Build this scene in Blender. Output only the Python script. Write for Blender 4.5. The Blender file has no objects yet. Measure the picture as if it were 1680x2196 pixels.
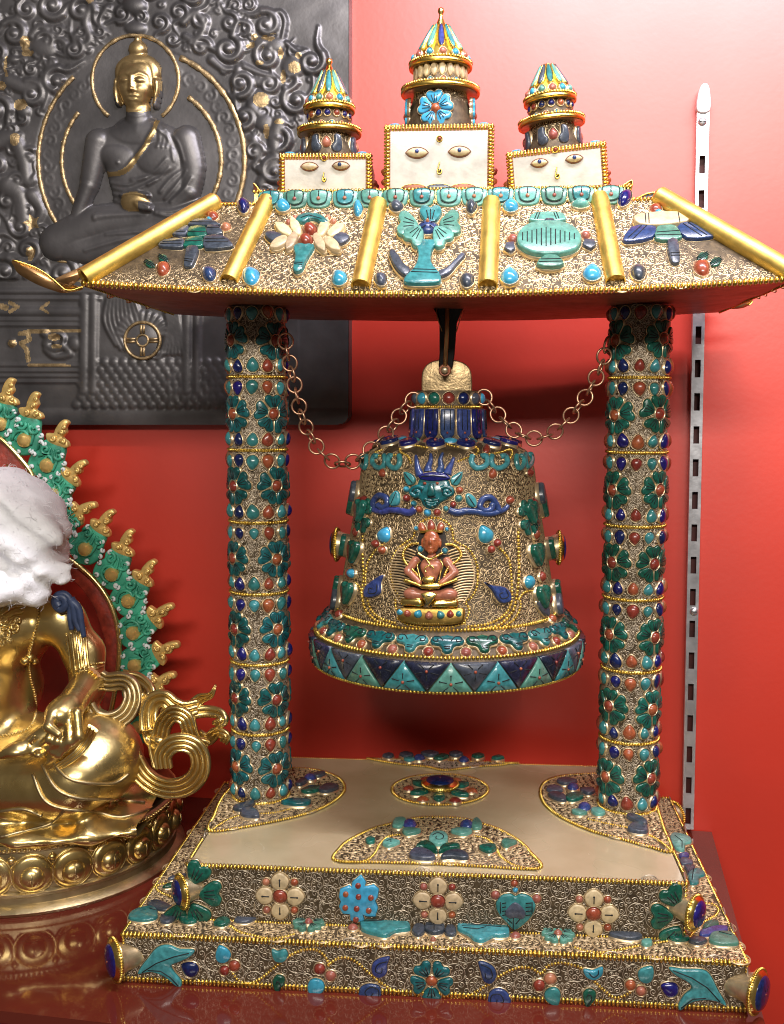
import bpy, math, random
import numpy as np
from mathutils import Vector
random.seed(7); rng = np.random.default_rng(7)
scn = bpy.context.scene
COL = scn.collection
pi = math.pi
A3 = lambda *a: np.array(a, float)
def unit(v): v = np.asarray(v, float); return v/np.linalg.norm(v)

# ---------------------------------------------------------------- camera
CP = A3(0.0377, -0.9797, 0.4758); CYAW, CPIT, CROL = -0.0835, 0.1031, 0.0036; CF = 2263.6   # focal length in units of a 1680 px wide picture
cy_, sy_, cp_, sp_ = math.cos(CYAW), math.sin(CYAW), math.cos(CPIT), math.sin(CPIT)
CFW = A3(sy_*cp_, cy_*cp_, -sp_); r0 = A3(cy_, -sy_, 0); u0 = np.cross(r0, CFW)
CR = math.cos(CROL)*r0 + math.sin(CROL)*u0; CU = -math.sin(CROL)*r0 + math.cos(CROL)*u0
cam = bpy.data.cameras.new('camera'); camo = bpy.data.objects.new('camera', cam); COL.objects.link(camo)
cam.sensor_fit = 'HORIZONTAL'; cam.sensor_width = 36; cam.lens = CF/1680*36
cam.clip_start = 0.02; cam.clip_end = 50
from mathutils import Matrix
camo.matrix_world = Matrix(((CR[0], CU[0], -CFW[0], CP[0]), (CR[1], CU[1], -CFW[1], CP[1]), (CR[2], CU[2], -CFW[2], CP[2]), (0, 0, 0, 1)))
scn.camera = camo
scn.cycles.filter_width = 1.05

# ---------------------------------------------------------------- light (shop lamps, no sky)
scn.view_settings.view_transform = 'Standard'; scn.view_settings.look = 'None'
scn.view_settings.exposure = 0.0; scn.view_settings.gamma = 1; scn.view_settings.use_curve_mapping = False
world = bpy.data.worlds.new('World'); scn.world = world; world.use_nodes = True
bg = world.node_tree.nodes['Background']; bg.inputs[0].default_value = (1.0, 0.80, 0.66, 1); bg.inputs[1].default_value = 0.09
def area(name, loc, target, size, energy, color, sy=None):
    l = bpy.data.lights.new(name, 'AREA'); l.energy = energy; l.color = color; l.size = size
    if sy: l.shape = 'RECTANGLE'; l.size_y = sy
    o = bpy.data.objects.new(name, l); COL.objects.link(o); o.location = loc
    o.rotation_euler = (Vector(target)-Vector(loc)).to_track_quat('-Z', 'Y').to_euler()
    return o
area('case_strip_lamp', (0.35, -0.36, 1.21), (0.40, 0.14, 0.56), 0.95, 15, (0.97, 0.92, 1.0), 0.03)
area('shop_light', (0.10, -1.9, 1.24), (0.0, 0.0, 0.40), 1.3, 36, (1.0, 0.93, 0.84), 0.18)

# ---------------------------------------------------------------- photo measurement helpers (angles of view -> points on real surfaces)
def ray(px, py): return CFW + CR*((px-840)/CF) - CU*((py-1098)/CF)
def on_plane(px, py, O, N):
    d = ray(px, py); return CP + d*(np.dot(np.asarray(O)-CP, N)/np.dot(d, N))
def atY(px, py, Y): return on_plane(px, py, (0, Y, 0), A3(0, 1, 0))
def atZ(px, py, Z): return on_plane(px, py, (0, 0, Z), A3(0, 0, 1))
def pix(P):
    d = np.asarray(P, float)-CP; z = d@CFW; return (840+CF*(d@CR)/z, 1098-CF*(d@CU)/z)
def zm(x0, y0, w):
    s = w/1680*0.63733
    return lambda x, y: (x0*0.63733+x*s, y0*0.63733+y*s)
ZA = zm(340, 2860, 800); ZB = zm(1100, 2860, 800); ZC = zm(1836, 2860, 800)
ZD = zm(640, 2480, 800); ZE = zm(1100, 2480, 800); ZF = zm(1750, 2480, 800)
ZG = zm(1080, 1440, 880); ZH = zm(1020, 1880, 980); ZI = zm(1300, 1720, 340)
ZJ = zm(40, 620, 860); ZK = zm(800, 600, 900); ZL = zm(1660, 600, 976); ZM = zm(1020, 1000, 980)
ZN = zm(0, 0, 600); ZO = zm(580, 0, 620); ZP = zm(0, 680, 700); Z1 = zm(0, 0, 1320)
ZQ = zm(0, 1250, 620); ZR = zm(0, 1900, 800); ZS = zm(0, 2500, 800)
T1 = zm(880, 180, 440); T2 = lambda x, y: (803.0+x*0.20896, 12.75+y*0.20896); T3 = zm(1680, 180, 480)

# ---------------------------------------------------------------- materials
MAT = {}
def nd(nt, t, **kw):
    n = nt.nodes.new(t)
    for k, v in kw.items(): setattr(n, k, v)
    return n
def mat(name, col, rough=.4, metal=0., var=.25, scale=60., bump=.0, bscale=200., col2=None, coat=0., spec=.5, rvar=.1, sss=0., detail=4., vary=0.):
    if name in ('turquoise', 'sky_turquoise', 'sea_green', 'malachite', 'teal', 'lapis', 'lapis_pale', 'coral', 'coral_pale', 'shell', 'slate', 'dark_lapis'): vary = .28
    m = bpy.data.materials.new(name); m.use_nodes = True; nt = m.node_tree; b = nt.nodes['Principled BSDF']
    tc = nd(nt, 'ShaderNodeTexCoord'); geo = nd(nt, 'ShaderNodeNewGeometry')
    n = nd(nt, 'ShaderNodeTexNoise'); n.inputs['Scale'].default_value = scale; n.inputs['Detail'].default_value = detail
    nt.links.new(geo.outputs['Position'], n.inputs['Vector'])
    r = nd(nt, 'ShaderNodeValToRGB'); r.color_ramp.elements[0].position = .32; r.color_ramp.elements[1].position = .68
    c = np.array(col); c2 = np.array(col2) if col2 else c*(1+var); c1 = c*(1-var) if not col2 else c
    r.color_ramp.elements[0].color = (*np.clip(c1, 0, 1), 1); r.color_ramp.elements[1].color = (*np.clip(c2, 0, 1), 1)
    nt.links.new(n.outputs['Fac'], r.inputs['Fac'])
    hs = nd(nt, 'ShaderNodeHueSaturation'); oi = nd(nt, 'ShaderNodeObjectInfo'); m1 = nd(nt, 'ShaderNodeMapRange'); m2 = nd(nt, 'ShaderNodeMapRange')   # each piece of stone has its own tone
    m1.inputs['To Min'].default_value = 1-vary; m1.inputs['To Max'].default_value = 1+vary; m2.inputs['To Min'].default_value = .5-vary*.05; m2.inputs['To Max'].default_value = .5+vary*.05
    nt.links.new(oi.outputs['Random'], m1.inputs['Value']); nt.links.new(oi.outputs['Random'], m2.inputs['Value']); nt.links.new(m1.outputs[0], hs.inputs['Value']); nt.links.new(m2.outputs[0], hs.inputs['Hue'])
    nt.links.new(r.outputs['Color'], hs.inputs['Color']); nt.links.new(hs.outputs['Color'], b.inputs['Base Color'])
    b.inputs['Metallic'].default_value = metal; b.inputs['Coat Weight'].default_value = coat; b.inputs['Coat Roughness'].default_value = .06
    b.inputs['Specular IOR Level'].default_value = spec
    mr = nd(nt, 'ShaderNodeMapRange'); mr.inputs['To Min'].default_value = max(.02, rough-rvar); mr.inputs['To Max'].default_value = rough+rvar
    n2 = nd(nt, 'ShaderNodeTexNoise'); n2.inputs['Scale'].default_value = scale*2.3; nt.links.new(geo.outputs['Position'], n2.inputs['Vector'])
    nt.links.new(n2.outputs['Fac'], mr.inputs['Value']); nt.links.new(mr.outputs[0], b.inputs['Roughness'])
    if bump:
        n3 = nd(nt, 'ShaderNodeTexNoise'); n3.inputs['Scale'].default_value = bscale; n3.inputs['Detail'].default_value = 5
        nt.links.new(geo.outputs['Position'], n3.inputs['Vector'])
        bp = nd(nt, 'ShaderNodeBump'); bp.inputs['Strength'].default_value = bump; bp.inputs['Distance'].default_value = .001
        nt.links.new(n3.outputs['Fac'], bp.inputs['Height']); nt.links.new(bp.outputs[0], b.inputs['Normal'])
    MAT[name] = m; return m
mat('gold', (.80, .58, .13), .30, 1., .22, 90, .12, 500)
mat('bright_gold', (.92, .68, .20), .26, 1., .12, 70, .1, 400)
mat('wire_gold', (.60, .45, .25), .38, .55, .25, 150)
mat('wire_silver', (.56, .48, .37), .40, .6, .25, 150)
mat('cup_metal', (.66, .53, .33), .36, .8, .2, 150)
mat('patina', (.020, .013, .008), .6, .2, .4, 200, .2, 900)
mat('patina_light', (.095, .068, .038), .55, .4, .4, 200, .2, 900)
mat('turquoise', (.042, .215, .225), .22, 0, .3, 220, .08, 700, coat=.3)
mat('sky_turquoise', (.045, .30, .45), .2, 0, .22, 220, .05, 700, coat=.3)
mat('sea_green', (.095, .27, .215), .3, 0, .25, 220, .08, 700, coat=.2)
mat('malachite', (.009, .095, .066), .24, 0, .4, 260, .08, 700, coat=.3)
mat('teal', (.008, .095, .100), .24, 0, .4, 260, .08, 700, coat=.3)
mat('lapis', (.009, .014, .105), .22, 0, .4, 300, .05, 800, coat=.3)
mat('lapis_pale', (.032, .055, .180), .25, 0, .3, 300, .05, 800, coat=.2)
mat('coral', (.27, .056, .028), .27, 0, .3, 260, .06, 700, coat=.3)
mat('coral_pale', (.36, .125, .08), .3, 0, .25, 260, .06, 700, coat=.2)
mat('shell', (.58, .46, .27), .33, 0, .2, 260, .06, 700)
mat('slate', (.055, .068, .092), .3, 0, .35, 260, .08, 700, coat=.2)
mat('dark_gold', (.42, .27, .07), .38, .95, .3, 150, .15, 500)
mat('dark_lapis', (.016, .020, .044), .26, 0, .4, 260, .08, 700, coat=.2)
mat('groove', (.006, .008, .010), .7, 0, .2, 100)
mat('pearl', (.40, .375, .31), .38, 0, .24, 55, .25, 130, coat=.25)
mat('onyx', (.36, .285, .150), .26, 0, .14, 9, .14, 90, coat=.5, col2=(.56, .47, .30), detail=9.)
mat('copper', (.27, .10, .055), .45, .35, .25, 40, .25, 90)
mat('chain_metal', (.60, .36, .23), .36, .9, .3, 200)
mat('black_iron', (.010, .009, .009), .3, .3, .3, 100)
mat('steel', (.66, .67, .70), .34, .85, .12, 60, .08, 300)
mat('slot_dark', (.06, .006, .004), .6, 0, .2, 60)
mat('bronze', (.135, .130, .132), .42, .70, .32, 18, .16, 200)
mat('gilt', (.44, .32, .17), .42, .8, .4, 120, .4, 500)
mat('gilt_face', (.50, .36, .17), .36, .9, .2, 60, .1, 400)
mat('statue_gold', (.56, .40, .14), .29, .95, .3, 22, .2, 170, col2=(.84, .66, .30), rvar=.10)
mat('flame_gold', (.78, .55, .19), .38, .55, .2, 80, .1, 300)
mat('roll_gold', (.84, .60, .15), .46, .95, .22, 60, .10, 200)
mat('statue_gold_dull', (.50, .40, .22), .38, .95, .3, 40, .25, 300)
mat('aureole_green', (.05, .34, .215), .42, 0, .35, 70, .3, 260)
mat('white_paint', (.70, .76, .76), .45, 0, .1, 100)
mat('aureole_red', (.30, .035, .018), .5, 0, .35, 120, .5, 350)
mat('hair_blue', (.035, .055, .12), .45, 0, .3, 100, .1, 300)
mat('cotton', (.80, .80, .82), .9, 0, .06, 50, .5, 420, spec=.2)
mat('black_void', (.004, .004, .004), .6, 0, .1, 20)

# ---------------------------------------------------------------- mesh collecting
class MB:
    def __init__(s): s.v = []; s.f = []; s.m = []; s.n = 0; s.mats = []
    def mi(s, m):
        if m not in s.mats: s.mats.append(m)
        return s.mats.index(m)
    def add(s, v, f, m):
        v = np.asarray(v, float).reshape(-1, 3); i = s.mi(m)
        if isinstance(f, np.ndarray):
            s.f.append((f+s.n, i))
        else:
            by = {}
            for q in f: by.setdefault(len(q), []).append(q)
            for k, q in by.items(): s.f.append((np.array(q, int)+s.n, i))
        s.v.append(v); s.n += len(v); return s
WL = {}
def thing(name, loc, label, cat, group=None):
    o = bpy.data.objects.new(name, None); COL.objects.link(o); o.location = loc; o.empty_display_size = .02
    WL[o] = np.asarray(loc, float); o['label'] = label; o['category'] = cat
    if group: o['group'] = group
    return o
def build(name, mb, parent=None, label=None, cat=None, kind=None, smooth=True, group=None, angle=None, loc=None):
    v = np.concatenate(mb.v); c = (v.min(0)+v.max(0))/2 if loc is None else np.asarray(loc, float)
    me = bpy.data.meshes.new(name); me.vertices.add(len(v)); me.vertices.foreach_set('co', (v-c).astype(np.float32).ravel())
    tot = np.concatenate([np.full(len(f), f.shape[1]) for f, _ in mb.f]); idx = np.concatenate([f.ravel() for f, _ in mb.f])
    mi = np.concatenate([np.full(len(f), i) for f, i in mb.f])
    me.loops.add(len(idx)); me.loops.foreach_set('vertex_index', idx.astype(np.int32))
    me.polygons.add(len(tot)); st = np.concatenate([[0], np.cumsum(tot)[:-1]])
    me.polygons.foreach_set('loop_start', st.astype(np.int32)); me.polygons.foreach_set('loop_total', tot.astype(np.int32))
    me.polygons.foreach_set('material_index', mi.astype(np.int32))
    for m in mb.mats: me.materials.append(MAT[m] if isinstance(m, str) else m)
    me.update(calc_edges=True); me.validate()
    me.polygons.foreach_set('use_smooth', np.full(len(me.polygons), bool(smooth)))
    if smooth and angle: me.set_sharp_from_angle(angle=math.radians(angle))
    o = bpy.data.objects.new(name, me); COL.objects.link(o); WL[o] = c
    if parent is not None: o.parent = parent; o.location = c-WL[parent]
    else: o.location = c
    if label: o['label'] = label
    if cat: o['category'] = cat
    if kind: o['kind'] = kind
    if group: o['group'] = group
    return o

# ---------------------------------------------------------------- shape helpers
def frame(N, ref=None):
    """tangent frame on a surface: U to the right, V up, N out (towards the viewer side)"""
    N = unit(N); ref = A3(1, 0, 0) if ref is None else np.asarray(ref, float)
    U = ref-N*np.dot(ref, N)
    if np.linalg.norm(U) < 1e-5: U = np.cross(A3(0, 0, 1) if abs(N[2]) < .9 else A3(0, 1, 0), N)
    U = unit(U); V = np.cross(N, U); return U, V, N
def box(mb, lo, hi, m):
    x0, y0, z0 = lo; x1, y1, z1 = hi
    v = [(x0, y0, z0), (x1, y0, z0), (x1, y1, z0), (x0, y1, z0), (x0, y0, z1), (x1, y0, z1), (x1, y1, z1), (x0, y1, z1)]
    return mb.add(v, [(3, 2, 1, 0), (4, 5, 6, 7), (0, 1, 5, 4), (1, 2, 6, 5), (2, 3, 7, 6), (3, 0, 4, 7)], m)
def hexa(mb, b, t, m):
    """block from a bottom and a top quad (4 points each, counter-clockwise seen from above)"""
    return mb.add(list(b)+list(t), [(3, 2, 1, 0), (4, 5, 6, 7), (0, 1, 5, 4), (1, 2, 6, 5), (2, 3, 7, 6), (3, 0, 4, 7)], m)
def resample(P, step=None, n=None, closed=False):
    P = np.asarray(P, float)
    if closed: P = np.vstack([P, P[:1]])
    L = np.concatenate([[0], np.cumsum(np.linalg.norm(np.diff(P, axis=0), axis=1))])
    if n is None: n = max(2, int(round(L[-1]/step))+(0 if closed else 1))
    t = np.linspace(0, L[-1], n, endpoint=not closed)
    return np.stack([np.interp(t, L, P[:, k]) for k in range(P.shape[1])], 1)
def spline(P, n=8, closed=False):
    P = np.asarray(P, float); N = len(P); out = []
    rngi = range(N if closed else N-1)
    for i in rngi:
        p = [P[(i+k) % N] if closed else P[min(max(i+k, 0), N-1)] for k in (-1, 0, 1, 2)]
        for t in np.linspace(0, 1, n, endpoint=False):
            out.append(.5*((2*p[1])+(-p[0]+p[2])*t+(2*p[0]-5*p[1]+4*p[2]-p[3])*t*t+(-p[0]+3*p[1]-3*p[2]+p[3])*t**3))
    if not closed: out.append(P[-1])
    return np.array(out)
def tube(mb, P, r, m, sides=6, closed=False, caps=True, flat=1.0, flatdir=None):
    P = np.asarray(P, float); n = len(P); r = np.broadcast_to(np.asarray(r, float), (n,))
    T = np.gradient(P, axis=0) if not closed else np.roll(P, -1, 0)-np.roll(P, 1, 0)
    T /= np.linalg.norm(T, axis=1)[:, None]+1e-12
    if flatdir is not None: a = np.asarray(flatdir, float)
    else: a = A3(0, 0, 1) if abs(T[0][2]) < .9 else A3(1, 0, 0)
    Ns = []
    x = a-T[0]*np.dot(a, T[0]); x = unit(x)
    for i in range(n):
        if flatdir is not None: x = a
        x = x-T[i]*np.dot(x, T[i]); x = unit(x); Ns.append(x)
    Ns = np.array(Ns); B = np.cross(T, Ns)
    an = np.arange(sides)/sides*2*pi
    v = P[:, None, :]+r[:, None, None]*(np.cos(an)[None, :, None]*Ns[:, None, :]*flat+np.sin(an)[None, :, None]*B[:, None, :])
    i = np.arange(n if closed else n-1)[:, None]; j = np.arange(sides)[None, :]
    i2 = (i+1) % n; j2 = (j+1) % sides
    f = np.stack([i*sides+j, i*sides+j2, i2*sides+j2, i2*sides+j], -1).reshape(-1, 4)
    base = mb.n
    mb.add(v.reshape(-1, 3), f, m)
    if caps and not closed:
        k = mb.mi(m)
        mb.f.append((np.array([[base+q for q in range(sides)][::-1]]), k)); mb.f.append((np.array([[base+(n-1)*sides+q for q in range(sides)]]), k))
    return mb
def lathe(mb, prof, C, m, seg=48, axis=(0, 0, 1), a0=0., a1=2*pi, sx=1., sy=1., cap=False):
    prof = np.asarray(prof, float); ax = unit(axis); U, V, W = frame(ax)
    full = abs(a1-a0-2*pi) < 1e-6
    k = seg if full else seg+1
    a = a0+(a1-a0)*np.arange(k)/seg
    d = np.cos(a)[:, None]*U[None]*sx+np.sin(a)[:, None]*V[None]*sy
    v = np.asarray(C)[None, None]+prof[:, None, 0:1]*d[None]+prof[:, None, 1:2]*ax[None, None]
    n = len(prof); i = np.arange(n-1)[:, None]; j = np.arange(seg)[None]; j2 = (j+1) % k
    f = np.stack([i*k+j, i*k+j2, (i+1)*k+j2, (i+1)*k+j], -1).reshape(-1, 4)
    b = mb.n; mb.add(v.reshape(-1, 3), f, m)
    if cap:
        q = mb.mi(m); mb.f.append((np.array([[b+t for t in range(k)][::-1]]), q)); mb.f.append((np.array([[b+(n-1)*k+t for t in range(k)]]), q))
    return mb
def ball(mb, C, r, m, seg=12, rows=7, U=None, V=None, N=None):
    r = np.broadcast_to(np.asarray(r, float), (3,))
    U = A3(1, 0, 0) if U is None else U; V = A3(0, 1, 0) if V is None else V; N = A3(0, 0, 1) if N is None else N
    th = np.linspace(-pi/2, pi/2, rows+2)[1:-1]; a = np.arange(seg)/seg*2*pi
    ring = np.stack([np.cos(th)[:, None]*np.cos(a)[None], np.cos(th)[:, None]*np.sin(a)[None], np.repeat(np.sin(th)[:, None], seg, 1)], -1).reshape(-1, 3)
    v = np.vstack([ring, [[0, 0, -1], [0, 0, 1]]])*r
    v = np.asarray(C)+v[:, :1]*U+v[:, 1:2]*V+v[:, 2:]*N
    f = []
    for i in range(rows-1):
        for j in range(seg): f.append((i*seg+j, i*seg+(j+1) % seg, (i+1)*seg+(j+1) % seg, (i+1)*seg+j))
    s, t = rows*seg, rows*seg+1
    for j in range(seg): f.append((s, (j+1) % seg, j)); f.append((t, (rows-1)*seg+j, (rows-1)*seg+(j+1) % seg))
    return mb.add(v, f, m)
_bt = None
def beads(mb, path, N, pitch=.0024, across=.0021, along=None, high=.0014, m='gold', closed=False, lift=.0004):
    """a row of small wire beads along a path lying on a surface with normal(s) N"""
    P = resample(path, step=pitch, closed=closed); n = len(P)
    T = (np.roll(P, -1, 0)-np.roll(P, 1, 0)) if closed else np.gradient(P, axis=0)
    T /= np.linalg.norm(T, axis=1)[:, None]+1e-12
    N = np.asarray(N, float)
    if N.ndim == 1: N = np.repeat(N[None], n, 0)
    else: N = resample_norm(N, n)
    N = N-T*np.sum(N*T, 1)[:, None]; N /= np.linalg.norm(N, axis=1)[:, None]
    B = np.cross(N, T); al = pitch*.44 if along is None else along
    sg, rw = 7, 3
    th = np.array([-.25, .35, .95]); a = np.arange(sg)/sg*2*pi
    tv = np.concatenate([np.stack([np.cos(t)*np.cos(a), np.cos(t)*np.sin(a), np.full(sg, math.sin(t))], 1) for t in th]+[[[0, 0, 1]]])
    f = []
    for i in range(rw-1):
        for j in range(sg): f.append((i*sg+j, i*sg+(j+1) % sg, (i+1)*sg+(j+1) % sg, (i+1)*sg+j))
    tri = [((rw-1)*sg+j, (rw-1)*sg+(j+1) % sg, rw*sg) for j in range(sg)]
    k = len(tv)
    v = P[:, None]+N[:, None]*lift+T[:, None]*(tv[None, :, :1]*al)+B[:, None]*(tv[None, :, 1:2]*across)+N[:, None]*(tv[None, :, 2:]*high)
    off = (np.arange(n)*k)[:, None, None]
    b = mb.n; mb.add(v.reshape(-1, 3), (np.array(f)[None]+off).reshape(-1, 4), m)
    mb.f.append(((np.array(tri)[None]+off).reshape(-1, 3)+b, mb.mi(m)))
    return mb
def resample_norm(N, n):
    t = np.linspace(0, 1, len(N)); q = np.linspace(0, 1, n)
    return np.stack([np.interp(q, t, N[:, k]) for k in range(3)], 1)

# outlines in unit coordinates (x right, y up)
def o_circle(n=16): a = np.arange(n)/n*2*pi; return np.stack([np.cos(a), np.sin(a)], 1)
def o_drop(n=18, point=1.45):
    a = np.arange(n)/n*2*pi-pi/2
    p = np.stack([np.cos(a), np.sin(a)], 1); up = np.clip(p[:, 1], 0, 1)
    p[:, 0] *= 1-.42*up**1.5; p[:, 1] = np.where(p[:, 1] > 0, p[:, 1]*point, p[:, 1]); return p
def o_leaf(n=16, w=.42):
    t = np.linspace(-1, 1, n//2+1); x = w*(1-t**2)**.8
    return np.vstack([np.stack([x, t], 1), np.stack([-x, t], 1)[::-1][1:-1]])
def o_heart(n=8):
    h = np.array([(0, -1), (.36, -.74), (.76, -.15), (.96, .35), (.84, .80), (.42, .98), (.0, .72), (-.42, .98), (-.84, .80), (-.96, .35), (-.76, -.15), (-.36, -.74)])
    return spline(h, 3, True)
def o_petal():
    return spline(np.array([(0, -1), (.42, -.80), (.62, -.1), (.5, .5), (0, 1.05), (-.5, .5), (-.62, -.1), (-.42, -.80)]), 3, True)
def o_comma():
    return spline(np.array([(-.9, -.15), (-.75, -.65), (-.2, -1), (.45, -.85), (.85, -.3), (.80, .35), (.35, .8), (.75, 1.25), (.1, 1.02), (-.45, .62), (-.8, .3)]), 3, True)
def o_wing():
    return spline(np.array([(-1, 1), (-.2, .62), (.55, .42), (1, -.25), (.9, -1), (.2, -.75), (-.5, -.1)]), 3, True)
def rot2(p, deg):
    c, s = math.cos(math.radians(deg)), math.sin(math.radians(deg)); return p@np.array([[c, s], [-s, c]])
def inset2(p, d):
    """move an outline inwards by d (negative: outwards)"""
    a = np.roll(p, 1, 0); b = np.roll(p, -1, 0)
    area2 = np.sum(p[:, 0]*b[:, 1]-b[:, 0]*p[:, 1]); sg = 1 if area2 > 0 else -1
    e1 = p-a; e2 = b-p
    n1 = np.stack([-e1[:, 1], e1[:, 0]], 1); n2 = np.stack([-e2[:, 1], e2[:, 0]], 1)
    n1 /= np.linalg.norm(n1, axis=1)[:, None]+1e-12; n2 /= np.linalg.norm(n2, axis=1)[:, None]+1e-12
    n = n1+n2; l = np.linalg.norm(n, axis=1)[:, None]; n = n/(l+1e-9)
    return p+sg*n*d
def slab(mb, p, P, U, V, N, h, m, dome=0., bev=None, cup='cup_metal', cuph=.45, cupw=.0007, base=-.001, grooves=(), gw=.00045, z0=0.):
    """a cut stone of outline p (metres in the tangent plane), height h, soft edge or domed top, in a thin metal cup"""
    p = np.asarray(p, float); b2 = np.roll(p, -1, 0)
    if np.sum(p[:, 0]*b2[:, 1]-b2[:, 0]*p[:, 1]) < 0: p = p[::-1]
    c = p.mean(0); n = len(p)
    W = lambda q, z: P[None]+q[:, :1]*U+q[:, 1:2]*V+N[None]*(z+z0)
    rings = []
    if dome:
        for t in (0, .0, .35, .62, .82, .95):
            if t == 0: rings.append((p, base if not rings else h*.25))
            else:
                s = math.sqrt(max(0, 1-t*t)); rings.append((c+(p-c)*s, h*.25+h*.75*t))
    else:
        bv = min(h*.35, .0011) if bev is None else bev
        rings = [(p, base), (p, h-bv), (inset2(p, bv*.35), h-bv*.3), (inset2(p, bv), h)]
    v = np.vstack([W(q, z) for q, z in rings]); f = []
    for i in range(len(rings)-1):
        for j in range(n): f.append((i*n+j, i*n+(j+1) % n, (i+1)*n+(j+1) % n, (i+1)*n+j))
    k = (len(rings)-1)*n
    if dome:
        v = np.vstack([v, W(c[None], h)]); f += [(k+j, k+(j+1) % n, len(rings)*n) for j in range(n)]
        mb.add(v, f, m)
    else:
        mb.add(v, f, m); mb.f.append((np.array([[mb.n-n+j for j in range(n)]]), mb.mi(m)))
    if cup:
        o = inset2(p, -cupw*.62-.0004); i_ = inset2(p, -.0004); hc = h*cuph
        v = np.vstack([W(o, base), W(o, hc), W(i_, hc), W(i_, base)]); f = []
        for i in range(3):
            for j in range(n): f.append((i*n+j, i*n+(j+1) % n, (i+1)*n+(j+1) % n, (i+1)*n+j))
        mb.add(v, f, cup)
    for g in grooves:
        g = np.asarray(g, float); tube(mb, W(g, h+gw*.15), gw, 'groove', 5)
    return mb

# filigree: real wire curls over a patch of surface
def scatter(u0, u1, v0, v1, radii, inside=None, seed=1, tries=(400, 5000, 4000), gap=1.0):
    r_ = np.random.default_rng(seed); C = np.zeros((0, 3))
    for rad, tr in zip(radii, tries):
        if rad <= 0: continue
        cu = r_.uniform(u0, u1, tr); cv = r_.uniform(v0, v1, tr)
        if inside is not None:
            k = inside(cu, cv)
            for a_, b_ in ((1, 0), (-1, 0), (0, 1), (0, -1)): k &= inside(cu+a_*rad*.8, cv+b_*rad*.8)
            cu, cv = cu[k], cv[k]
        for a, b in zip(cu, cv):
            if len(C) == 0 or np.all((C[:, 0]-a)**2+(C[:, 1]-b)**2 > ((C[:, 2]+rad)*gap)**2): C = np.vstack([C, (a, b, rad)])
    return C
def filigree(mb, mapf, u0, u1, v0, v1, r=.0032, wire=.00042, m='wire_gold', inside=None, seed=1, big=2.7, dens=1.0):
    ar = (u1-u0)*(v1-v0); nb = int(ar/(r*big)**2*2)
    C = scatter(u0, u1, v0, v1, (r*big, r, r*.62, r*.42), inside, seed, (nb, int(ar/r**2*2.2*dens), int(ar/r**2*2.2*dens), int(ar/r**2*2.4*dens)), .90)
    r_ = np.random.default_rng(seed+5); sp = []; rings = []
    for a, b, R in C:
        if R > r*1.5:
            rings.append((a, b, R)); t0 = r_.uniform(0, 6.3); k = 6
            for j in range(k): t = t0+j*2*pi/k; sp.append((a+.63*R*math.cos(t), b+.63*R*math.sin(t), R*.335))
            sp.append((a, b, R*.3))
        else: sp.append((a, b, R))
    sp = np.array(sp); K = 13; n = len(sp)
    t = np.linspace(0, 1, K)[None]; a0 = r_.uniform(0, 2*pi, n)[:, None]; hd = r_.choice([-1, 1], n)[:, None]
    an = a0+hd*t*2*pi*1.30; rr = sp[:, 2:3]*(1-.80*t)
    L = [np.stack([sp[:, :1]+rr*np.cos(an), sp[:, 1:2]+rr*np.sin(an)], -1)]
    if rings:
        rg = np.array(rings); K2 = 25; an = np.linspace(0, 2*pi, K2)[None]
        L.append(np.stack([rg[:, :1]+rg[:, 2:3]*np.cos(an), rg[:, 1:2]+rg[:, 2:3]*np.sin(an)], -1))
    for q in L:
        n, K, _ = q.shape
        T = np.gradient(q, axis=1); T /= np.linalg.norm(T, axis=2)[..., None]+1e-12
        B = np.stack([-T[..., 1], T[..., 0]], -1)
        e = np.stack([q-B*wire, q, q+B*wire], 2); hh = np.array([-.0003, wire*2.0, -.0003])
        P = mapf(e[..., 0], e[..., 1], np.broadcast_to(hh, e.shape[:3]))
        i = np.arange(K-1)[:, None]; j = np.arange(2)[None]
        f = np.stack([i*3+j, (i+1)*3+j, (i+1)*3+j+1, i*3+j+1], -1).reshape(-1, 4)
        f = (f[None]+(np.arange(n)*K*3)[:, None, None]).reshape(-1, 4)
        mb.add(P.reshape(-1, 3), f, m)
    return mb
def plane_map(O, U, V, N):
    return lambda u, v, h: np.asarray(O)+u[..., None]*U+v[..., None]*V+h[..., None]*N

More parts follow.
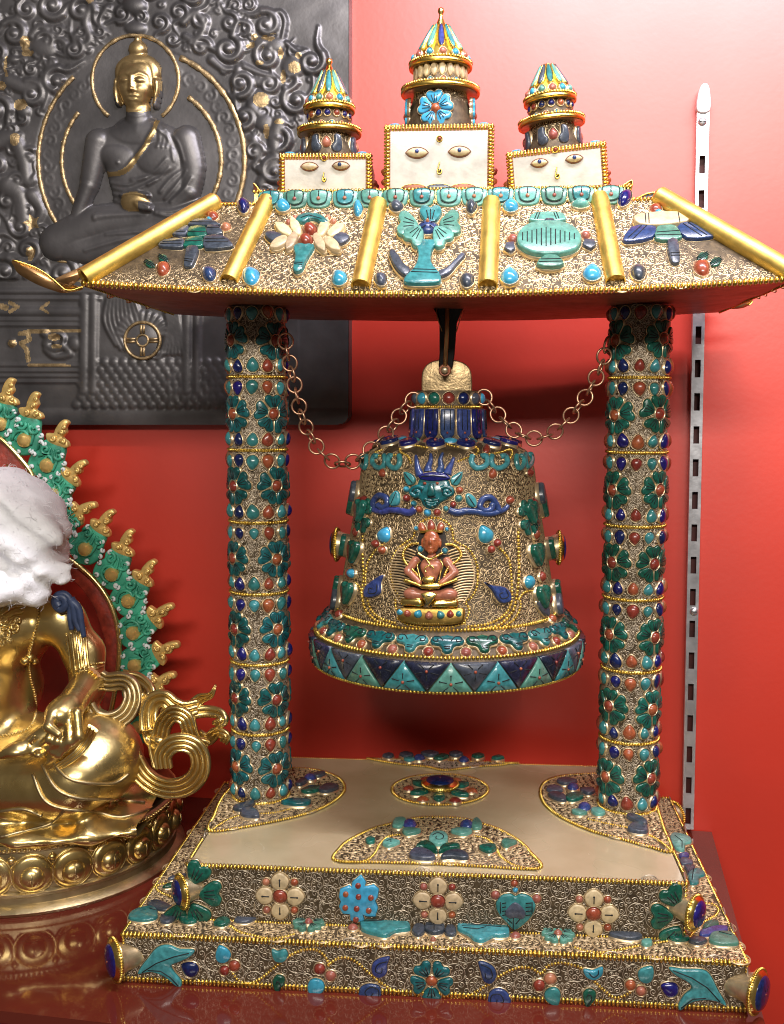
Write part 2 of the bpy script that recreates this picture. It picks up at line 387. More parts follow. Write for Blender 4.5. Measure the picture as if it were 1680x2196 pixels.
# signed-distance modelling for the cast figures
def capsule(X, a, b, ra, rb):
    a, b = np.asarray(a, float), np.asarray(b, float); d = b-a
    t = np.clip(((X-a)@d)/(d@d+1e-12), 0, 1)
    return np.linalg.norm(X-a-t[..., None]*d, axis=-1)-(ra+(rb-ra)*t)
def ellip(X, c, r, R=None):
    q = X-np.asarray(c, float)
    if R is not None: q = q@np.asarray(R).T
    r = np.asarray(r, float); k = np.linalg.norm(q/r, axis=-1); k2 = np.linalg.norm(q/r**2, axis=-1)
    return k*(k-1)/(k2+1e-9)
def smin(a, b, k):
    h = np.clip(.5+.5*(b-a)/k, 0, 1); return b+(a-b)*h-k*h*(1-h)
def nets(F, lo, st):
    S = F < 0; nx, ny, nz = F.shape
    acc = np.zeros((nx-1, ny-1, nz-1, 3)); cnt = np.zeros((nx-1, ny-1, nz-1))
    cor = [(i, j, k) for i in (0, 1) for j in (0, 1) for k in (0, 1)]
    sl = lambda A, c: A[c[0]:nx-1+c[0], c[1]:ny-1+c[1], c[2]:nz-1+c[2]]
    for a in cor:
        for d in range(3):
            if a[d]: continue
            b = list(a); b[d] = 1; fa, fb = sl(F, a), sl(F, b); x = sl(S, a) != sl(S, b)
            t = np.where(x, fa/(fa-fb+1e-20*(fa == fb)), 0)
            for k in range(3): acc[..., k] += np.where(x, a[k]+(t if k == d else 0), 0)
            cnt += x
    act = cnt > 0; idx = -np.ones(act.shape, int); idx[act] = np.arange(act.sum())
    g = np.argwhere(act); v = (g+acc[act]/cnt[act][:, None])*st+np.asarray(lo)
    quads = []
    for d in range(3):
        a = [slice(None)]*3; b = [slice(None)]*3; a[d] = slice(0, -1); b[d] = slice(1, None)
        x = S[tuple(a)] != S[tuple(b)]; e = np.argwhere(x); o = [k for k in range(3) if k != d]
        e = e[(e[:, o[0]] > 0) & (e[:, o[1]] > 0) & (e[:, o[0]] < F.shape[o[0]]-1) & (e[:, o[1]] < F.shape[o[1]]-1)]
        q = []
        for p, r in ((-1, -1), (0, -1), (0, 0), (-1, 0)):
            c = e.copy(); c[:, o[0]] += p; c[:, o[1]] += r; q.append(idx[c[:, 0], c[:, 1], c[:, 2]])
        q = np.stack(q, 1); fl = S[tuple(e.T)]
        if d == 1: fl = ~fl
        q[~fl] = q[~fl][:, ::-1]; quads.append(q)
    return v, np.concatenate(quads)
def sdf_mesh(mb, fn, lo, hi, st, m):
    ax = [np.arange(lo[k], hi[k]+st, st) for k in range(3)]
    X = np.stack(np.meshgrid(*ax, indexing='ij'), -1); F = fn(X)
    v, f = nets(F, lo, st); mb.add(v, f, m); return mb

# ================================================================ the setting
WN = unit(A3(-0.08, -1, 0)); WU = unit(A3(1, -0.08, 0)); WO = A3(0.29, 0.187, 0)          # wall: a point, its normal, its direction
def wallpt(px, py, off=0.): return on_plane(px, py, WO+WN*off, WN)
mat('wall_paint', (.64, .025, .005), .46, 0, .09, 5, .10, 170, spec=1., rvar=.03); MAT['wall_paint'].node_tree.nodes['Principled BSDF'].inputs['IOR'].default_value = 1.56
mat('shelf_glass', (.13, .020, .012), .07, 0, .2, 4, .0, spec=.6, rvar=.03)
mb = MB()
a, b = WO-WU*1.6, WO+WU*1.2
mb.add([a+A3(0, 0, -.8), b+A3(0, 0, -.8), b+A3(0, 0, 1.5), a+A3(0, 0, 1.5), a-WN*.03+A3(0, 0, -.8), b-WN*.03+A3(0, 0, -.8), b-WN*.03+A3(0, 0, 1.5), a-WN*.03+A3(0, 0, 1.5)],
       [(0, 1, 2, 3), (7, 6, 5, 4), (0, 4, 5, 1), (1, 5, 6, 2), (2, 6, 7, 3), (3, 7, 4, 0)], 'wall_paint')
build('wall', mb, kind='structure', smooth=False)
# glass shelf
s_r0 = wallpt(1525, 1782, .0015); s_r0[2] = 0; s_r1 = atZ(1640, 2196, 0); s_dir = unit(s_r1-s_r0)
f0, f1 = atZ(0, 2166, 0), atZ(272, 2197, 0); fd = unit(f1-f0)
def cross2(p, d, q, e):
    t = np.linalg.solve(np.array([[d[0], -e[0]], [d[1], -e[1]]]), (q-p)[:2]); return p+d*t[0]
fr = cross2(s_r0, s_dir, f0, fd); fl = f0-fd*.35; bl = WO+WN*.0015-WU*1.1; bl[2] = 0
zz = A3(0, 0, -.0005)
mb = MB(); th = A3(0, 0, -.010)
hexa(mb, [fl+th, fr+th, s_r0+th, bl+th], [fl, fr, s_r0, bl], 'shelf_glass')
for o in mb.v: o -= A3(0, 0, .0003)
build('shelf', mb, kind='structure', smooth=False)
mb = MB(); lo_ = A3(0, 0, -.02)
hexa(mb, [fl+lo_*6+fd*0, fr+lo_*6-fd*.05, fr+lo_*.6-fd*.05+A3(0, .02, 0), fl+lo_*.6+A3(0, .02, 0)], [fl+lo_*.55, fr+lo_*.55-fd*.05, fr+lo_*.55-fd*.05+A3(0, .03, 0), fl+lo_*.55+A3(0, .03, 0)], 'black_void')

# slotted wall rail
def make_rail():
    top, bot = wallpt(1507, 240, .012), wallpt(1474, 1778, .012)
    t = thing('wall_rail', wallpt(1474, 1778, 0), 'steel slotted shelf upright screwed to the red wall beside the shrine', 'shelf rail')
    ax = unit(top-bot); L = np.linalg.norm(top-bot); W = .0062; U = unit(WU-ax*np.dot(WU, ax)); N = unit(np.cross(U, ax)); N = N if np.dot(N, WN) > 0 else -N
    mb = MB(); z = 0.; ys = []
    pitch = .0352; y = .006; sh = .0185; sw = .0030
    prev = 0.
    Pf = lambda x, y, d: bot+U*x+ax*y-N*d
    def strip(x0, x1, y0, y1):
        hexa(mb, [Pf(x0, y0, .0016), Pf(x1, y0, .0016), Pf(x1, y1, .0016), Pf(x0, y1, .0016)], [Pf(x0, y0, 0), Pf(x1, y0, 0), Pf(x1, y1, 0), Pf(x0, y1, 0)], 'steel')
    strip(-W, -sw, 0, L); strip(sw, W, 0, L)
    while y+sh < L-.02:
        strip(-sw, sw, prev, y); prev = y+sh; y += pitch
    strip(-sw, sw, prev, L)
    for s in (-1, 1):
        x = s*W
        hexa(mb, [Pf(x-s*.0014, 0, .0116), Pf(x, 0, .0116), Pf(x, L, .0116), Pf(x-s*.0014, L, .0116)], [Pf(x-s*.0014, 0, .0016), Pf(x, 0, .0016), Pf(x, L, .0016), Pf(x-s*.0014, L, .0016)], 'steel')
    hexa(mb, [Pf(-W+.002, 0, .0112), Pf(W-.002, 0, .0112), Pf(W-.002, L, .0112), Pf(-W+.002, L, .0112)], [Pf(-W+.002, 0, .0092), Pf(W-.002, 0, .0092), Pf(W-.002, L, .0092), Pf(-W+.002, L, .0092)], 'slot_dark')
    build('rail', mb, t, smooth=False)
    c = MB(); cap = [Pf(-W*1.02, L-.001, .002), Pf(W*1.02, L-.001, .002)]
    o = spline(np.array([(-W, 0), (W, 0), (W*.98, .018), (W*.5, .027), (-W*.4, .026), (-W*.95, .016)]), 3, True)
    slab(c, o, bot+ax*L, U, ax, N, .004, 'white_paint', cup=None, base=-.009)
    build('end_cap', c, t)
    for px, py in ((1505, 262), (1487, 1311)):
        s = MB(); P = wallpt(px, py, .012); lathe(s, [(.0001, .0030), (.0026, .0028), (.0042, .0016), (.0046, 0), (.0046, -.002)], P, 'steel', 18, N)
        box(s, P+N*.003-A3(.0030, .0003, .0004), P+N*.003+A3(.0030, .0003, .0004), 'groove'); build('screw', s, t)
make_rail()

# ================================================================ the jewelled shrine
W1, H1, D1 = .25, .0419, .1727
W2, H2, F2, B2, KR, CX = .2054, .0486, .1439, .1281, .0061, .0016
HT = H1+H2
def w2(X, Y, Z): return A3(X-KR*Y+CX, Y+KR*X, Z)
shrine = thing('bell_shrine', (0, 0, 0), 'gold filigree shrine with two jewelled columns and hipped roof', 'shrine')
class Flat:
    def __init__(s, O, N, ref=(1, 0, 0)): s.O = np.asarray(O, float); s.U, s.V, s.N = frame(N, ref)
    def hit(s, px, py): return on_plane(px, py, s.O, s.N), s.N
S1F = Flat((0, -D1, 0), (0, -1, 0)); S1T = Flat((0, 0, H1), (0, 0, 1))
n2 = unit(A3(KR, -1, 0)); S2F = Flat(w2(0, -F2, 0), n2, unit(A3(1, KR, 0))); S2T = Flat((0, 0, HT), (0, 0, 1))
COUNT = {}
def pxout(surf, z, pts, px0=None):
    """outline given in picture coordinates -> (P, U, V, N, outline in metres)"""
    q = np.array([z(*p) for p in pts]); c = q.mean(0) if px0 is None else px0
    P, N = surf.hit(*c); U, V, N = frame(N, getattr(surf, 'U', None))
    W = np.array([on_plane(a, b, P, N) for a, b in q])-P
    return P, U, V, N, np.stack([W@U, W@V], 1)
def at_shape(surf, z, c, shape, sx, sy=None, rot=0.):
    """a unit outline drawn at zoom position c with half-sizes sx, sy (zoom pixels), rotated anticlockwise"""
    sy = sx if sy is None else sy
    p = rot2(shape*np.array([sx, sy]), rot); return pxout(surf, z, [(c[0]+x, c[1]-y) for x, y in p], z(*c))
def gem(name, parent, surf, z, c, shape, sx, sy, rot, h, m, dome=1., cup='cup_metal', groove=None, cupw=.0007, cuph=.45, z0=0., label=None):
    P, U, V, N, o = at_shape(surf, z, c, shape, sx, sy, rot)
    mb = MB(); g = []
    if groove:
        for gr in groove:
            q = np.array([(c[0]+x, c[1]-y) for x, y in rot2(np.array(gr)*np.array([sx, sy if sy else sx]), rot)])
            w = np.array([on_plane(*z(*t), P, N) for t in q])-P; g.append(np.stack([w@U, w@V], 1))
    slab(mb, o, P, U, V, N, h, m, dome=dome, cup=cup, grooves=g, cupw=cupw, cuph=cuph, z0=z0)
    return build(name, mb, parent, label=label)
def cut(name, parent, surf, z, pts, h, m, sm=0, dome=0, grooves=(), cup='cup_metal', gw=.00045, cuph=.45, z0=0., bev=None, label=None):
    """a stone whose outline was measured on the photograph (zoom coordinates), laid on its surface"""
    p = spline(np.array(pts, float), sm, True) if sm else np.array(pts, float)
    P, U, V, N, o = pxout(surf, z, p); g = []
    for gr in grooves:
        w = np.array([on_plane(*z(*t), P, N) for t in gr])-P; g.append(np.stack([w@U, w@V], 1))
    mb = MB(); slab(mb, o, P, U, V, N, h, m, dome=dome, cup=cup, grooves=g, gw=gw, cuph=cuph, z0=z0, bev=bev)
    return build(name, mb, parent, label=label)
def flower_mb(mb, P, U, V, N, R, m, n=5, rot=90, h=.0030, cm='coral', cr=.27, shape=None, pw=.46, pl=.36, pc=.62, groove=True, cup='cup_metal', sx=1., sy=1., ch=1.5):
    sh = o_heart() if shape is None else shape
    for k in range(n):
        a = math.radians(rot+k*360/n); d = np.array([math.cos(a), math.sin(a)]); e = np.array([d[1], -d[0]])
        o = (pc*d+sh[:, 1:]*pl*d+sh[:, :1]*pw*e)*R*np.array([sx, sy])
        g = []
        if groove:
            for q, l in ((-.28, .62), (0, .72), (.28, .62)):
                s0 = pc*d-.75*pl*d+q*.5*pw*e; s1 = pc*d+(l-.3)*pl*d+q*1.35*pw*e; g.append(np.array([s0, s1])*R*np.array([sx, sy]))
        slab(mb, o, P, U, V, N, h, m, grooves=g, cup=cup, cupw=R*.045, gw=R*.026, bev=min(.0011, R*.07))
    slab(mb, o_circle(16)*R*cr*np.array([sx, sy]), P, U, V, N, h*ch, cm, dome=1, cup=cup, cupw=R*.03, cuph=.6)
    return mb
def rule(parent, a, b, N, pitch=.0024, across=.0021, high=.0015, m='gold', name='beading', lift=.0003):
    mb = MB(); beads(mb, np.array([a, b]), N, pitch, across, high=high, m=m, lift=lift); return build(name, mb, parent)
def pxpath(surf, z, pts, n=6, up=0.):
    p = spline(np.array(pts, float), n); return np.array([surf.hit(*z(*q))[0]+surf.N*up for q in p])
def beadpath(parent, surf, z, pts, pitch=.0026, across=.0015, high=.0012, m='gold', name='beaded_wire'):
    P = pxpath(surf, z, pts); mb = MB(); beads(mb, P, surf.N, pitch, across, high=high, m=m); return build(name, mb, parent)

# ---------------------------------------------------------------- lower tier
low = MB(); box(low, (-W1, -D1, 0), (W1, D1, H1), 'patina_light'); 
low = build('lower_plinth', low, shrine, smooth=False)
f = MB(); filigree(f, plane_map((0, -D1, 0), A3(1, 0, 0), A3(0, 0, 1), A3(0, -1, 0)), -W1+.003, W1-.003, .004, H1-.003, .0030, .00034, 'wire_silver', seed=3); build('filigree', f, low)
f = MB(); ins = lambda u, v: (np.abs(u) > W2+.004) | (v < -F2-.001) | (v > B2+.001)
filigree(f, plane_map((0, 0, H1), A3(1, 0, 0), A3(0, 1, 0), A3(0, 0, 1)), -W1+.003, W1-.003, -D1+.003, D1-.003, .0034, .00038, 'wire_gold', inside=ins, seed=4); build('filigree', f, low)
f = MB(); filigree(f, plane_map((W1, 0, 0), A3(0, 1, 0), A3(0, 0, 1), A3(1, 0, 0)), -D1+.003, D1-.003, .004, H1-.003, .0030, .00045, 'wire_silver', seed=5); build('filigree', f, low)
e = .0008
for a, b, N in (((-W1, -D1-e, .0022), (W1, -D1-e, .0022), (0, -1, 0)), ((-W1, -D1-e, H1-.0012), (W1, -D1-e, H1-.0012), (0, -1, .55)),
                ((-W1-e, D1, H1-.0012), (-W1-e, -D1, H1-.0012), (-1, 0, .7)), ((W1+e, -D1, H1-.0012), (W1+e, D1, H1-.0012), (1, 0, .7)),
                ((W1+e, -D1, .0022), (W1+e, D1, .0022), (1, 0, 0)), ((-W1-e, -D1, .0022), (-W1-e, D1, .0022), (-1, 0, 0)), ((-W1, D1, H1), (W1, D1, H1), (0, 0, 1))):
    rule(low, A3(*a), A3(*b), A3(*N), .0033, .0031)
for s in (-1, 1): rule(low, A3(s*W1, -D1, .004), A3(s*W1, -D1, H1-.004), unit(A3(s, -1, 0)), .0024, .0017)
# ledge wire along the foot of the upper tier
rule(low, w2(-W2, -F2-.0015, H1), w2(W2, -F2-.0015, H1), A3(0, 0, 1), .0024, .0014)
LAP = dict(cup='bright_gold')
def boss(parent, P, ax, r=.0105, L=.012, name='corner_boss'):
    mb = MB(); U, V, N = frame(ax, (0, 0, 1))
    lathe(mb, [(r*.66, -.012), (r*.76, L*.2), (r*.98, L*.86), (r*1.0, L)], P, 'cup_metal', 28, ax)
    a = np.arange(40)/40*2*pi; ring = P+ax*L+np.outer(np.cos(a), U)*r*1.12+np.outer(np.sin(a), V)*r*1.12
    beads(mb, ring, np.outer(np.cos(a), U)+np.outer(np.sin(a), V), .0021, .0016, high=.0013, closed=True, m='gold')
    lathe(mb, [(r*1.14, L-.002), (r*1.14, L+.0012), (r*.98, L+.0022), (r*.93, L+.0038), (r*.85, L+.0038)], P, 'bright_gold', 32, ax)
    b = build(name, mb, parent)
    mb = MB(); lathe(mb, [(r*.90, L), (r*.90, L+.0036), (r*.80, L+.0052), (r*.5, L+.0062), (.0001, L+.0066)], P, 'lapis', 28, ax)
    for k in range(5):
        t = k*2*pi/5+.3; d = np.cos(t)*U+np.sin(t)*V; tube(mb, np.array([P+ax*(L+.0064)+d*r*.16, P+ax*(L+.0060)+d*r*.45, P+ax*(L+.0048)+d*r*.80]), .00035, 'groove', 4)
    ball(mb, P+ax*(L+.0066), .0009, 'coral', 8, 5)
    build('lapis_disc', mb, parent); return b
axl, axr = unit(A3(-.80, -.60, 0)), unit(A3(.80, -.60, 0))
boss(low, A3(-W1+.001, -D1+.001, .0205), axl, .0152, .009); boss(low, A3(W1-.001, -D1+.001, .0205), axr, .0152, .011)
boss(low, A3(W1-.002, D1-.002, .0205), unit(A3(.8, .6, 0)), .0130, .012)
# tail-shaped turquoise leaves at both ends of the front
cut('tail_leaf', low, S1F, ZA, [(265, 858), (330, 760), (400, 680), (480, 660), (560, 690), (660, 695), (640, 735), (560, 775), (500, 800), (520, 850), (570, 910), (568, 955), (530, 940), (455, 880), (360, 845)], .0042, 'turquoise', 3,
    grooves=[[(300, 845), (400, 780), (520, 735), (630, 708)], [(340, 830), (430, 835), (500, 880), (555, 940)]])
cut('tail_leaf', low, S1F, ZC, [(865, 818), (960, 830), (1100, 835), (1160, 880), (1210, 980), (1270, 1085), (1190, 1050), (1080, 1045), (1000, 1070), (945, 1115), (930, 1085), (975, 1010), (1025, 965), (1000, 920), (910, 870)], .0042, 'turquoise', 3,
    grooves=[[(890, 830), (1020, 880), (1130, 950), (1220, 1050)], [(945, 1095), (1030, 1030), (1120, 1025)]])
for z, c, r in ((ZA, (638, 838), 62), (ZC, (880, 980), -62)): gem('lapis_drop', low, S1F, z, c, o_drop(), 56, 54, r+(0 if r > 0 else 125), .0042, 'lapis')
# scrolling beaded vine
beadpath(low, S1F, ZA, [(925, 850), (965, 915), (1040, 940), (1120, 910), (1220, 830), (1330, 745), (1420, 705), (1510, 700), (1570, 735), (1610, 800)])
beadpath(low, S1F, ZB, [(10, 810), (70, 765), (150, 760), (220, 800), (330, 895), (450, 980), (560, 1030), (640, 1035)])
beadpath(low, S1F, ZB, [(830, 1030), (920, 1050), (1020, 1015), (1130, 950), (1230, 880), (1340, 830), (1440, 830), (1510, 870), (1560, 815), (1640, 795), (1700, 800), (1790, 830), (1870, 905), (1950, 985), (2030, 1040), (2100, 1025), (2155, 985)])
for z, c, r, m, w in ((ZA, (865, 735), 20, 'sky_turquoise', 54), (ZA, (1520, 955), 160, 'sky_turquoise', 60), (ZB, (1590, 1015), 205, 'turquoise', 58), (ZC, (700, 875), -38, 'turquoise', 56)):
    gem('turquoise_drop', low, S1F, z, c, o_drop(), w, w*.95, r, .0038, m, dome=0)
for z, pts, m, gr in ((ZA, [(1210, 690), (1250, 705), (1300, 690), (1322, 735), (1290, 780), (1235, 775), (1212, 735)], 'turquoise', None),
                      (ZA, [(1255, 995), (1225, 970), (1215, 910), (1250, 872), (1295, 890), (1298, 935), (1275, 960)], 'malachite', [(1265, 975), (1270, 930), (1250, 910), (1240, 930)]),
                      (ZC, [(268, 830), (330, 840), (395, 815), (395, 870), (350, 905), (295, 895), (265, 860)], 'sky_turquoise', [(300, 850), (330, 880), (365, 860), (365, 830)]),
                      (ZC, [(290, 1098), (265, 1060), (262, 1000), (300, 970), (345, 990), (345, 1040)], 'malachite', [(290, 1080), (320, 1030), (300, 1000), (285, 1020)]),
                      (ZB, [(315, 830), (330, 785), (380, 755), (442, 745), (425, 800), (420, 860), (375, 890), (330, 870)], 'lapis_pale', [(425, 770), (360, 790), (345, 840), (385, 850), (390, 815)]),
                      (ZB, [(222, 1015), (240, 960), (300, 935), (365, 950), (382, 1000), (365, 1040), (225, 1040)], 'lapis_pale', [(365, 1035), (365, 970), (310, 950), (270, 985), (300, 1020), (330, 990)]),
                      (ZB, [(1068, 780), (1120, 785), (1175, 820), (1195, 880), (1160, 930), (1105, 915), (1085, 850)], 'lapis_pale', [(1085, 790), (1150, 820), (1165, 880), (1125, 890), (1115, 850)]),
                      (ZB, [(1135, 1070), (1140, 1010), (1185, 970), (1250, 980), (1290, 1030), (1285, 1085), (1140, 1088)], 'lapis_pale', [(1155, 1075), (1160, 1010), (1220, 1000), (1245, 1050), (1200, 1060), (1200, 1035)])):
    cut('curled_leaf', low, S1F, z, pts, .0036, m, 3, grooves=[spline(np.array(gr, float), 4)] if gr else ())
for z, c, r in ((ZA, (875, 842), 36), (ZA, (943, 810), 40), (ZA, (1545, 832), 40), (ZA, (1622, 880), 38), (ZB, (1497, 948), 42), (ZB, (1574, 900), 42), (ZC, (595, 945), 38), (ZC, (668, 985), 36)):
    gem('coral_cabochon', low, S1F, z, c, o_circle(14), r, r, 0, .0046, 'coral' if c[0] % 2 else 'coral_pale')
P, N = S1F.hit(*ZB(738, 915)); U, V, N = frame(N); mb = MB(); flower_mb(mb, P, U, V, N, 158*.30349*.00036, 'teal', 5, 54); build('flower', mb, low)
# stones on the front ledge
LED = Flat((0, 0, H1), (0, 0, 1))
for z, pts, m, h, gr in (
    (ZA, [(195, 500), (215, 455), (290, 425), (370, 420), (400, 460), (385, 505), (290, 520)], 'turquoise', .004, [[(340, 440), (390, 455)]]),
    (ZA, [(325, 395), (380, 372), (450, 390), (515, 432), (440, 445), (360, 425)], 'slate', .004, []),
    (ZA, [(415, 500), (450, 465), (530, 440), (530, 490), (490, 530), (430, 530)], 'slate', .004, []),
    (ZA, [(540, 460), (600, 470), (675, 515), (640, 535), (570, 525)], 'malachite', .004, []),
    (ZA, [(795, 545), (830, 505), (890, 500), (910, 525), (870, 555)], 'malachite', .0045, []),
    (ZA, [(940, 520), (990, 475), (1080, 460), (1160, 465), (1090, 505), (1030, 530)], 'slate', .004, []),
    (ZB, [(235, 570), (240, 520), (310, 505), (400, 492), (500, 510), (575, 550), (583, 590), (530, 600), (470, 610), (420, 640), (330, 625), (255, 600)], 'turquoise', .006, [[(260, 550), (380, 545), (480, 525)]]),
    (ZB, [(925, 590), (930, 550), (1010, 540), (1100, 520), (1200, 530), (1275, 575), (1280, 630), (1220, 640), (1170, 640), (1100, 675), (1040, 665), (1000, 630)], 'turquoise', .006, [[(950, 580), (1060, 575), (1230, 590)], [(960, 595), (1060, 605), (1120, 590)]]),
    (ZB, [(600, 600), (615, 560), (660, 548), (690, 570), (680, 610), (640, 630)], 'slate', .005, []),
    (ZB, [(690, 590), (700, 550), (755, 538), (815, 550), (830, 590), (800, 615), (740, 620)], 'slate', .006, [[(755, 545), (755, 610)], [(700, 570), (810, 580)]]),
    (ZB, [(830, 600), (850, 560), (890, 560), (910, 590), (900, 625), (850, 625)], 'slate', .005, []),
    (ZC, [(450, 625), (470, 605), (560, 600), (640, 610), (680, 640), (590, 655)], 'slate', .005, []),
    (ZC, [(670, 680), (690, 660), (740, 660), (745, 690), (700, 700)], 'sea_green', .005, []),
    (ZC, [(865, 640), (900, 628), (990, 632), (1010, 655), (920, 665)], 'malachite', .005, []),
    (ZC, [(1010, 670), (1030, 645), (1100, 645), (1135, 665), (1080, 690)], 'slate', .005, []),
    (ZC, [(1150, 650), (1180, 610), (1280, 605), (1340, 640), (1355, 690), (1250, 695), (1170, 680)], 'sea_green', .005, [[(1220, 615), (1310, 640)]]),
    (ZC, [(1090, 590), (1180, 560), (1275, 560), (1270, 600), (1170, 620), (1090, 625)], 'lapis_pale', .004, []),
    (ZC, [(1105, 590), (1120, 535), (1200, 515), (1220, 545), (1170, 575)], 'malachite', .004, []),
    (ZC, [(1010, 240), (1005, 180), (1060, 150), (1110, 165), (1120, 195), (1080, 210), (1075, 250), (1030, 262)], 'turquoise', .004, [[(1040, 160), (1030, 240)]]),
    (ZC, [(975, 130), (1040, 125), (1050, 150), (1020, 170), (1000, 190), (990, 160)], 'slate', .004, []),
    (ZC, [(945, 100), (960, 70), (1030, 90), (1030, 115), (965, 120)], 'slate', .004, []),
    (ZC, [(935, 50), (990, 35), (1010, 60), (960, 80)], 'lapis_pale', .004, []),
    (ZF, [(1055, 735), (1085, 695), (1190, 720), (1205, 760), (1160, 775), (1155, 820), (1100, 810)], 'sea_green', .004, [[(1090, 720), (1140, 760), (1140, 810)]])):
    cut('ledge_stone', low, LED, z, pts, h, m, 3, grooves=gr)
for z, c, m in ((ZA, (1465, 540), 'sea_green'), (ZB, (1630, 620), 'sea_green')):
    P, N = LED.hit(*z(*c)); U, V, N = frame(N); mb = MB(); flower_mb(mb, P, U, V, N, .0135, m, 5, 90, h=.005, cm='coral_pale'); build('flower', mb, low)
for z, c, r in ((ZB, (182, 562), 36), (ZB, (1330, 620), 38), (ZB, (748, 650), 22)): gem('coral_cabochon', low, LED, z, c, o_circle(12), r, r*.55, 0, .005, 'coral_pale')
beadpath(low, LED, ZA, [(915, 540), (980, 580), (1080, 605), (1180, 625), (1290, 615), (1360, 595)]); beadpath(low, LED, ZC, [(205, 690), (280, 715), (400, 725), (520, 705), (640, 680), (760, 660), (850, 645)])
beadpath(low, LED, ZC, [(1110, 380), (1170, 380), (1215, 415), (1200, 460), (1130, 500), (1060, 560), (1010, 620)]); beadpath(low, LED, ZA, [(520, 240), (430, 240), (390, 265), (420, 300), (520, 340)])
for y in (-.09, -.045, 0.03, .075, .12):
    for m, s in (('malachite', 0), ('slate', .016)):
        mb = MB(); U, V, N = frame(A3(0, 0, 1)); slab(mb, rot2(o_leaf()*.009, 30+900*y), A3(-.231+.006*math.sin(99*y), y+s, H1), U, V, N, .004, m); build('ledge_stone', mb, low)

# ---------------------------------------------------------------- upper tier
up = MB(); bt = [w2(-W2, -F2, H1), w2(W2, -F2, H1), w2(W2, B2, H1), w2(-W2, B2, H1)]; tp = [p+A3(0, 0, H2-.0012) for p in bt]; hexa(up, bt, tp, 'patina_light')
up = build('upper_plinth', up, shrine, smooth=False)
mb = MB(); k = .0015; bt = [w2(-W2+k, -F2+k, HT-.0012), w2(W2-k, -F2+k, HT-.0012), w2(W2-k, B2-k, HT-.0012), w2(-W2+k, B2-k, HT-.0012)]; hexa(mb, bt, [p+A3(0, 0, .0012) for p in bt], 'onyx'); build('stone_top', mb, up, smooth=False)
tu = unit(A3(1, KR, 0)); tv = A3(-KR, 1, 0)
f = MB(); filigree(f, plane_map(w2(0, -F2, H1), tu, A3(0, 0, 1), n2), -W2+.003, W2-.003, .003, H2-.003, .0030, .00034, 'wire_silver', seed=8); build('filigree', f, up)
f = MB(); filigree(f, plane_map(w2(W2, 0, H1), tv, A3(0, 0, 1), tu), -F2+.003, B2-.003, .003, H2-.003, .0030, .00042, 'wire_silver', seed=9); build('filigree', f, up)
f = MB(); filigree(f, plane_map(w2(-W2, 0, H1), tv, A3(0, 0, 1), -tu), -F2+.003, B2-.003, .003, H2-.003, .0030, .00042, 'wire_silver', seed=10); build('filigree', f, up)
zt = HT-.001
for a, b, N, pi_, ac in (((-W2, -F2-e, zt), (W2, -F2-e, zt), (0, -1, .9), .0031, .0026), ((-W2-e, B2, zt), (-W2-e, -F2, zt), (-.6, 0, 1), .0024, .0016), ((W2+e, -F2, zt), (W2+e, B2, zt), (.6, 0, 1), .0024, .0016), ((-W2, B2, zt), (W2, B2, zt), (0, 0, 1), .0024, .0012)):
    rule(up, w2(*a), w2(*b), A3(*N), pi_, ac)
for s in (-1, 1): rule(up, w2(s*W2, -F2, H1+.002), w2(s*W2, -F2, HT-.003), unit(A3(s, -1, 0)), .004, .0022, .001, 'bright_gold')
boss(up, w2(-W2+.004, -F2+.002, H1+.026), axl, .0122, .011); boss(up, w2(W2-.004, -F2+.002, H1+.026), axr, .0122, .013)
for z, c, rr in ((ZA, (600, 300), (62, 0, -62, -110)), (ZC, (1000, 460), (125, 180, 235))):
    for a in rr:
        t = math.radians(a); R = 175 if z is ZA else 185
        gem('petal', up, S2F, z, (c[0]+R*math.cos(t), c[1]-R*.92*math.sin(t)), o_heart(), 92, 80, a-90, .0040, 'malachite', dome=0, groove=[[(-.2, -.5), (-.35, .4)], [(.0, -.5), (.0, .45)], [(.2, -.5), (.35, .4)]])
for z, c, s in ((ZA, (1266, 318), 1.), (ZB, (782, 352), 1.), (ZC, (333, 440), 1.)):
    P, N = S2F.hit(*z(*c)); U, V, N = frame(N); mb = MB(); L = 150*.30349*.000375
    for a in (0, 90, 180, 270):
        t = math.radians(a); d = np.array([math.cos(t), math.sin(t)]); e2 = np.array([d[1], -d[0]]); o = (d*.66+o_petal()[:, 1:]*.36*d+o_petal()[:, :1]*.60*e2)*L*1.16
        slab(mb, o, P, U, V, N, .0034, 'shell', grooves=[np.array([d*.45, d*.72])*L*1.16], gw=.0005); ball(mb, P+(U*d[0]+V*d[1])*L*.86+N*.0035, (.0009, .0009, .0006), 'groove', 8, 4, U, V, N)
    slab(mb, o_circle(16)*L*.36, P, U, V, N, .0055, 'coral', dome=1, cuph=.6); build('shell_flower', mb, up)
    for dx, dy in ((-100, 98), (100, 95), (-95, -98), (100, -100)): gem('coral_bead', up, S2F, z, (c[0]+dx, c[1]-dy), o_circle(12), 26, 26, 0, .0036, 'coral' if dx > 0 else 'coral_pale')
cut('endless_knot', up, S2F, ZB, [(240, 165), (275, 215), (265, 250), (330, 235), (365, 265), (360, 320), (340, 345), (360, 395), (345, 455), (280, 455), (255, 440), (265, 480), (215, 500), (165, 480), (165, 440), (110, 435), (85, 385), (100, 350), (85, 320), (95, 265), (160, 240), (175, 255), (180, 215)], .0040, 'sky_turquoise', 0)
for c in ((222, 235), (135, 295), (225, 313), (312, 320), (132, 390), (212, 397), (297, 410), (207, 473)): gem('coral_bead', up, S2F, ZB, c, o_circle(10), 21, 21, 0, .0016, 'coral', cup=None, z0=.0041)
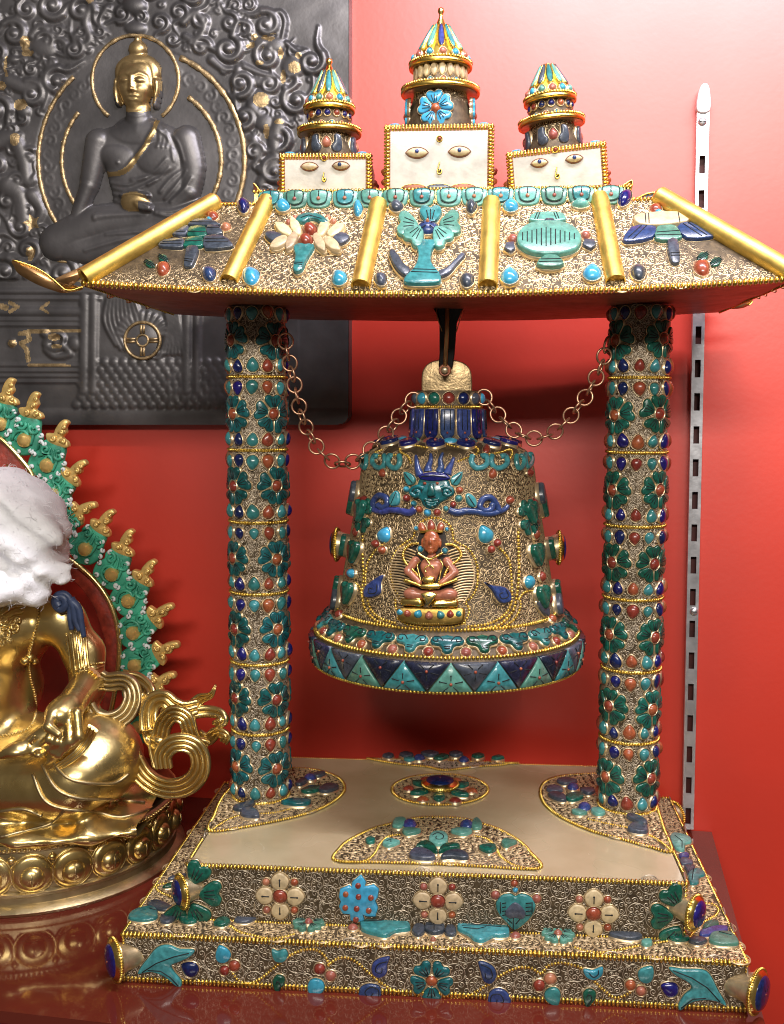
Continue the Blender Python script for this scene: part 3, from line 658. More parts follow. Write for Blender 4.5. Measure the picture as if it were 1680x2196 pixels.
cut('fish_pair_leaf', up, S2F, ZB, [(1320, 550), (1270, 500), (1215, 440), (1190, 370), (1230, 315), (1290, 300), (1330, 318), (1370, 300), (1430, 320), (1470, 375), (1450, 440), (1390, 510)], .0040, 'turquoise', 3,
    grooves=[[(1235, 360+k*28), (1262, 355+k*28)] for k in range(4)]+[[(1400, 360+k*28), (1440, 355+k*28)] for k in range(4)]+[[(1270, 470), (1305, 500)], [(1360, 470), (1330, 505)], [(1313, 460), (1312, 545)], [(1222, 350), (1222, 430)], [(1445, 350), (1445, 430)]])
cut('slate_heart', up, S2F, ZB, [(1325, 350), (1375, 385), (1400, 430), (1375, 465), (1330, 455), (1285, 460), (1255, 430), (1275, 390)], .0018, 'slate', 3, cup=None, z0=.0040)
for c, r in ((( 1188, 312), 32), ((1478, 338), 32), ((1322, 230), 26)): gem('coral_bead', up, S2F, ZB, c, o_circle(12), r, r, 0, .0040, 'coral_pale' if r > 30 else 'coral')
gem('turquoise_bead', up, S2F, ZB, (1328, 275), o_circle(12), 20, 20, 0, .0034, 'sky_turquoise')

# medallions let into the stone top
def patch(name, pts, z, seed, closed=True, r=.0036, m='wire_gold', surf=S2T, rim=True, sm=6, cut_y=None):
    P = np.array([surf.hit(*z(*q))[0] for q in spline(np.array(pts, float), sm, True)])
    P[:, 1] = np.clip(P[:, 1], -F2+.001, B2-.001)
    mb = MB(); n = len(P); c = P.mean(0); z1 = A3(0, 0, .0016); v = np.vstack([P, P+z1, [c+z1]])
    mb.add(v, [(j, (j+1) % n, n+(j+1) % n, n+j) for j in range(n)]+[(n+j, n+(j+1) % n, 2*n) for j in range(n)], 'patina_light')
    def ins(u, w):
        k = np.zeros(u.shape, bool)
        for i in range(n):
            a, b = P[i, :2], P[(i+1) % n, :2]; t = (a[1] > w) != (b[1] > w); k ^= t & (u < (b[0]-a[0])*(w-a[1])/(b[1]-a[1]+1e-15)+a[0])
        return k
    lo, hi = P.min(0), P.max(0)
    filigree(mb, plane_map((0, 0, P[0][2]+.0016), A3(1, 0, 0), A3(0, 1, 0), A3(0, 0, 1)), lo[0], hi[0], lo[1], hi[1], r, .0004, m, inside=ins, seed=seed)
    q = MB(); beads(q, P+A3(0, 0, .0008), A3(0, 0, 1), .0024, .0019, high=.0018, closed=True, m='gold')
    o = build(name, mb, up); build('beading', q, up); return o
patch('front_medallion', [(60, 880), (95, 790), (170, 730), (330, 655), (500, 610), (640, 580), (800, 575), (950, 585), (1090, 620), (1220, 665), (1350, 740), (1430, 820), (1495, 935), (1100, 922), (780, 905), (400, 893)], ZE, 21)
a = np.arange(28)/28*2*pi
patch('centre_medallion', [(797+338*math.cos(t), 378+108*math.sin(t)) for t in a], ZE, 22, sm=2)
patch('back_medallion', [(285, 155), (500, 195), (700, 215), (830, 240), (1050, 215), (1250, 200), (1350, 165), (1300, 158), (1000, 150), (600, 143), (350, 140)], ZE, 23, m='wire_silver')
patch('column_medallion', [(140, 670), (400, 640), (700, 580), (900, 520), (1040, 440), (1088, 370), (1050, 300), (930, 250), (800, 230), (600, 228), (430, 260), (330, 330), (230, 430), (170, 560)], ZD, 24)
patch('column_medallion', [(1065, 815), (900, 780), (700, 725), (500, 670), (300, 580), (180, 490), (140, 400), (170, 330), (260, 290), (400, 272), (600, 268), (800, 290), (925, 350), (970, 520), (1010, 650)], ZF, 25)
MED = Flat((0, 0, HT+.0016), (0, 0, 1))
for z, pts, m, h, gr in (
    (ZE, [(580, 860), (610, 825), (680, 822), (740, 850), (762, 888), (680, 892), (600, 880)], 'slate', .006, []),
    (ZE, [(805, 885), (830, 850), (900, 830), (970, 845), (1000, 880), (960, 890), (880, 880)], 'slate', .006, []),
    (ZE, [(625, 815), (650, 780), (710, 770), (760, 800), (778, 845), (720, 825), (670, 812)], 'malachite', .006, []),
    (ZE, [(790, 845), (810, 800), (870, 785), (930, 790), (930, 812), (860, 820)], 'malachite', .006, []),
    (ZE, [(718, 745), (740, 710), (790, 700), (840, 715), (852, 750), (830, 785), (780, 792), (730, 775)], 'sea_green', .006, [spline(np.array([(740, 740), (780, 720), (820, 740), (810, 765), (770, 765), (770, 745)], float), 3)]),
    (ZE, [(460, 640), (480, 600), (540, 595), (560, 620), (520, 660), (470, 655)], 'sea_green', .005, []), (ZE, [(530, 680), (580, 665), (660, 680), (640, 700), (560, 712)], 'sea_green', .005, []),
    (ZE, [(1020, 665), (1030, 610), (1065, 600), (1095, 640), (1080, 670)], 'sea_green', .005, []), (ZE, [(870, 690), (930, 668), (1010, 675), (1020, 695), (960, 715)], 'sea_green', .005, []),
    (ZE, [(390, 775), (420, 745), (470, 750), (515, 765), (480, 785), (430, 798)], 'sea_green', .005, [[(420, 770), (450, 760), (450, 780)]]), (ZE, [(270, 755), (290, 735), (335, 740), (335, 765), (295, 775)], 'malachite', .005, []),
    (ZE, [(1070, 800), (1120, 785), (1180, 785), (1190, 815), (1150, 840), (1100, 825)], 'malachite', .005, [[(1120, 810), (1150, 800), (1150, 820)]]), (ZE, [(1228, 770), (1260, 745), (1340, 765), (1300, 785), (1260, 800)], 'sea_green', .005, []),
    (ZD, [(300, 530), (340, 505), (400, 490), (440, 470), (450, 500), (400, 530), (350, 545)], 'slate', .006, []), (ZD, [(355, 550), (400, 530), (470, 545), (485, 590), (430, 590), (370, 580)], 'slate', .006, []),
    (ZD, [(640, 490), (700, 470), (780, 465), (850, 475), (830, 500), (740, 505)], 'teal', .006, []), (ZD, [(780, 400), (840, 370), (920, 370), (900, 400), (830, 415)], 'malachite', .005, []), (ZD, [(900, 390), (970, 350), (1045, 365), (1030, 390), (950, 410)], 'slate', .005, []),
    (ZD, [(740, 350), (790, 315), (830, 330), (780, 360)], 'slate', .005, []), (ZD, [(860, 285), (930, 265), (955, 280), (900, 300)], 'slate', .005, []),
    (ZF, [(180, 390), (210, 365), (270, 370), (300, 400), (230, 410)], 'slate', .005, []), (ZF, [(190, 430), (240, 410), (310, 430), (320, 470), (260, 465)], 'slate', .005, []), (ZF, [(320, 430), (400, 415), (450, 440), (390, 470), (330, 465)], 'malachite', .005, []),
    (ZF, [(255, 325), (320, 310), (400, 330), (360, 350), (290, 350)], 'slate', .005, []), (ZF, [(360, 540), (410, 535), (470, 555), (430, 570), (375, 560)], 'sea_green', .005, []), (ZF, [(500, 530), (560, 525), (600, 555), (560, 575), (510, 560)], 'sea_green', .005, []),
    (ZF, [(420, 395), (480, 380), (530, 400), (480, 425)], 'slate', .005, []), (ZF, [(745, 585), (800, 575), (890, 620), (880, 645), (800, 620)], 'slate', .006, []), (ZF, [(755, 680), (790, 640), (850, 635), (895, 660), (890, 700), (820, 700)], 'slate', .006, []),
    (ZE, [(390, 150), (430, 135), (470, 145), (440, 165)], 'slate', .005, []), (ZE, [(510, 140), (560, 125), (610, 145), (560, 160)], 'slate', .005, []), (ZE, [(660, 140), (720, 122), (790, 140), (740, 158)], 'slate', .006, []), (ZE, [(860, 140), (910, 125), (960, 145), (900, 158)], 'slate', .006, []),
    (ZE, [(1020, 150), (1070, 135), (1110, 150), (1060, 165)], 'malachite', .005, []), (ZE, [(1160, 165), (1210, 150), (1250, 165), (1200, 175)], 'malachite', .005, []), (ZE, [(540, 175), (580, 160), (620, 175), (580, 188)], 'turquoise', .005, []), (ZE, [(750, 165), (810, 140), (860, 155), (800, 178)], 'malachite', .005, [])):
    cut('medallion_stone', up, MED, z, pts, h, m, 3, grooves=gr)
for z, c, rx, ry in ((ZE, (582, 635), 50, 30), (ZE, (985, 640), 50, 30), (ZD, (845, 305), 45, 20), (ZF, (450, 515), 48, 30), (ZF, (370, 372), 42, 24), (ZE, (650, 165), 42, 18), (ZE, (965, 180), 36, 18)): gem('lapis_cabochon', up, MED, z, c, o_circle(14), rx, ry, 0, .007, 'lapis_pale')
beadpath(up, MED, ZE, [(510, 690), (430, 705), (370, 760), (330, 830), (250, 880), (90, 880)], .0022, .0014); beadpath(up, MED, ZE, [(1040, 700), (1130, 720), (1190, 780), (1230, 850), (1330, 910), (1480, 935)], .0022, .0014)
beadpath(up, MED, ZD, [(700, 510), (600, 535), (480, 545), (330, 560), (220, 610), (150, 660)], .0022, .0013); beadpath(up, MED, ZF, [(480, 580), (600, 610), (750, 640), (900, 690), (990, 740), (1060, 800)], .0022, .0013)
P = MED.hit(*ZE(797, 385))[0]
for k in range(6):
    t = k*pi/3-pi/2; d = np.array([math.cos(t), math.sin(t)]); mb = MB(); slab(mb, (d*.023+rot2(o_petal()*np.array([.0095, .0095]), math.degrees(t)-90)), P, A3(1, 0, 0), A3(0, 1, 0), A3(0, 0, 1), .0055, 'malachite'); build('petal', mb, up)
    t += pi/6; mb = MB(); slab(mb, np.array([math.cos(t), math.sin(t)])*.031+o_circle(14)*.0058, P, A3(1, 0, 0), A3(0, 1, 0), A3(0, 0, 1), .0050, 'coral', dome=1); build('coral_cabochon', mb, up)
boss(up, P, A3(0, 0, 1), .0155, .008, 'centre_boss')

# ---------------------------------------------------------------- columns
RC = .0262; NB = 7; Z0 = HT+.002
ROOFZ = .560
DZ = .0678
def column(cx, cy, fa, pat, a_st, tilt):
    c0 = A3(cx, cy, HT)
    body = MB(); lathe(body, [(RC*.2, 0), (RC, 0), (RC, ROOFZ+.004-HT), (RC*.2, ROOFZ+.004-HT)], c0, 'patina_light', 48)
    col = build('column', body, shrine, angle=40)
    f = MB(); cm = lambda u, v, h: np.stack([cx+(RC+h)*np.sin(u/RC), cy-(RC+h)*np.cos(u/RC), v+0*u], -1)
    filigree(f, cm, -pi*RC, pi*RC, HT+.003, ROOFZ, .0025, .00034, 'wire_silver', seed=int(31+10*cx), big=1.9); build('filigree', f, col)
    def fr(a, z):
        n = A3(math.sin(a), -math.cos(a), 0); return A3(cx, cy, z)+n*RC, A3(math.cos(a), math.sin(a), 0), A3(0, 0, 1), n
    for b in range(NB+1):
        z = Z0+DZ*b
        if b < NB:
            mb = MB(); a = np.arange(72)/72*2*pi; n = np.stack([np.sin(a), -np.cos(a), 0*a], 1)
            lathe(mb, [(RC, -.0014), (RC+.0012, -.0014), (RC+.0012, .0014), (RC, .0014)], (cx, cy, z), 'bright_gold', 48)
            beads(mb, A3(cx, cy, z)+n*(RC+.0010), n, .0028, .0016, high=.0016, closed=True); build('band_beading', mb, col)
        for s in (-1, 1):
            if b == 0 and s < 0 or b == NB and s > 0: continue
            zz = z+s*.0092
            for k in range(12):
                a = (k-6)*pi/6+a_st
                aa = (a+pi) % (2*pi)-pi
                if abs(aa) > math.radians(112): continue
                m = pat[k % len(pat)]; P, U, V, N = fr(aa, zz)
                o = rot2(o_drop(18)*np.array([.0053, .0051])*(1+rng.normal(0, .07)), rng.normal(0, 5)); o = o if s > 0 else -o; N = unit(N+.08*rng.normal(size=3)); U, V, N = frame(N, U); P = P+V*rng.normal(0, .0005)+U*rng.normal(0, .0005)
                mb = MB(); slab(mb, o, P, U, V, N, .0050+rng.normal(0, .0004), m, dome=1, cupw=.0008, cuph=.4); build(m.split('_')[0]+'_drop', mb, col)
        if b < NB:
            zz = z+DZ*.5
            for k in range(4):
                a = fa+k*pi/2+rng.normal(0, .04); zz = z+DZ*.5+rng.normal(0, .0008); P, U, V, N = fr(a, zz); mb = MB()
                for j in range(5):   # petals follow the curve of the shaft
                    t = math.radians(90+72*j); t += rng.normal(0, .05); d = np.array([math.cos(t), math.sin(t)]); e = np.array([d[1], -d[0]]); R = .0176*(1+rng.normal(0, .03))
                    o = (o_heart()[:, 1:]*.36*d+o_heart()[:, :1]*.50*e)*R
                    ax = d[0]*.62*R/RC; P2, U2, V2, N2 = fr(a+ax, zz+d[1]*.62*R)
                    g = [np.array([(-.26*d+q*.2*e)*R, (.18*d+q*.62*e)*R]) for q in (-.28, 0, .28)]
                    slab(mb, o, P2, U2, V2, N2, .0034, 'teal' if cx < 0 else 'malachite', grooves=g, gw=.0004, cupw=.0007)
                slab(mb, o_circle(16)*.0053, P, U, V, N, .0062, 'coral', dome=1, cupw=.0007, cuph=.6); build('flower', mb, col)
    return col
XC = .1779
column(-XC+.0045, .0113, math.radians(-43), ('turquoise', 'lapis', 'turquoise', 'coral'), math.radians(2), 0)
column(XC+.0045, .0183, math.radians(-54), ('coral', 'turquoise', 'lapis'), math.radians(-8), 0)

# ---------------------------------------------------------------- roof
EL, ER, EF, EB = -.2915, .2795, -.113, .146          # eave edges
TL, TR, TF, TB, TZ = -.1985, .1870, -.040, .073, .6485
def eave(t, s):      # t 0..1 along a side; the middle of each side hangs slightly
    return (2*t-1)**2
def eavez(x, y): return .5635+.0105*((x-(EL+ER)/2)/((ER-EL)/2))**2*(1-.25*(y-EF)/(EB-EF))
n = 24
sides = []
tx = np.linspace(0, 1, n+1)
Fe = np.stack([EL+(ER-EL)*tx, np.full(n+1, EF), eavez(EL+(ER-EL)*tx, EF)], 1); Ft = np.stack([TL+(TR-TL)*tx, np.full(n+1, TF), np.full(n+1, TZ)], 1)
Be = np.stack([EL+(ER-EL)*tx, np.full(n+1, EB), eavez(EL+(ER-EL)*tx, EB)], 1); Bt = np.stack([TL+(TR-TL)*tx, np.full(n+1, TB), np.full(n+1, TZ)], 1)
Le = np.stack([np.full(n+1, EL), EF+(EB-EF)*tx, np.linspace(Fe[0, 2], Be[0, 2], n+1)], 1); Lt = np.stack([np.full(n+1, TL), TF+(TB-TF)*tx, np.full(n+1, TZ)], 1)
Re = np.stack([np.full(n+1, ER), EF+(EB-EF)*tx, np.linspace(Fe[-1, 2], Be[-1, 2], n+1)], 1); Rt = np.stack([np.full(n+1, TR), TF+(TB-TF)*tx, np.full(n+1, TZ)], 1)
mb = MB()
def sheet(a, b, m, flip=False):
    k = len(a); f = np.array([(i, i+1, k+i+1, k+i) for i in range(k-1)]); f = f[:, ::-1] if flip else f; mb.add(np.vstack([a, b]), f, m)
sheet(Fe, Ft, 'patina_light'); sheet(Be, Bt, 'patina_light', True); sheet(Le, Lt, 'patina_light', True); sheet(Re, Rt, 'patina_light')
mb.add([(TL, TF, TZ), (TR, TF, TZ), (TR, TB, TZ), (TL, TB, TZ)], [(0, 1, 2, 3)], 'bright_gold')
roof = build('roof', mb, shrine, smooth=False)
mb = MB(); ny = 12; g = []      # the thin copper ceiling, slightly buckled
for j in range(ny+1):
    s = j/ny; row = Fe*(1-s)+Be*s; row = row.copy(); row[:, 2] = eavez(row[:, 0], row[:, 1])-.0022-.0012*np.sin(row[:, 0]*55+j*1.3)*(.3+.7*math.sin(pi*s))*.6; g.append(row)
g = np.array(g); k = n+1
mb.add(g.reshape(-1, 3), [(j*k+i, (j+1)*k+i, (j+1)*k+i+1, j*k+i+1) for j in range(ny) for i in range(n)], 'copper')
sheet(Fe, g[0], 'copper', True); sheet(Be, g[-1], 'copper'); sheet(Le, g[:, 0][np.linspace(0, ny, n+1).round().astype(int)], 'copper'); sheet(Re, g[:, -1][np.linspace(0, ny, n+1).round().astype(int)], 'copper', True)
build('roof_underside', mb, roof)
rN = unit(np.cross(A3(1, 0, 0), A3(0, TF-EF, TZ-.566))); RF = Flat(((EL+ER)/2, EF, .566), rN)
SL = math.hypot(TF-EF, TZ-.566)
fm = lambda u, v, h: np.stack([(EL+ER)/2+u, EF+(TF-EF)*v/SL, eavez((EL+ER)/2+u, EF)*(1-v/SL)+TZ*v/SL], -1)+h[..., None]*rN
f = MB(); HW = (ER-EL)/2
filigree(f, fm, -HW+.004, HW-.004, .003, SL-.002, .0031, .00037, 'wire_gold', inside=lambda u, v: np.abs(u) < HW-.006-v/SL*.092, seed=41, big=2.5); build('filigree', f, roof)
for (a, b, N, s) in ((Le, Lt, unit(A3(-.66, 0, .75)), 42), (Re, Rt, unit(A3(.66, 0, .75)), 43)):
    U = A3(0, 1, 0); V = unit(b[12]-a[12]); ln = np.linalg.norm(b[12]-a[12]); c = a[12]; f = MB()
    filigree(f, plane_map(c, U, V, N), -.125, .125, .003, ln-.002, .0040, .0006, 'wire_gold', inside=lambda u, v, ln=ln: np.abs(u) < .125-v/ln*.07, seed=s); build('filigree', f, roof)
for P_, N, pi_, ac in ((Fe, (0, -1, .5), .0031, .0031), (Le[::-1], (-1, 0, .5), .0031, .0028), (Re, (1, 0, .5), .0031, .0028)):
    mb = MB(); beads(mb, P_+A3(0, 0, -.0004), unit(A3(*N)), .0040, .0034, high=.0028, m='gold'); build('eave_beading', mb, roof)
mb = MB(); beads(mb, Ft+A3(0, -.0005, .0008), unit(A3(0, -.6, .8)), .0031, .0026, high=.0018, m='gold'); build('ridge_beading', mb, roof)
# rounded roll tiles down the slope and the two hips
def roll(a, b, r, name, m='roll_gold', squash=1.):
    a, b = np.asarray(a), np.asarray(b); mb = MB(); ax = unit(b-a); U, V, N = frame(ax, (0, 0, 1))
    P = np.linspace(0, 1, 9)[:, None]*(b-a)+a
    tube(mb, P, r, m, 18, caps=False)
    L = np.linalg.norm(b-a)
    lathe(mb, [(r, 0), (r*1.02, -.0006), (r*.88, -.0008), (r*.86, .010)], b, m, 18, -ax); lathe(mb, [(r*.87, .0018), (.0001, .0018)], b, 'dark_gold', 18, -ax)
    lathe(mb, [(r, 0), (r*.7, .003), (.0001, .004)], a, m, 18, -ax)
    return build(name, mb, roof)
for (z0, p0), (z1, p1) in (((ZK, (187, 150)), (ZJ, (1425, 652))), ((ZK, (882, 168)), (ZK, (770, 690))), ((ZK, (1592, 160)), (ZK, (1568, 690))), ((ZL, (612, 122)), (ZL, (705, 612)))):
    a, _ = RF.hit(*z0(*p0)); b, _ = RF.hit(*z1(*p1)); roll(a+rN*.0012, b+rN*.0012+(a-b)*.012, .0080, 'roll_tile')
for a, b in ((Ft[0], Fe[0]), (Ft[-1], Fe[-1])): roll(a+A3(0, -.001, .003), b+A3(0, 0, .004), .0085, 'hip_roll')
for a, b in ((Bt[0], Be[0]), (Bt[-1], Be[-1])): roll(a+A3(0, .001, .003), b+A3(0, 0, .004), .0070, 'hip_roll')
# upturned sheet-metal leaves at the corners
def corner_leaf(z, pts, Y, curl, parent=roof, name='corner_leaf', m='copper'):
    q = spline(np.array(pts, float), 4, True); P = np.array([atY(*z(*p), Y) for p in q]); c = P.mean(0)
    s = (P[:, 0]-P[:, 0].min())/(np.ptp(P[:, 0])+1e-9); P[:, 1] += curl*(s-.5)
    mb = MB(); nn = len(P); d = A3(0, .0011, .0004); v = np.vstack([P, P+d, [P.mean(0), P.mean(0)+d]])
    mb.add(v, [(j, (j+1) % nn, 2*nn) for j in range(nn)]+[(nn+(j+1) % nn, nn+j, 2*nn+1) for j in range(nn)]+[((j+1) % nn, j, nn+j, nn+(j+1) % nn) for j in range(nn)], m)
    if name != 'hip_flange': tube(mb, P[:len(P)//2+3]-A3(0, .0003, 0), .0007, 'gold', 6)
    return build(name, mb, parent)
mat('leaf_copper', (.62, .36, .16), .32, .9, .35, 60, .15, 200)
corner_leaf(ZJ, [(38, 512), (150, 545), (205, 575), (250, 610), (310, 668), (335, 690), (380, 690), (430, 668), (425, 690), (330, 712), (270, 700), (170, 660), (75, 600), (50, 560)], -.128, .02, m='leaf_copper')
corner_leaf(ZJ, [(310, 650), (440, 560), (560, 500), (660, 452), (670, 466), (600, 510), (470, 590), (440, 640), (400, 685), (340, 690)], -.094, .03, name='hip_flange', m='leaf_copper')
corner_leaf(ZL, [(1360, 752), (1400, 725), (1490, 705), (1500, 720), (1450, 750), (1380, 760)], .10, .01, m='leaf_copper')
# raised crest with lotus petals and its corner leaves
CL, CRr, CTZ = -.1640, .1625, .0115
mb = MB(); box(mb, (CL, TF+.002, TZ), (CRr, TB-.004, TZ+CTZ), 'bright_gold'); crest = build('roof_crest', mb, shrine, smooth=False)
mb = MB(); beads(mb, np.array([(CL, TF+.001, TZ+CTZ), (CRr, TF+.001, TZ+CTZ)]), unit(A3(0, -.5, .8)), .0031, .0022, high=.0016); build('beading', mb, crest)
CFt = Flat((0, TF-.0005, 0), (0, -1, 0))
for i, x in enumerate((581, 633, 684, 740, 793, 848, 904, 962, 1016, 1073, 1130, 1187, 1245, 1308)):
    y = 433-.02*(x-581)*.7; w = 26
    P, N = CFt.hit(x, y); U, V, N = frame(A3(0, -1, .35)); sc = .00041; mb = MB()
    slab(mb, spline(np.array([(-25, 19), (0, 20), (25, 19), (26, 0), (20, -15), (0, -20), (-20, -15), (-26, 0)], float), 3, True)*sc, P, U, V, N, .0030, 'sea_green', cupw=.0006)
    slab(mb, spline(np.array([(-15, 18), (15, 18), (16, 0), (12, -9), (0, -13), (-12, -9), (-16, 0)], float), 3, True)*sc, P, U, V, N, .0018, 'turquoise' if i % 3 == 0 else 'sea_green', cup='groove', cupw=.0006, cuph=.6, z0=.0030, grooves=[np.array([(0, 18), (0, 4)])*sc])
    ball(mb, P+N*.0052-V*.0002, (.0018, .0018, .0014), 'coral_pale', 10, 5, U, V, N); build('lotus_petal', mb, crest)
corner_leaf(lambda x, y: (x, y), [(543, 394), (551, 402), (560, 413), (572, 420), (566, 428), (552, 428), (545, 415)], TF+.002, .0, crest, 'crest_leaf', 'copper')
corner_leaf(lambda x, y: (x, y), [(1322, 408), (1336, 398), (1352, 388), (1355, 393), (1350, 410), (1338, 414), (1326, 412)], TF+.002, .0, crest, 'crest_leaf', 'leaf_copper')
corner_leaf(lambda x, y: (x, y), [(463, 441), (480, 436), (530, 438), (545, 442), (500, 445)], TF+.012, .0, crest, 'crest_stone_strip', 'lapis')
corner_leaf(lambda x, y: (x, y), [(1362, 430), (1385, 416), (1415, 413), (1420, 418), (1400, 428), (1380, 434)], TF+.012, .0, crest, 'crest_stone_strip', 'slate')
# auspicious emblems in cut stone on the front slope
G = dict(cupw=.0009, cuph=.5)
R = lambda *a, **k: cut('emblem_stone', roof, RF, *a, **k)
# parasols (two)
for z, parts in ((ZJ, (('slate', [(1145, 292), (1190, 262), (1300, 258), (1365, 285), (1365, 300), (1240, 300)], [[(1170, 283), (1350, 285)]]),
                       ('slate', [(1062, 360), (1105, 320), (1150, 300), (1170, 310), (1150, 362)], [[(1085, 350), (1150, 345)]]),
                       ('malachite', [(1160, 345), (1180, 308), (1275, 305), (1285, 345), (1280, 375), (1165, 372)], [[(1165, 345), (1280, 350)]]),
                       ('slate', [(1290, 300), (1360, 300), (1390, 355), (1290, 362)], [[(1290, 320), (1370, 322)]]),
                       ('slate', [(968, 428), (1010, 395), (1130, 385), (1135, 425), (1120, 448), (1000, 442)], [[(985, 425), (1125, 425)], [(1000, 412), (1125, 405)]]),
                       ('malachite', [(1135, 420), (1165, 378), (1258, 376), (1262, 420), (1250, 440), (1140, 440)], [[(1145, 410), (1255, 405)]]),
                       ('slate', [(1265, 400), (1280, 368), (1390, 365), (1455, 418), (1440, 445), (1280, 455)], [[(1275, 415), (1430, 415)], [(1275, 395), (1410, 395)]]),
                       ('slate', [(1135, 545), (1150, 455), (1170, 435), (1225, 435), (1228, 480), (1195, 560), (1170, 575), (1140, 570)], [[(1140, 535), (1195, 545)], [(1142, 522), (1200, 530)]]))),
                 (ZL, (('shell', [(805, 265), (830, 240), (940, 228), (1080, 228), (1130, 250), (1110, 285), (960, 305), (840, 300)], [[(870, 240), (875, 298)], [(890, 240), (893, 300)], [(1060, 235), (1070, 290)]]),
                       ('lapis_pale', [(742, 385), (790, 310), (880, 298), (935, 312), (915, 370), (800, 395)], [[(775, 375), (850, 305)], [(800, 385), (880, 305)]]),
                       ('sea_green', [(930, 378), (940, 310), (990, 298), (1050, 305), (1085, 370), (1010, 388)], [[(938, 345), (1070, 335)], [(935, 362), (1080, 358)]]),
                       ('lapis_pale', [(1055, 310), (1110, 280), (1170, 300), (1262, 355), (1240, 372), (1110, 375)], [[(1090, 295), (1200, 370)], [(1120, 288), (1230, 365)]]),
                       ('slate', [(1000, 385), (1060, 382), (1072, 480), (1068, 515), (1035, 520), (1015, 490)], [[(1018, 465), (1070, 463)], [(1020, 480), (1072, 478)]])))):
    for m, p, g in parts: R(z, p, .0058 if m != 'shell' else .0068, m, 2, grooves=g)
for z, c, r, m in ((ZJ, (1320, 225), 38, 'coral'), (ZJ, (1410, 298), 32, 'coral_pale'), (ZJ, (1300, 255), 22, 'sky_turquoise'), (ZL, (935, 190), 34, 'coral'), (ZL, (950, 218), 24, 'sky_turquoise'), (ZL, (110, 365), 30, 'coral_pale'), (ZL, (530, 345), 28, 'coral_pale')):
    gem(m.split('_')[0]+'_bead', roof, RF, z, c, o_circle(14), r, r*.8, 0, .0062, m)
# lotus
for i, (x, y, sx, sy, ro) in enumerate(((290, 345, 42, 62, 55), (365, 330, 42, 62, 25), (540, 335, 42, 62, -25), (618, 352, 42, 62, -55), (262, 430, 42, 62, 120), (340, 420, 40, 62, 150), (515, 430, 42, 62, -150), (595, 440, 44, 60, -128))):
    gem('lotus_petal', roof, RF, ZK, (x, y), o_petal(), sx*1.15, sy, ro, .0060, 'shell', dome=0)
R(ZK, [(365, 295), (395, 260), (450, 248), (520, 258), (575, 305), (530, 315), (500, 290), (450, 288), (420, 308)], .0062, 'turquoise', 3, grooves=[[(400, 285), (450, 268), (530, 290)]])
R(ZK, [(175, 372), (210, 360), (275, 375), (280, 405), (225, 425), (180, 395)], .0056, 'slate', 2); R(ZK, [(600, 400), (640, 368), (690, 378), (702, 405), (650, 440)], .0056, 'slate', 2)
R(ZK, [(355, 460), (400, 440), (475, 448), (478, 470), (430, 550), (410, 600), (375, 620), (350, 595), (365, 520)], .0064, 'turquoise', 3, grooves=[[(360, 575), (410, 580)], [(358, 565), (412, 568)]])
for c in ((455, 350), (430, 418)): gem('coral_cabochon', roof, RF, ZK, c, o_circle(16), 46, 38, 0, .0105, 'coral')
for c in ((320, 290), (360, 262), (565, 262), (600, 285), (640, 312), (410, 245)): gem('coral_bead', roof, RF, ZK, c, o_circle(10), 20, 16, 0, .0048, 'coral_pale')
# vase with flower
R(ZK, [(1130, 420), (1240, 420), (1250, 440), (1218, 480), (1215, 560), (1262, 620), (1275, 665), (1240, 690), (1070, 690), (1045, 660), (1100, 600), (1130, 540), (1130, 480), (1110, 440)], .0064, 'turquoise', 3, grooves=[[(1100, 608), (1245, 612)], [(1090, 625), (1255, 630)]])
R(ZK, [(950, 490), (975, 475), (1010, 510), (1040, 560), (1085, 600), (1060, 640), (1020, 620), (985, 580), (960, 530)], .0058, 'slate', 3); R(ZK, [(1260, 610), (1310, 590), (1360, 540), (1400, 500), (1425, 510), (1380, 560), (1330, 620), (1280, 645), (1262, 635)], .0058, 'slate', 3)
for x, y, ro, m, s in ((1210, 262, 0, 'turquoise', 1.), (1068, 318, 82, 'sea_green', 1.1), (1330, 312, -82, 'sea_green', 1.1), (1115, 385, 140, 'sea_green', 1.05), (1275, 388, -140, 'sea_green', 1.05)):
    gem('flower_petal', roof, RF, ZK, (x, y), o_heart(), 72*s, 60*s, ro, .0066, m, dome=0, groove=[[(-.15, -.6), (-.35, .35)], [(0, -.6), (0, .45)], [(.15, -.6), (.35, .35)]])
gem('lapis_rosette', roof, RF, ZK, (1192, 332), o_circle(18), 66, 42, 0, .0086, 'lapis_pale', groove=[[(0, .3), (0, .9)], [(.3, .1), (.9, .3)], [(-.3, .1), (-.9, .3)], [(.2, -.3), (.6, -.8)], [(-.2, -.3), (-.6, -.8)]]); gem('coral_bead', roof, RF, ZK, (1192, 318), o_circle(10), 16, 13, 0, .011, 'coral_pale')
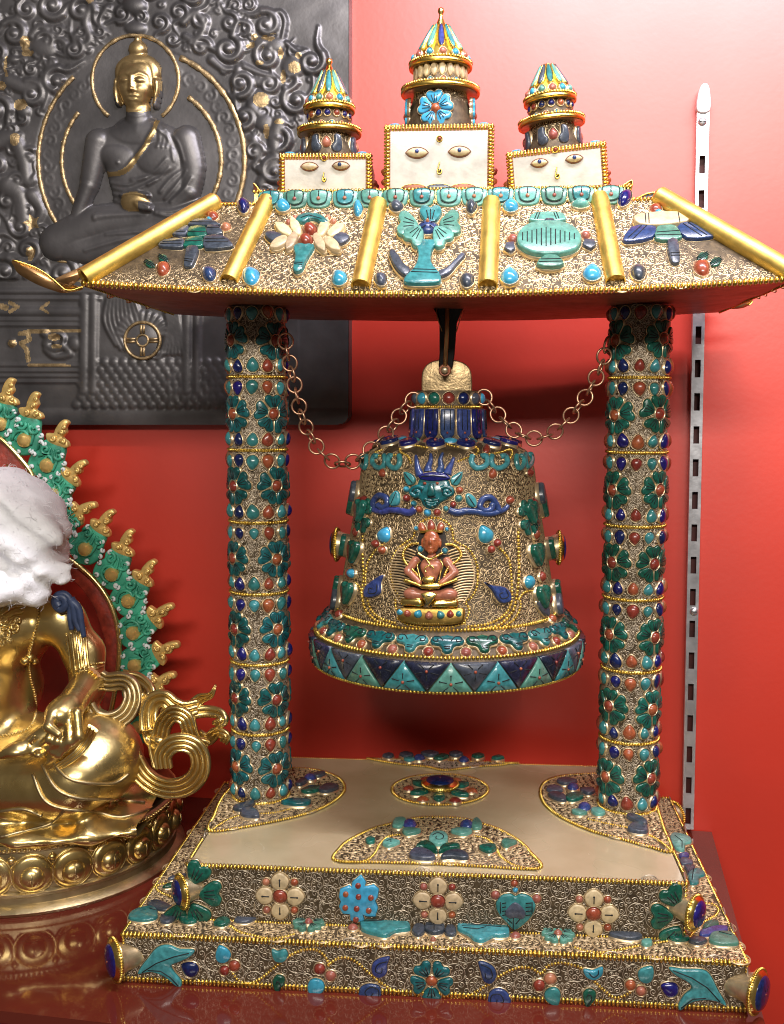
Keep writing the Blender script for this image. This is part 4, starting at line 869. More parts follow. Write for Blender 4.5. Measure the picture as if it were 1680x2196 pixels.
# green treasure vase
R(ZL, [(132, 400), (145, 340), (200, 300), (270, 285), (360, 285), (440, 305), (495, 350), (502, 400), (470, 450), (380, 475), (250, 475), (165, 445)], .0082, 'sea_green', 3, bev=.002, grooves=[[(165+i*27, 330+abs(5-i)*6), (165+i*27, 440-abs(5-i)*7)] for i in range(12)])
R(ZL, [(205, 262), (240, 230), (380, 228), (412, 255), (410, 275), (330, 285), (215, 278)], .0066, 'sea_green', 2, grooves=[[(250, 235), (235, 272)], [(265, 235), (250, 272)], [(360, 235), (375, 270)], [(345, 235), (360, 272)]])
R(ZL, [(275, 292), (300, 265), (340, 265), (365, 292)], .0070, 'slate'); R(ZL, [(245, 530), (290, 478), (360, 475), (405, 525), (340, 545)], .0066, 'sea_green', 2, grooves=[[(270, 505), (385, 502)], [(258, 520), (398, 517)]])
R(ZL, [(58, 430), (70, 395), (118, 392), (122, 430), (100, 450)], .0052, 'slate'); R(ZL, [(512, 410), (520, 375), (580, 378), (592, 410), (560, 435)], .0052, 'slate')
# loose cabochons
for z, c, sx, sy, ro, m in ((ZJ, (1300, 612), 52, 40, -60, 'lapis_pale'), (ZJ, (1575, 625), 62, 50, -70, 'sky_turquoise'), (ZK, (85, 635), 58, 48, -70, 'sky_turquoise'), (ZK, (640, 648), 50, 44, 30, 'sky_turquoise'), (ZK, (895, 655), 44, 36, -50, 'slate'), (ZK, (1440, 662), 46, 40, 60, 'slate'),
                            (ZL, (92, 588), 52, 44, 0, 'sky_turquoise'), (ZL, (568, 568), 54, 44, 0, 'sky_turquoise'), (ZL, (832, 565), 48, 40, -60, 'slate'), (ZL, (1200, 540), 52, 42, -40, 'coral'), (ZJ, (1000, 578), 50, 40, 60, 'coral')):
    gem(m.split('_')[-1]+'_cabochon', roof, RF, z, c, o_drop(18, 1.2), sx, sy, ro, .0085, m)
for z, c, sx, sy, ro, m in ((ZJ, (1525, 165), 50, 34, -80, 'lapis'), (ZK, (285, 195), 46, 36, 0, 'sky_turquoise'), (ZK, (755, 212), 52, 26, -90, 'sky_turquoise'), (ZK, (995, 200), 44, 34, 0, 'slate'), (ZK, (1465, 200), 46, 30, -90, 'slate'), (ZL, (98, 182), 44, 34, 0, 'sky_turquoise'), (ZL, (500, 172), 52, 22, 0, 'sea_green'), (ZL, (755, 135), 54, 34, 60, 'lapis')):
    gem(m.split('_')[-1]+'_cabochon', roof, RF, z, c, o_drop(18, 1.15), sx, sy, ro, .0090, m)
for z, c in ((ZJ, (910, 545)), (ZJ, (1000, 510)), (ZL, (1205, 475)), (ZL, (1280, 505))):
    gem('leaf_sprig', roof, RF, z, c, o_leaf(16, .55), 46, 40, 60 if z is ZJ else -60, .0045, 'malachite', dome=0, groove=[[(0, -.9), (0, .9)], [(-.2, -.9), (-.2, .9)], [(.2, -.9), (.2, .9)]])
beadpath(roof, RF, ZJ, [(1100, 330), (1000, 385), (930, 420), (860, 455), (760, 500), (640, 560)], .0026, .0014); beadpath(roof, RF, ZJ, [(900, 520), (800, 560), (700, 590), (560, 620)], .0026, .0012); beadpath(roof, RF, ZL, [(1300, 475), (1360, 490), (1420, 520), (1480, 555), (1550, 575)], .0026, .0016)

# ---------------------------------------------------------------- three little stupas with painted eyes
TY = .015
def tower(kind, xc, zbase, half, hgt, rl, roll, yaw, neck, discs, apex, face, leftout=0.):
    """xc, zbase: foot centre; half: cube half-width; neck (r0, r1, height), discs ((r, z), ...), apex: cone"""
    t = MB(); cr, sr = math.cos(roll), math.sin(roll); cyw, syw = math.cos(yaw), math.sin(yaw)
    X = A3(cr*cyw, syw, sr); Zx = A3(-sr, 0, cr); Y = unit(np.cross(Zx, X)); X = unit(np.cross(Y, Zx)); O = A3(xc, TY, zbase)
    L = lambda x, y, z: O+X*x+Y*y+Zx*z
    h = half; tw = 1.0
    b = [L(-h, -h, 0), L(h, -h, 0), L(h, h, 0), L(-h, h, 0)]; tp = [L(-h*tw, -h, hgt), L(h*tw, -h, hgt), L(h*tw, h, hgt), L(-h*tw, h, hgt)]
    hexa(t, b, tp, 'copper'); tw_ = build('stupa_tower', t, shrine, label=face['label'], smooth=False)
    m = MB(); i = .0040; hexa(m, [L(-h+i, -h-.0008, .001), L(h-i, -h-.0008, .001), L(h-i, -h+.002, .001), L(-h+i, -h+.002, .001)], [L(-h+i, -h-.0008, hgt-i), L(h-i, -h-.0008, hgt-i), L(h-i, -h+.002, hgt-i), L(-h+i, -h+.002, hgt-i)], 'pearl'); build('face_panel', m, tw_, smooth=False)
    bm = MB(); k = .0016
    for a, c, N in ((L(-h+k, -h, 0), L(-h+k, -h, hgt), -Y), (L(h-k, -h, 0), L(h-k, -h, hgt), -Y), (L(-h, -h, hgt-k), L(h, -h, hgt-k), -Y), (L(h, -h+.003, 0), L(h, -h+.003, hgt), X), (L(-h, -h+.003, 0), L(-h, -h+.003, hgt), -X), (L(-h, -h, hgt), L(h, -h, hgt), Zx)):
        beads(bm, np.array([a, c]), N, .0030, .0024, high=.0019)
    build('frame_beading', bm, tw_)
    P0 = L(0, -h-.0008, 0); N0 = -Y
    for ex, ez, lap in face['eyes']:
        m = MB(); P = L(ex, -h-.0008, ez); o = np.stack([np.linspace(-1, 1, 9), .44*(1-np.linspace(-1, 1, 9)**2)**.8], 1); o = np.vstack([o, (o*np.array([1, -1]))[::-1][1:-1]])*face['es']
        slab(m, o, P, X, Zx, N0, .0040, 'shell', cup='copper', cupw=.0005, cuph=.35, dome=1)
        if lap: ball(m, P+N0*.0036+Zx*.0006+X*face.get('gaze', 0), (.0019, .0019, .0016), 'lapis_pale', 12, 6, X, Zx, N0)
        build('eye', m, tw_)
    nx, nz = face['nose']; s = face['ns']; m = MB(); P = L(nx, -h-.0010, nz)
    loop = [(0, 9), (-1, 4), (-2.6, -2), (-3.4, -6), (-1.5, -9), (1.8, -8.5), (3.2, -5.5), (2.2, -2.5), (0, -3), (-1, -6)] if s > .0004 else [(0, 9), (-1, 3), (-2.6, -3), (0, -7), (2.8, -3), (1, 3), (.4, 8)]
    q = spline(np.array(loop, float), 5)*s; tube(m, P+q[:, :1]*X+q[:, 1:]*Zx+N0*.0012, .00055, 'gold', 6); ball(m, P-Zx*s*5.5, (.0022, .0022, .0006), 'groove', 10, 5, X, Zx, N0); build('nose', m, tw_)
    m = MB(); P = L(nx*.9-.0002, -h-.0010, face['urna']); slab(m, o_circle(14)*.0017, P, X, Zx, N0, .0034, 'coral', dome=1, cup='gold', cupw=.0011, cuph=.5); build('forehead_bead', m, tw_)
    if face['mouth']:
        for mx, mm in ((-.0215, 'copper'), (0.0, 'slate'), (.0215, 'copper')):
            m = MB(); slab(m, o_leaf(16, .22)[:, ::-1]*.0105, L(mx, -h-.0010, .0030), X, Zx, N0, .0020, mm, cup='gold', cupw=.0005); build('mouth_piece', m, tw_)
    for sx in (-1, 1):       # coral trim on the cheeks
        for zz, yy, rr in ((hgt*.38, -.6, .0030), (hgt*.22, -.55, .0034), (hgt*.40, -.3, .0028), (hgt*.1, -.5, .0026), (hgt*.3, 0, .003), (hgt*.5, .3, .003)):
            m = MB(); P = L(sx*h, yy*h, zz); U, V, N = frame(X*sx, Y); slab(m, o_circle(12)*rr, P, U, V, N, .0058, 'coral', dome=1, cup='copper', cupw=.0006); build('coral_stud', m, tw_)
        for sy in (-1, 1):
            m = MB(); P = L(sx*(h-.0075), sy*(h-.0065), hgt); slab(m, spline(np.array([(-.9, -.2), (-.5, -.75), (.5, -.8), (1, -.1), (.6, .7), (-.6, .75)]), 3, True)*.0066, P, X, Y, Zx, .0045, 'sky_turquoise', dome=1, cup='cup_metal'); build('turquoise_cabochon', m, tw_)
    top = L(0, 0, hgt)
    r0, r1, nh = neck; zz = lambda v: top+Zx*v
    m = MB(); lathe(m, [(r0, 0), (r0*.9+r1*.1, nh*.3), (r1, nh)], top, 'patina_light', 40, Zx)
    cm = lambda u, v, hh: (lambda rr, a: top+Zx*v[..., None]+(rr+hh)[..., None]*(np.sin(a)[..., None]*X-np.cos(a)[..., None]*Y))(r0+(r1-r0)*v/nh, u/r0)
    filigree(m, cm, -2.2*r0, 2.2*r0, .001, nh, .0025, .00040, 'cup_metal', seed=int(50+xc*100), big=1.3, dens=1.6); build('neck', m, tw_)
    a = np.arange(60)/60*2*pi; rd = np.cos(a)[:, None]*X+np.sin(a)[:, None]*Y
    m = MB(); beads(m, top+rd*(r0+.0004)+Zx*.001, Zx, .003, .0016, closed=True); build('beading', m, tw_)
    def on_neck(ang, z, rr=None):
        r_ = (r0+(r1-r0)*z/nh) if rr is None else rr; n_ = math.sin(ang)*X-math.cos(ang)*Y; return zz(z)+n_*r_, math.cos(ang)*X+math.sin(ang)*Y, Zx, n_
    if kind == 'big':
        for ang in (-.12, pi/2, -pi/2, pi):
            m = MB(); P, U, V, N = on_neck(ang, nh*.50); flower_mb(m, P, U, V, N, .0150, 'sky_turquoise', 5, 95, h=.0040, cr=.30, pw=.50, pl=.40, pc=.62); build('flower', m, tw_)
    else:
        for ang in (-.02, pi/2, -pi/2):
            for s in (-1, 1):
                m = MB(); P, U, V, N = on_neck(ang+s*.42, nh*.52); o = np.array([(-.30, .9), (.35, 1.0), (.38, .2), (.75, -.35), (.6, -.9), (0, -1.05), (-.42, -.7), (-.5, 0)])*np.array([-s, 1])*.0078; slab(m, spline(o, 3, True), P, U, V, N, .0042, 'slate'); build('slate_curl', m, tw_)
            m = MB(); P, U, V, N = on_neck(ang, nh*.52); slab(m, o_drop(16)*.0042, P, U, V, N, .0050, 'coral_pale', dome=1); build('coral_drop', m, tw_)
    z1 = nh
    (ra, za), (rb, zb) = discs
    def disc(r, z):
        m = MB(); lathe(m, [(r*.6, -.0005), (r*.93, -.0010), (r*.985, -.0018), (r, 0), (r*.985, .0020), (r*.93, .0030), (r*.5, .0032)], zz(z), 'gold', 48, Zx)
        lathe(m, [(.001, -.0012), (r*.80, -.0013), (r*.92, -.0016)], zz(z), 'cup_metal', 40, Zx)
        beads(m, zz(z)+rd*r*.955+Zx*.0028, Zx, .0027, .0017, high=.0016, closed=True); build('umbrella_disc', m, tw_)
    disc(ra, za); disc(rb, zb)
    def cabs(r, z, n, mm, s, ph=0., tilt=.9):
        for k in range(n):
            an = ph+(k-n//2)*2*pi/n
            if abs((an+pi) % (2*pi)-pi) > 2.0: continue
            n_ = math.sin(an)*X-math.cos(an)*Y; N = unit(n_*tilt+Zx*(1-tilt)); U = math.cos(an)*X+math.sin(an)*Y; V = np.cross(N, U)
            m = MB(); slab(m, o_drop(14, 1.1)*s, zz(z)+n_*r, U, V, N, s*1.1, mm[k % len(mm)], dome=1, cupw=.0007); build(mm[k % len(mm)].split('_')[-1 if mm[k % len(mm)].startswith('sky') else 0]+'_cabochon', m, tw_)
    dr = discs[2:] and 0
    # drum between discs
    rm = rb*.73; m = MB(); lathe(m, [(rm*1.18, za), (rm, zb)], top, 'patina_light', 40, Zx); build('drum', m, tw_)
    if kind == 'big':
        n = 20
        for k in range(n):
            an = (k-n//2)*2*pi/n+.08
            if abs(an) > 2.0: continue
            n_ = math.sin(an)*X-math.cos(an)*Y; U = math.cos(an)*X+math.sin(an)*Y; m = MB(); hh = (zb-za)*.5
            slab(m, o_leaf(14, .34)*np.array([.0085, .0085*.72]), zz(za+.0035+hh*1.05)+n_*rm*1.04, U, Zx, n_, .0028, 'shell', cupw=.0006); build('shell_petal', m, tw_)
        cabs(rm*1.22, za+.0048, 14, ('sky_turquoise', 'coral_pale'), .0030, .12)
    else:
        cabs(rm*1.05, za+(zb-za)*.72, 14, ('lapis', 'lapis', 'coral'), .0028, 0.)
        cabs(rm*1.20, za+.0040, 14, ('coral_pale', 'sky_turquoise'), .0028, .2)
    # cone
    rc, rt, zt = apex
    m = MB(); lathe(m, [(rc, zb+.003), (rc*.86, zb+.009), (rt, zt), (rt*.3, zt+.002)], top, 'gold', 36, Zx); build('cone', m, tw_)
    cabs(rc*.98, zb+.0072, 13, ('coral_pale', 'sky_turquoise') if kind == 'big' else ('coral_pale', 'sky_turquoise', 'sea_green'), .0031, .1, .8)
    n = 11; z0 = zb+.011; hgt2 = zt-z0
    for k in range(n):
        an = (k-n//2)*2*pi/n+.05
        if abs(an) > 2.2: continue
        n_ = math.sin(an)*X-math.cos(an)*Y; U = math.cos(an)*X+math.sin(an)*Y
        ra_, rb_ = rc*.84, rt; V = unit(Zx*hgt2-n_*(ra_-rb_)); N = np.cross(U, V); P = zz(z0+hgt2*.5)+n_*((ra_+rb_)/2)
        tt = np.linspace(0, 2*pi, 17)[:-1]; y = -np.cos(tt); w = np.sin(tt)*(.0031*(1-.45*(y+1)/2)); o = np.stack([w, y*hgt2*.53], 1)
        mm = ('turquoise', 'sea_green', 'lapis_pale')[k % 3] if kind == 'big' else ('sea_green', 'slate', 'turquoise')[k % 3]
        m = MB(); slab(m, o, P, U, V, N, .0030, mm, cup='gold', cupw=.0006, cuph=.7); build('cone_petal', m, tw_)
    if face['knob']:
        m = MB(); lathe(m, [(rt*1.05, zt-.001), (rt*.55, zt+.005), (rt*.35, zt+face['knob']-.005), (.0016, zt+face['knob']-.003), (.0030, zt+face['knob']-.0005), (.0026, zt+face['knob']+.0022), (.0001, zt+face['knob']+.0035)], top, 'bright_gold', 20, Zx); build('finial', m, tw_)
S = .000439*.20896   # metres per zoom pixel on the middle tower
def zat(y): return atY(960, y, TY)[2]
zb_ = TZ+CTZ+.0002
cz = zat(T2(0, 1215)[1])     # rim of the neck on the cube top
htop = atY(940, T2(0, 1240)[1], -.031)[2]
tower('big', .0000-.0028, zb_, .0462, htop-zb_, 0, 0, .02, (.0325, .0228, zat(T2(0, 905)[1])-htop), ((.0362, zat(T2(0, 905)[1])-htop), (.0289, zat(T2(0, 640)[1])-htop)), (.0245, .0050, zat(T2(0, 205)[1])-htop),
      dict(eyes=((-.0190, .0325, 1), (.0180, .0330, 1)), es=.0096, nose=(.0008, .0195), ns=.00058, urna=.0440, mouth=True, knob=.0125, label='tallest of the three stupa towers, with a turquoise flower on its neck'))
# left tower
def side(zf, cx, topy, disc1, disc2, conet, knob, half, roll, yaw, face, S1, xb):
    px, _ = zf(cx, 0); ht = atY(px, zf(0, topy)[1], TY-half)[2]
    z = lambda y: atY(px, zf(0, y)[1], TY)[2]-ht
    tower('small', xb, zb_, half, ht-zb_, 0, roll, yaw, (.0262, .0188, z(disc1[1])), ((disc1[0], z(disc1[1])), (disc2[0], z(disc2[1]))), (.0195, .0042, z(conet)), face)
xl = atY(T1(790, 0)[0], 380, -.024)[0]; xr = atY(T3(715, 0)[0], 370, -.024)[0]
side(T1, 870, 1310, (.0298, 1040), (.0237, 745), 235, 0, .0398, 0., .05, dict(eyes=((-.0140, .0235, 0), (.0140, .0240, 1)), es=.0076, nose=(-.001, .0145), ns=.00042, urna=.0308, mouth=False, knob=.0085, gaze=-.001, label='stupa tower in front of the bronze plaque, one eye without its blue bead'), 0, xl)
side(T3, 690, 1120, (.0302, 835), (.0238, 570), 140, 0, .0415, math.radians(5.2), -.03, dict(eyes=((-.0150, .0250, 1), (.0150, .0252, 1)), es=.0072, nose=(-.0005, .0150), ns=.00052, urna=.0345, mouth=False, knob=0, label='stupa tower leaning sideways, its cone cut off flat without a finial'), 0, xr)

# ================================================================ the bell
BX, BY = .0068, .0148; KP = (BY-CP[1])/CF*1.0
zb = lambda y: atY(957, y, BY)[2]
PX = .000441
prof = [(66, 838), (66.5, 868), (70, 877), (72, 905), (74, 938), (82, 944), (122, 947), (148, 954), (165, 965), (176, 981), (183, 1004), (191, 1060), (204, 1130), (220, 1220), (234, 1302), (252, 1318), (270, 1334), (279, 1344), (286, 1349), (289, 1360), (287, 1400), (284, 1411)]
BP = np.array([(h*PX, zb(y)) for h, y in prof])
class Rev:
    U = None
    def __init__(s, prof): s.p = prof[::-1]
    def r(s, z): return np.interp(z, s.p[:, 1], s.p[:, 0])
    def hit(s, px, py):
        d = ray(px, py); c = CP-A3(BX, BY, 0); t = np.linspace(.8, 1.06, 900); P = c+d*t[:, None]
        z = P[:, 2]; f = np.hypot(P[:, 0], P[:, 1])-np.where((z > s.p[0, 1]) & (z < s.p[-1, 1]), s.r(z), -1)
        i = np.argmax(f < 0)
        if f[i] >= 0: i = np.argmin(np.abs(f)+9*(z > s.p[-1, 1]))
        q = P[i]; a = math.atan2(q[1], q[0]); e = .002; sl = (s.r(q[2]+e)-s.r(q[2]-e))/(2*e); sl = max(-6, min(6, sl))
        return q+A3(BX, BY, 0), unit(A3(math.cos(a), math.sin(a), -sl))
    N = None
SB = Rev(BP)
bell = thing('hanging_bell', (BX, BY, BP[-1, 1]), 'jewelled filigree bell hanging between the two columns, with a coral seated deity on its front', 'bell')
mb = MB(); lathe(mb, [(r, z) for r, z in BP]+[(r-.006, z) for r, z in BP[:9:-1]][:1]+[(BP[-1, 0]-.004, BP[-1, 1]+.004), (BP[14, 0]-.006, BP[14, 1]), (.07, zb(1000)), (.001, zb(975))], (BX, BY, 0), 'patina_light', 96); build('bell_body', mb, bell, angle=50)
# filigree on the body and the shoulder
zt_, zb2 = zb(962), zb(1300); rm = .09
cm = lambda u, v, h: (lambda r: np.stack([BX+(r+h)*np.sin(u/rm), BY-(r+h)*np.cos(u/rm), v], -1))(SB.r(v))
f = MB(); filigree(f, cm, -pi*rm*.75, pi*rm*.75, zb2+.002, zt_-.003, .0027, .00031, 'wire_gold', seed=61, big=2.8); build('filigree', f, bell)
def ringbeads(y, dr=.0008, pitch=.0025, across=.0017, up=False, high=.0015, r=None, m='gold'):
    a = np.arange(120)/120*2*pi; n = np.stack([np.sin(a), -np.cos(a), 0*a], 1); z = zb(y); rr = SB.r(z) if r is None else r
    mb = MB(); N = n if not up else n*.6+A3(0, 0, .8); beads(mb, A3(BX, BY, z)+n*(rr+dr), N, pitch, across, high=high, closed=True, m=m); return build('band_beading', mb, bell)
ringbeads(872, pitch=.0020, across=.0014); ringbeads(1302, up=True, pitch=.0032, high=.0018); ringbeads(1345, up=True, pitch=.0034, across=.0022, high=.0020); ringbeads(1409, pitch=.0032, across=.0016); ringbeads(946, up=True, r=.0385, pitch=.0022)
def bfr(a, z, dr=0., tilt=None):
    n_ = A3(math.sin(a), -math.cos(a), 0); e = .0015; sl = float((SB.r(z+e)-SB.r(z-e))/(2*e)); N = unit(n_-A3(0, 0, max(-4, min(4, sl)))) if tilt is None else unit(n_*(1-tilt)+A3(0, 0, tilt))
    U = A3(math.cos(a), math.sin(a), 0); V = np.cross(N, U); return A3(BX, BY, z)+n_*(float(SB.r(z))+dr), U, V, N
def around(n, lim=2.1, ph=0.):
    for k in range(n):
        a = (k-n//2)*2*pi/n+ph
        if abs(a) < lim: yield k, a
# collar beads
for k, a in around(14, 2.1, .05):
    m = ('sky_turquoise', 'coral', 'slate', 'malachite', 'lapis')[(k*3) % 5]; P, U, V, N = bfr(a, zb(855)); mb = MB(); slab(mb, o_circle(14)*.0056, P, U, V, N, .0060, m, dome=1, cupw=.0006); build(m.split('_')[-1]+'_collar_bead', mb, bell)
# lapis petals below the collar
for k, a in around(14, 2.1, .02):
    P, U, V, N = bfr(a, zb(907)); tt = [(-.0062, .0128), (.0062, .0128), (.0066, 0), (.0062, -.0098), (.0030, -.0140), (-.0030, -.0140), (-.0062, -.0098), (-.0066, 0)]
    mb = MB(); slab(mb, np.array(tt), P, U, V, N, .0042, 'lapis_pale' if k % 3 else 'lapis', bev=.0012, cupw=.0006, grooves=[np.array([(x, .012), (x, -.006)]) for x in (-.0026, .0026)]); ball(mb, P-V*.0085+N*.0042, .0011, 'coral', 8, 5); build('lapis_petal', mb, bell)
# shoulder stones
for k, a in around(16, 2.2, .08):
    P = A3(BX, BY, zb(947))+A3(math.sin(a), -math.cos(a), 0)*.046; U = A3(math.cos(a), math.sin(a), 0); N = unit(A3(math.sin(a)*.25, -math.cos(a)*.25, 1)); V = np.cross(N, U)
    m = ('turquoise', 'coral_pale', 'sky_turquoise')[k % 3]; mb = MB(); slab(mb, o_circle(14)*np.array([.0074, .0055]), P, U, V, N, .0052, m, dome=1); build(m.split('_')[0].replace('sky', 'turquoise')+'_shoulder_stone', mb, bell)
for k, a in around(14, 2.2, .30):
    P = A3(BX, BY, zb(951.5))+A3(math.sin(a), -math.cos(a), 0)*.060; U = A3(math.cos(a), math.sin(a), 0); N = unit(A3(math.sin(a)*.3, -math.cos(a)*.3, 1)); V = np.cross(N, U)
    mb = MB(); slab(mb, o_petal()*np.array([.0135, .0085])*np.array([1, -1]), P, U, V, N, .0055, 'lapis'); ball(mb, P+N*.006, .0014, 'coral', 8, 5); build('lapis_shoulder_petal', mb, bell)
def C(*a, **k): return cut(a[0], bell, SB, *a[1:], **k)
def arc_tube(z, pts, r, m, name='stone_curl', lift=.0012, n=6, r1=None):
    q = spline(np.array(pts, float), n); P = []
    for p in q: a, N = SB.hit(*z(*p)); P.append(a+N*lift)
    rr = np.linspace(r, r if r1 is None else r1, len(P)); mb = MB(); tube(mb, np.array(P), rr, m, 8); return build(name, mb, bell)
# turquoise double curls under the shoulder
for cx, cy, w in ((1015, 215, 54), (1140, 215, 54), (375, 215, 42), (470, 215, 40), (1272, 215, 26), (1325, 205, 22), (280, 215, 18)):
    arc_tube(ZG, [(cx-w*.85, cy-34), (cx-w, cy+5), (cx-w*.5, cy+42), (cx+w*.3, cy+40), (cx+w*.9, cy+10), (cx+w*.7, cy-30), (cx+w*.2, cy-28)] if cx > 700 else [(cx+w*.85, cy-34), (cx+w, cy+5), (cx+w*.5, cy+42), (cx-w*.3, cy+40), (cx-w*.9, cy+10), (cx-w*.7, cy-30), (cx-w*.2, cy-28)], .0026, 'turquoise', 'turquoise_curl')
for c, r in (((1095, 300), 26), ((400, 295), 22), ((1058, 148), 22), ((1330, 290), 18)): gem('coral_drop', bell, SB, ZG, c, o_drop(), r, r*1.05, 0, .0045, 'coral')
# beaded swags
def bellpath(z, pts, n=6, pitch=.0027, across=.0013, high=.0015, name='beaded_wire', m='gold'):
    q = spline(np.array(pts, float), n); H = [SB.hit(*z(*p)) for p in q]; mb = MB(); beads(mb, np.array([h[0] for h in H]), np.array([h[1] for h in H]), pitch, across, high=high, m=m); return build(name, mb, bell)
bellpath(ZG, [(800, 105), (870, 125), (940, 112), (1000, 130), (1000, 165), (930, 195), (880, 215)]); bellpath(ZG, [(760, 105), (690, 130), (600, 115), (520, 120), (510, 155), (560, 185), (575, 225)])
bellpath(ZG, [(1080, 170), (1150, 160), (1210, 140), (1225, 165), (1205, 205)]); bellpath(ZG, [(480, 175), (410, 180), (340, 180), (350, 160), (390, 145)])
# the horned mask
C('mask_face', ZG, [(640, 330), (720, 318), (810, 330), (830, 370), (848, 410), (820, 455), (770, 480), (740, 515), (700, 520), (660, 500), (640, 460), (590, 440), (582, 400), (620, 375)], .0062, 'teal', sm=3, cup='cup_metal',
  grooves=[spline(np.array([(590, 410), (620, 385), (650, 400), (640, 430), (615, 425), (615, 408)], float), 4), spline(np.array([(845, 410), (815, 385), (785, 400), (795, 430), (820, 425), (818, 408)], float), 4), [(690, 445), (715, 452), (742, 445)], [(670, 470), (715, 482), (765, 470)], [(675, 490), (715, 500), (755, 490)], [(705, 365), (700, 430)], [(728, 365), (733, 430)]], gw=.0006, bev=.002)
for s_, pts in ((1, [(770, 392), (800, 382), (832, 396), (836, 420), (812, 436), (792, 424), (798, 406), (815, 408)]), (-1, [(668, 392), (635, 382), (602, 396), (594, 420), (618, 440), (642, 428), (636, 408), (618, 410)])): arc_tube(ZG, pts, .0021, 'teal', 'mask_curl', lift=.0062)
for yy in (462, 480, 497): arc_tube(ZG, [(672+(yy-462)*.5, yy-4), (715, yy+8), (762-(yy-462)*.5, yy-4)], .0013, 'teal', 'mask_whisker', lift=.0064)
C('mask_nose', ZG, [(702, 370), (728, 370), (742, 430), (716, 444), (690, 432)], .0030, 'teal', cup=None, z0=.0062, sm=2)
C('mask_headband', ZG, [(630, 310), (690, 290), (780, 292), (828, 318), (815, 338), (730, 345), (650, 335)], .0075, 'lapis', sm=3, grooves=[[(650, 318), (730, 310), (810, 322)]])
for x, y in ((675, 360), (750, 360)): gem('mask_eye', bell, SB, ZG, (x, y), o_circle(10), 15, 14, 0, .0085, 'coral', cup=None)
for pts in ([(640, 305), (625, 270), (618, 225), (612, 185)], [(690, 290), (690, 255), (705, 215), (705, 175)], [(760, 290), (770, 255), (765, 215), (780, 170)], [(808, 300), (820, 265), (835, 235), (850, 200)]): arc_tube(ZG, pts, .0040, 'lapis_pale', 'mask_horn', r1=.0012, lift=.002)
for pts, g in (([(540, 285), (580, 295), (612, 325), (605, 360), (570, 370), (548, 335)], [(550, 295), (600, 355)]), ([(905, 282), (865, 298), (830, 325), (835, 362), (872, 372), (895, 335)], [(895, 295), (845, 358)])): C('mask_ear', ZG, pts, .0050, 'turquoise', sm=2, grooves=[g])
for s, pts in ((1, [(820, 525), (870, 545), (930, 535), (1000, 540), (1060, 552), (1120, 545), (1170, 525), (1192, 500)]), (-1, [(605, 520), (570, 545), (520, 535), (450, 528), (400, 540), (350, 530), (310, 515), (288, 490)])): arc_tube(ZG, pts, .0036, 'lapis_pale', 'lapis_scroll', r1=.0022)
arc_tube(ZG, [(1140, 545), (1118, 490), (1080, 448), (1035, 460), (1015, 505), (1040, 535), (1085, 525), (1095, 490)], .0030, 'lapis_pale', 'lapis_scroll'); arc_tube(ZG, [(350, 540), (340, 480), (375, 435), (420, 450), (430, 490), (400, 515), (370, 495)], .0030, 'lapis_pale', 'lapis_scroll')
for pts, g in (([(455, 495), (455, 440), (490, 405), (512, 430), (512, 480), (490, 500)], [(465, 490), (498, 415)]), ([(925, 430), (950, 425), (985, 455), (990, 500), (960, 510), (930, 480)], [(935, 440), (975, 500)])): C('turquoise_leaf', ZG, pts, .0045, 'turquoise', sm=3, grooves=[g])
for c, r, m in (((885, 402), 24, 'coral'), ((880, 455), 24, 'turquoise'), ((845, 495), 22, 'coral'), ((800, 520), 18, 'turquoise'), ((745, 545), 24, 'coral'), ((685, 545), 24, 'sky_turquoise'), ((635, 525), 22, 'coral'), ((600, 487), 18, 'sky_turquoise'), ((555, 452), 24, 'coral'), ((555, 395), 20, 'sky_turquoise'), ((1200, 465), 26, 'coral'), ((290, 460), 22, 'coral')):
    gem(m.split('_')[-1]+'_bead', bell, SB, ZG, c, o_circle(12), r, r, 0, .0060, m)
for c, r, ro, m in (((1052, 692), 50, 25, 'sky_turquoise'), ((412, 695), 44, -25, 'sky_turquoise')): gem('turquoise_drop', bell, SB, ZG, c, o_drop(), r, r*.98, ro, .0062, m)
for c in ((1122, 740), (1085, 780), (360, 745), (400, 785)): gem('coral_bead', bell, SB, ZG, c, o_circle(12), 25, 25, 0, .0060, 'coral')
# beaded frames
bellpath(ZH, [(1060, -110), (1130, -60), (1180, 0), (1195, 80), (1200, 170), (1195, 260), (1150, 330), (1060, 375), (950, 390)], pitch=.0029, across=.0014); bellpath(ZH, [(1235, -150), (1240, 0), (1238, 120), (1225, 230), (1200, 310), (1120, 385), (1000, 410), (930, 410)], pitch=.0034, across=.0018, high=.0019)
bellpath(ZH, [(470, -90), (420, -50), (375, 20), (360, 100), (365, 200), (390, 290), (450, 345), (530, 370)], pitch=.0029, across=.0014); bellpath(ZH, [(345, -150), (345, 0), (350, 110), (340, 200), (360, 290), (420, 355), (520, 395)], pitch=.0034, across=.0017, high=.0018)
bellpath(ZH, [(1240, 235), (1270, 195), (1320, 185), (1345, 205)]); bellpath(ZH, [(345, 240), (330, 170), (300, 140), (270, 150)]); bellpath(ZH, [(1160, 390), (1220, 340), (1250, 270), (1240, 230)])
bellpath(ZI, [(170, 1680), (150, 1480), (215, 1400), (130, 1300), (90, 1150), (70, 1000), (95, 800), (180, 640), (300, 530), (440, 440), (470, 340), (530, 220), (620, 150), (760, 110), (900, 130), (1030, 210), (1090, 330), (1110, 470), (1200, 540), (1340, 610), (1440, 740), (1500, 900), (1510, 1100), (1490, 1280), (1400, 1440), (1310, 1500), (1370, 1620), (1350, 1740), (1270, 1860)], pitch=.0027, across=.0013)
bellpath(ZI, [(190, 1780), (350, 1880), (600, 1930), (850, 1945), (1100, 1920), (1290, 1860)], pitch=.0027)
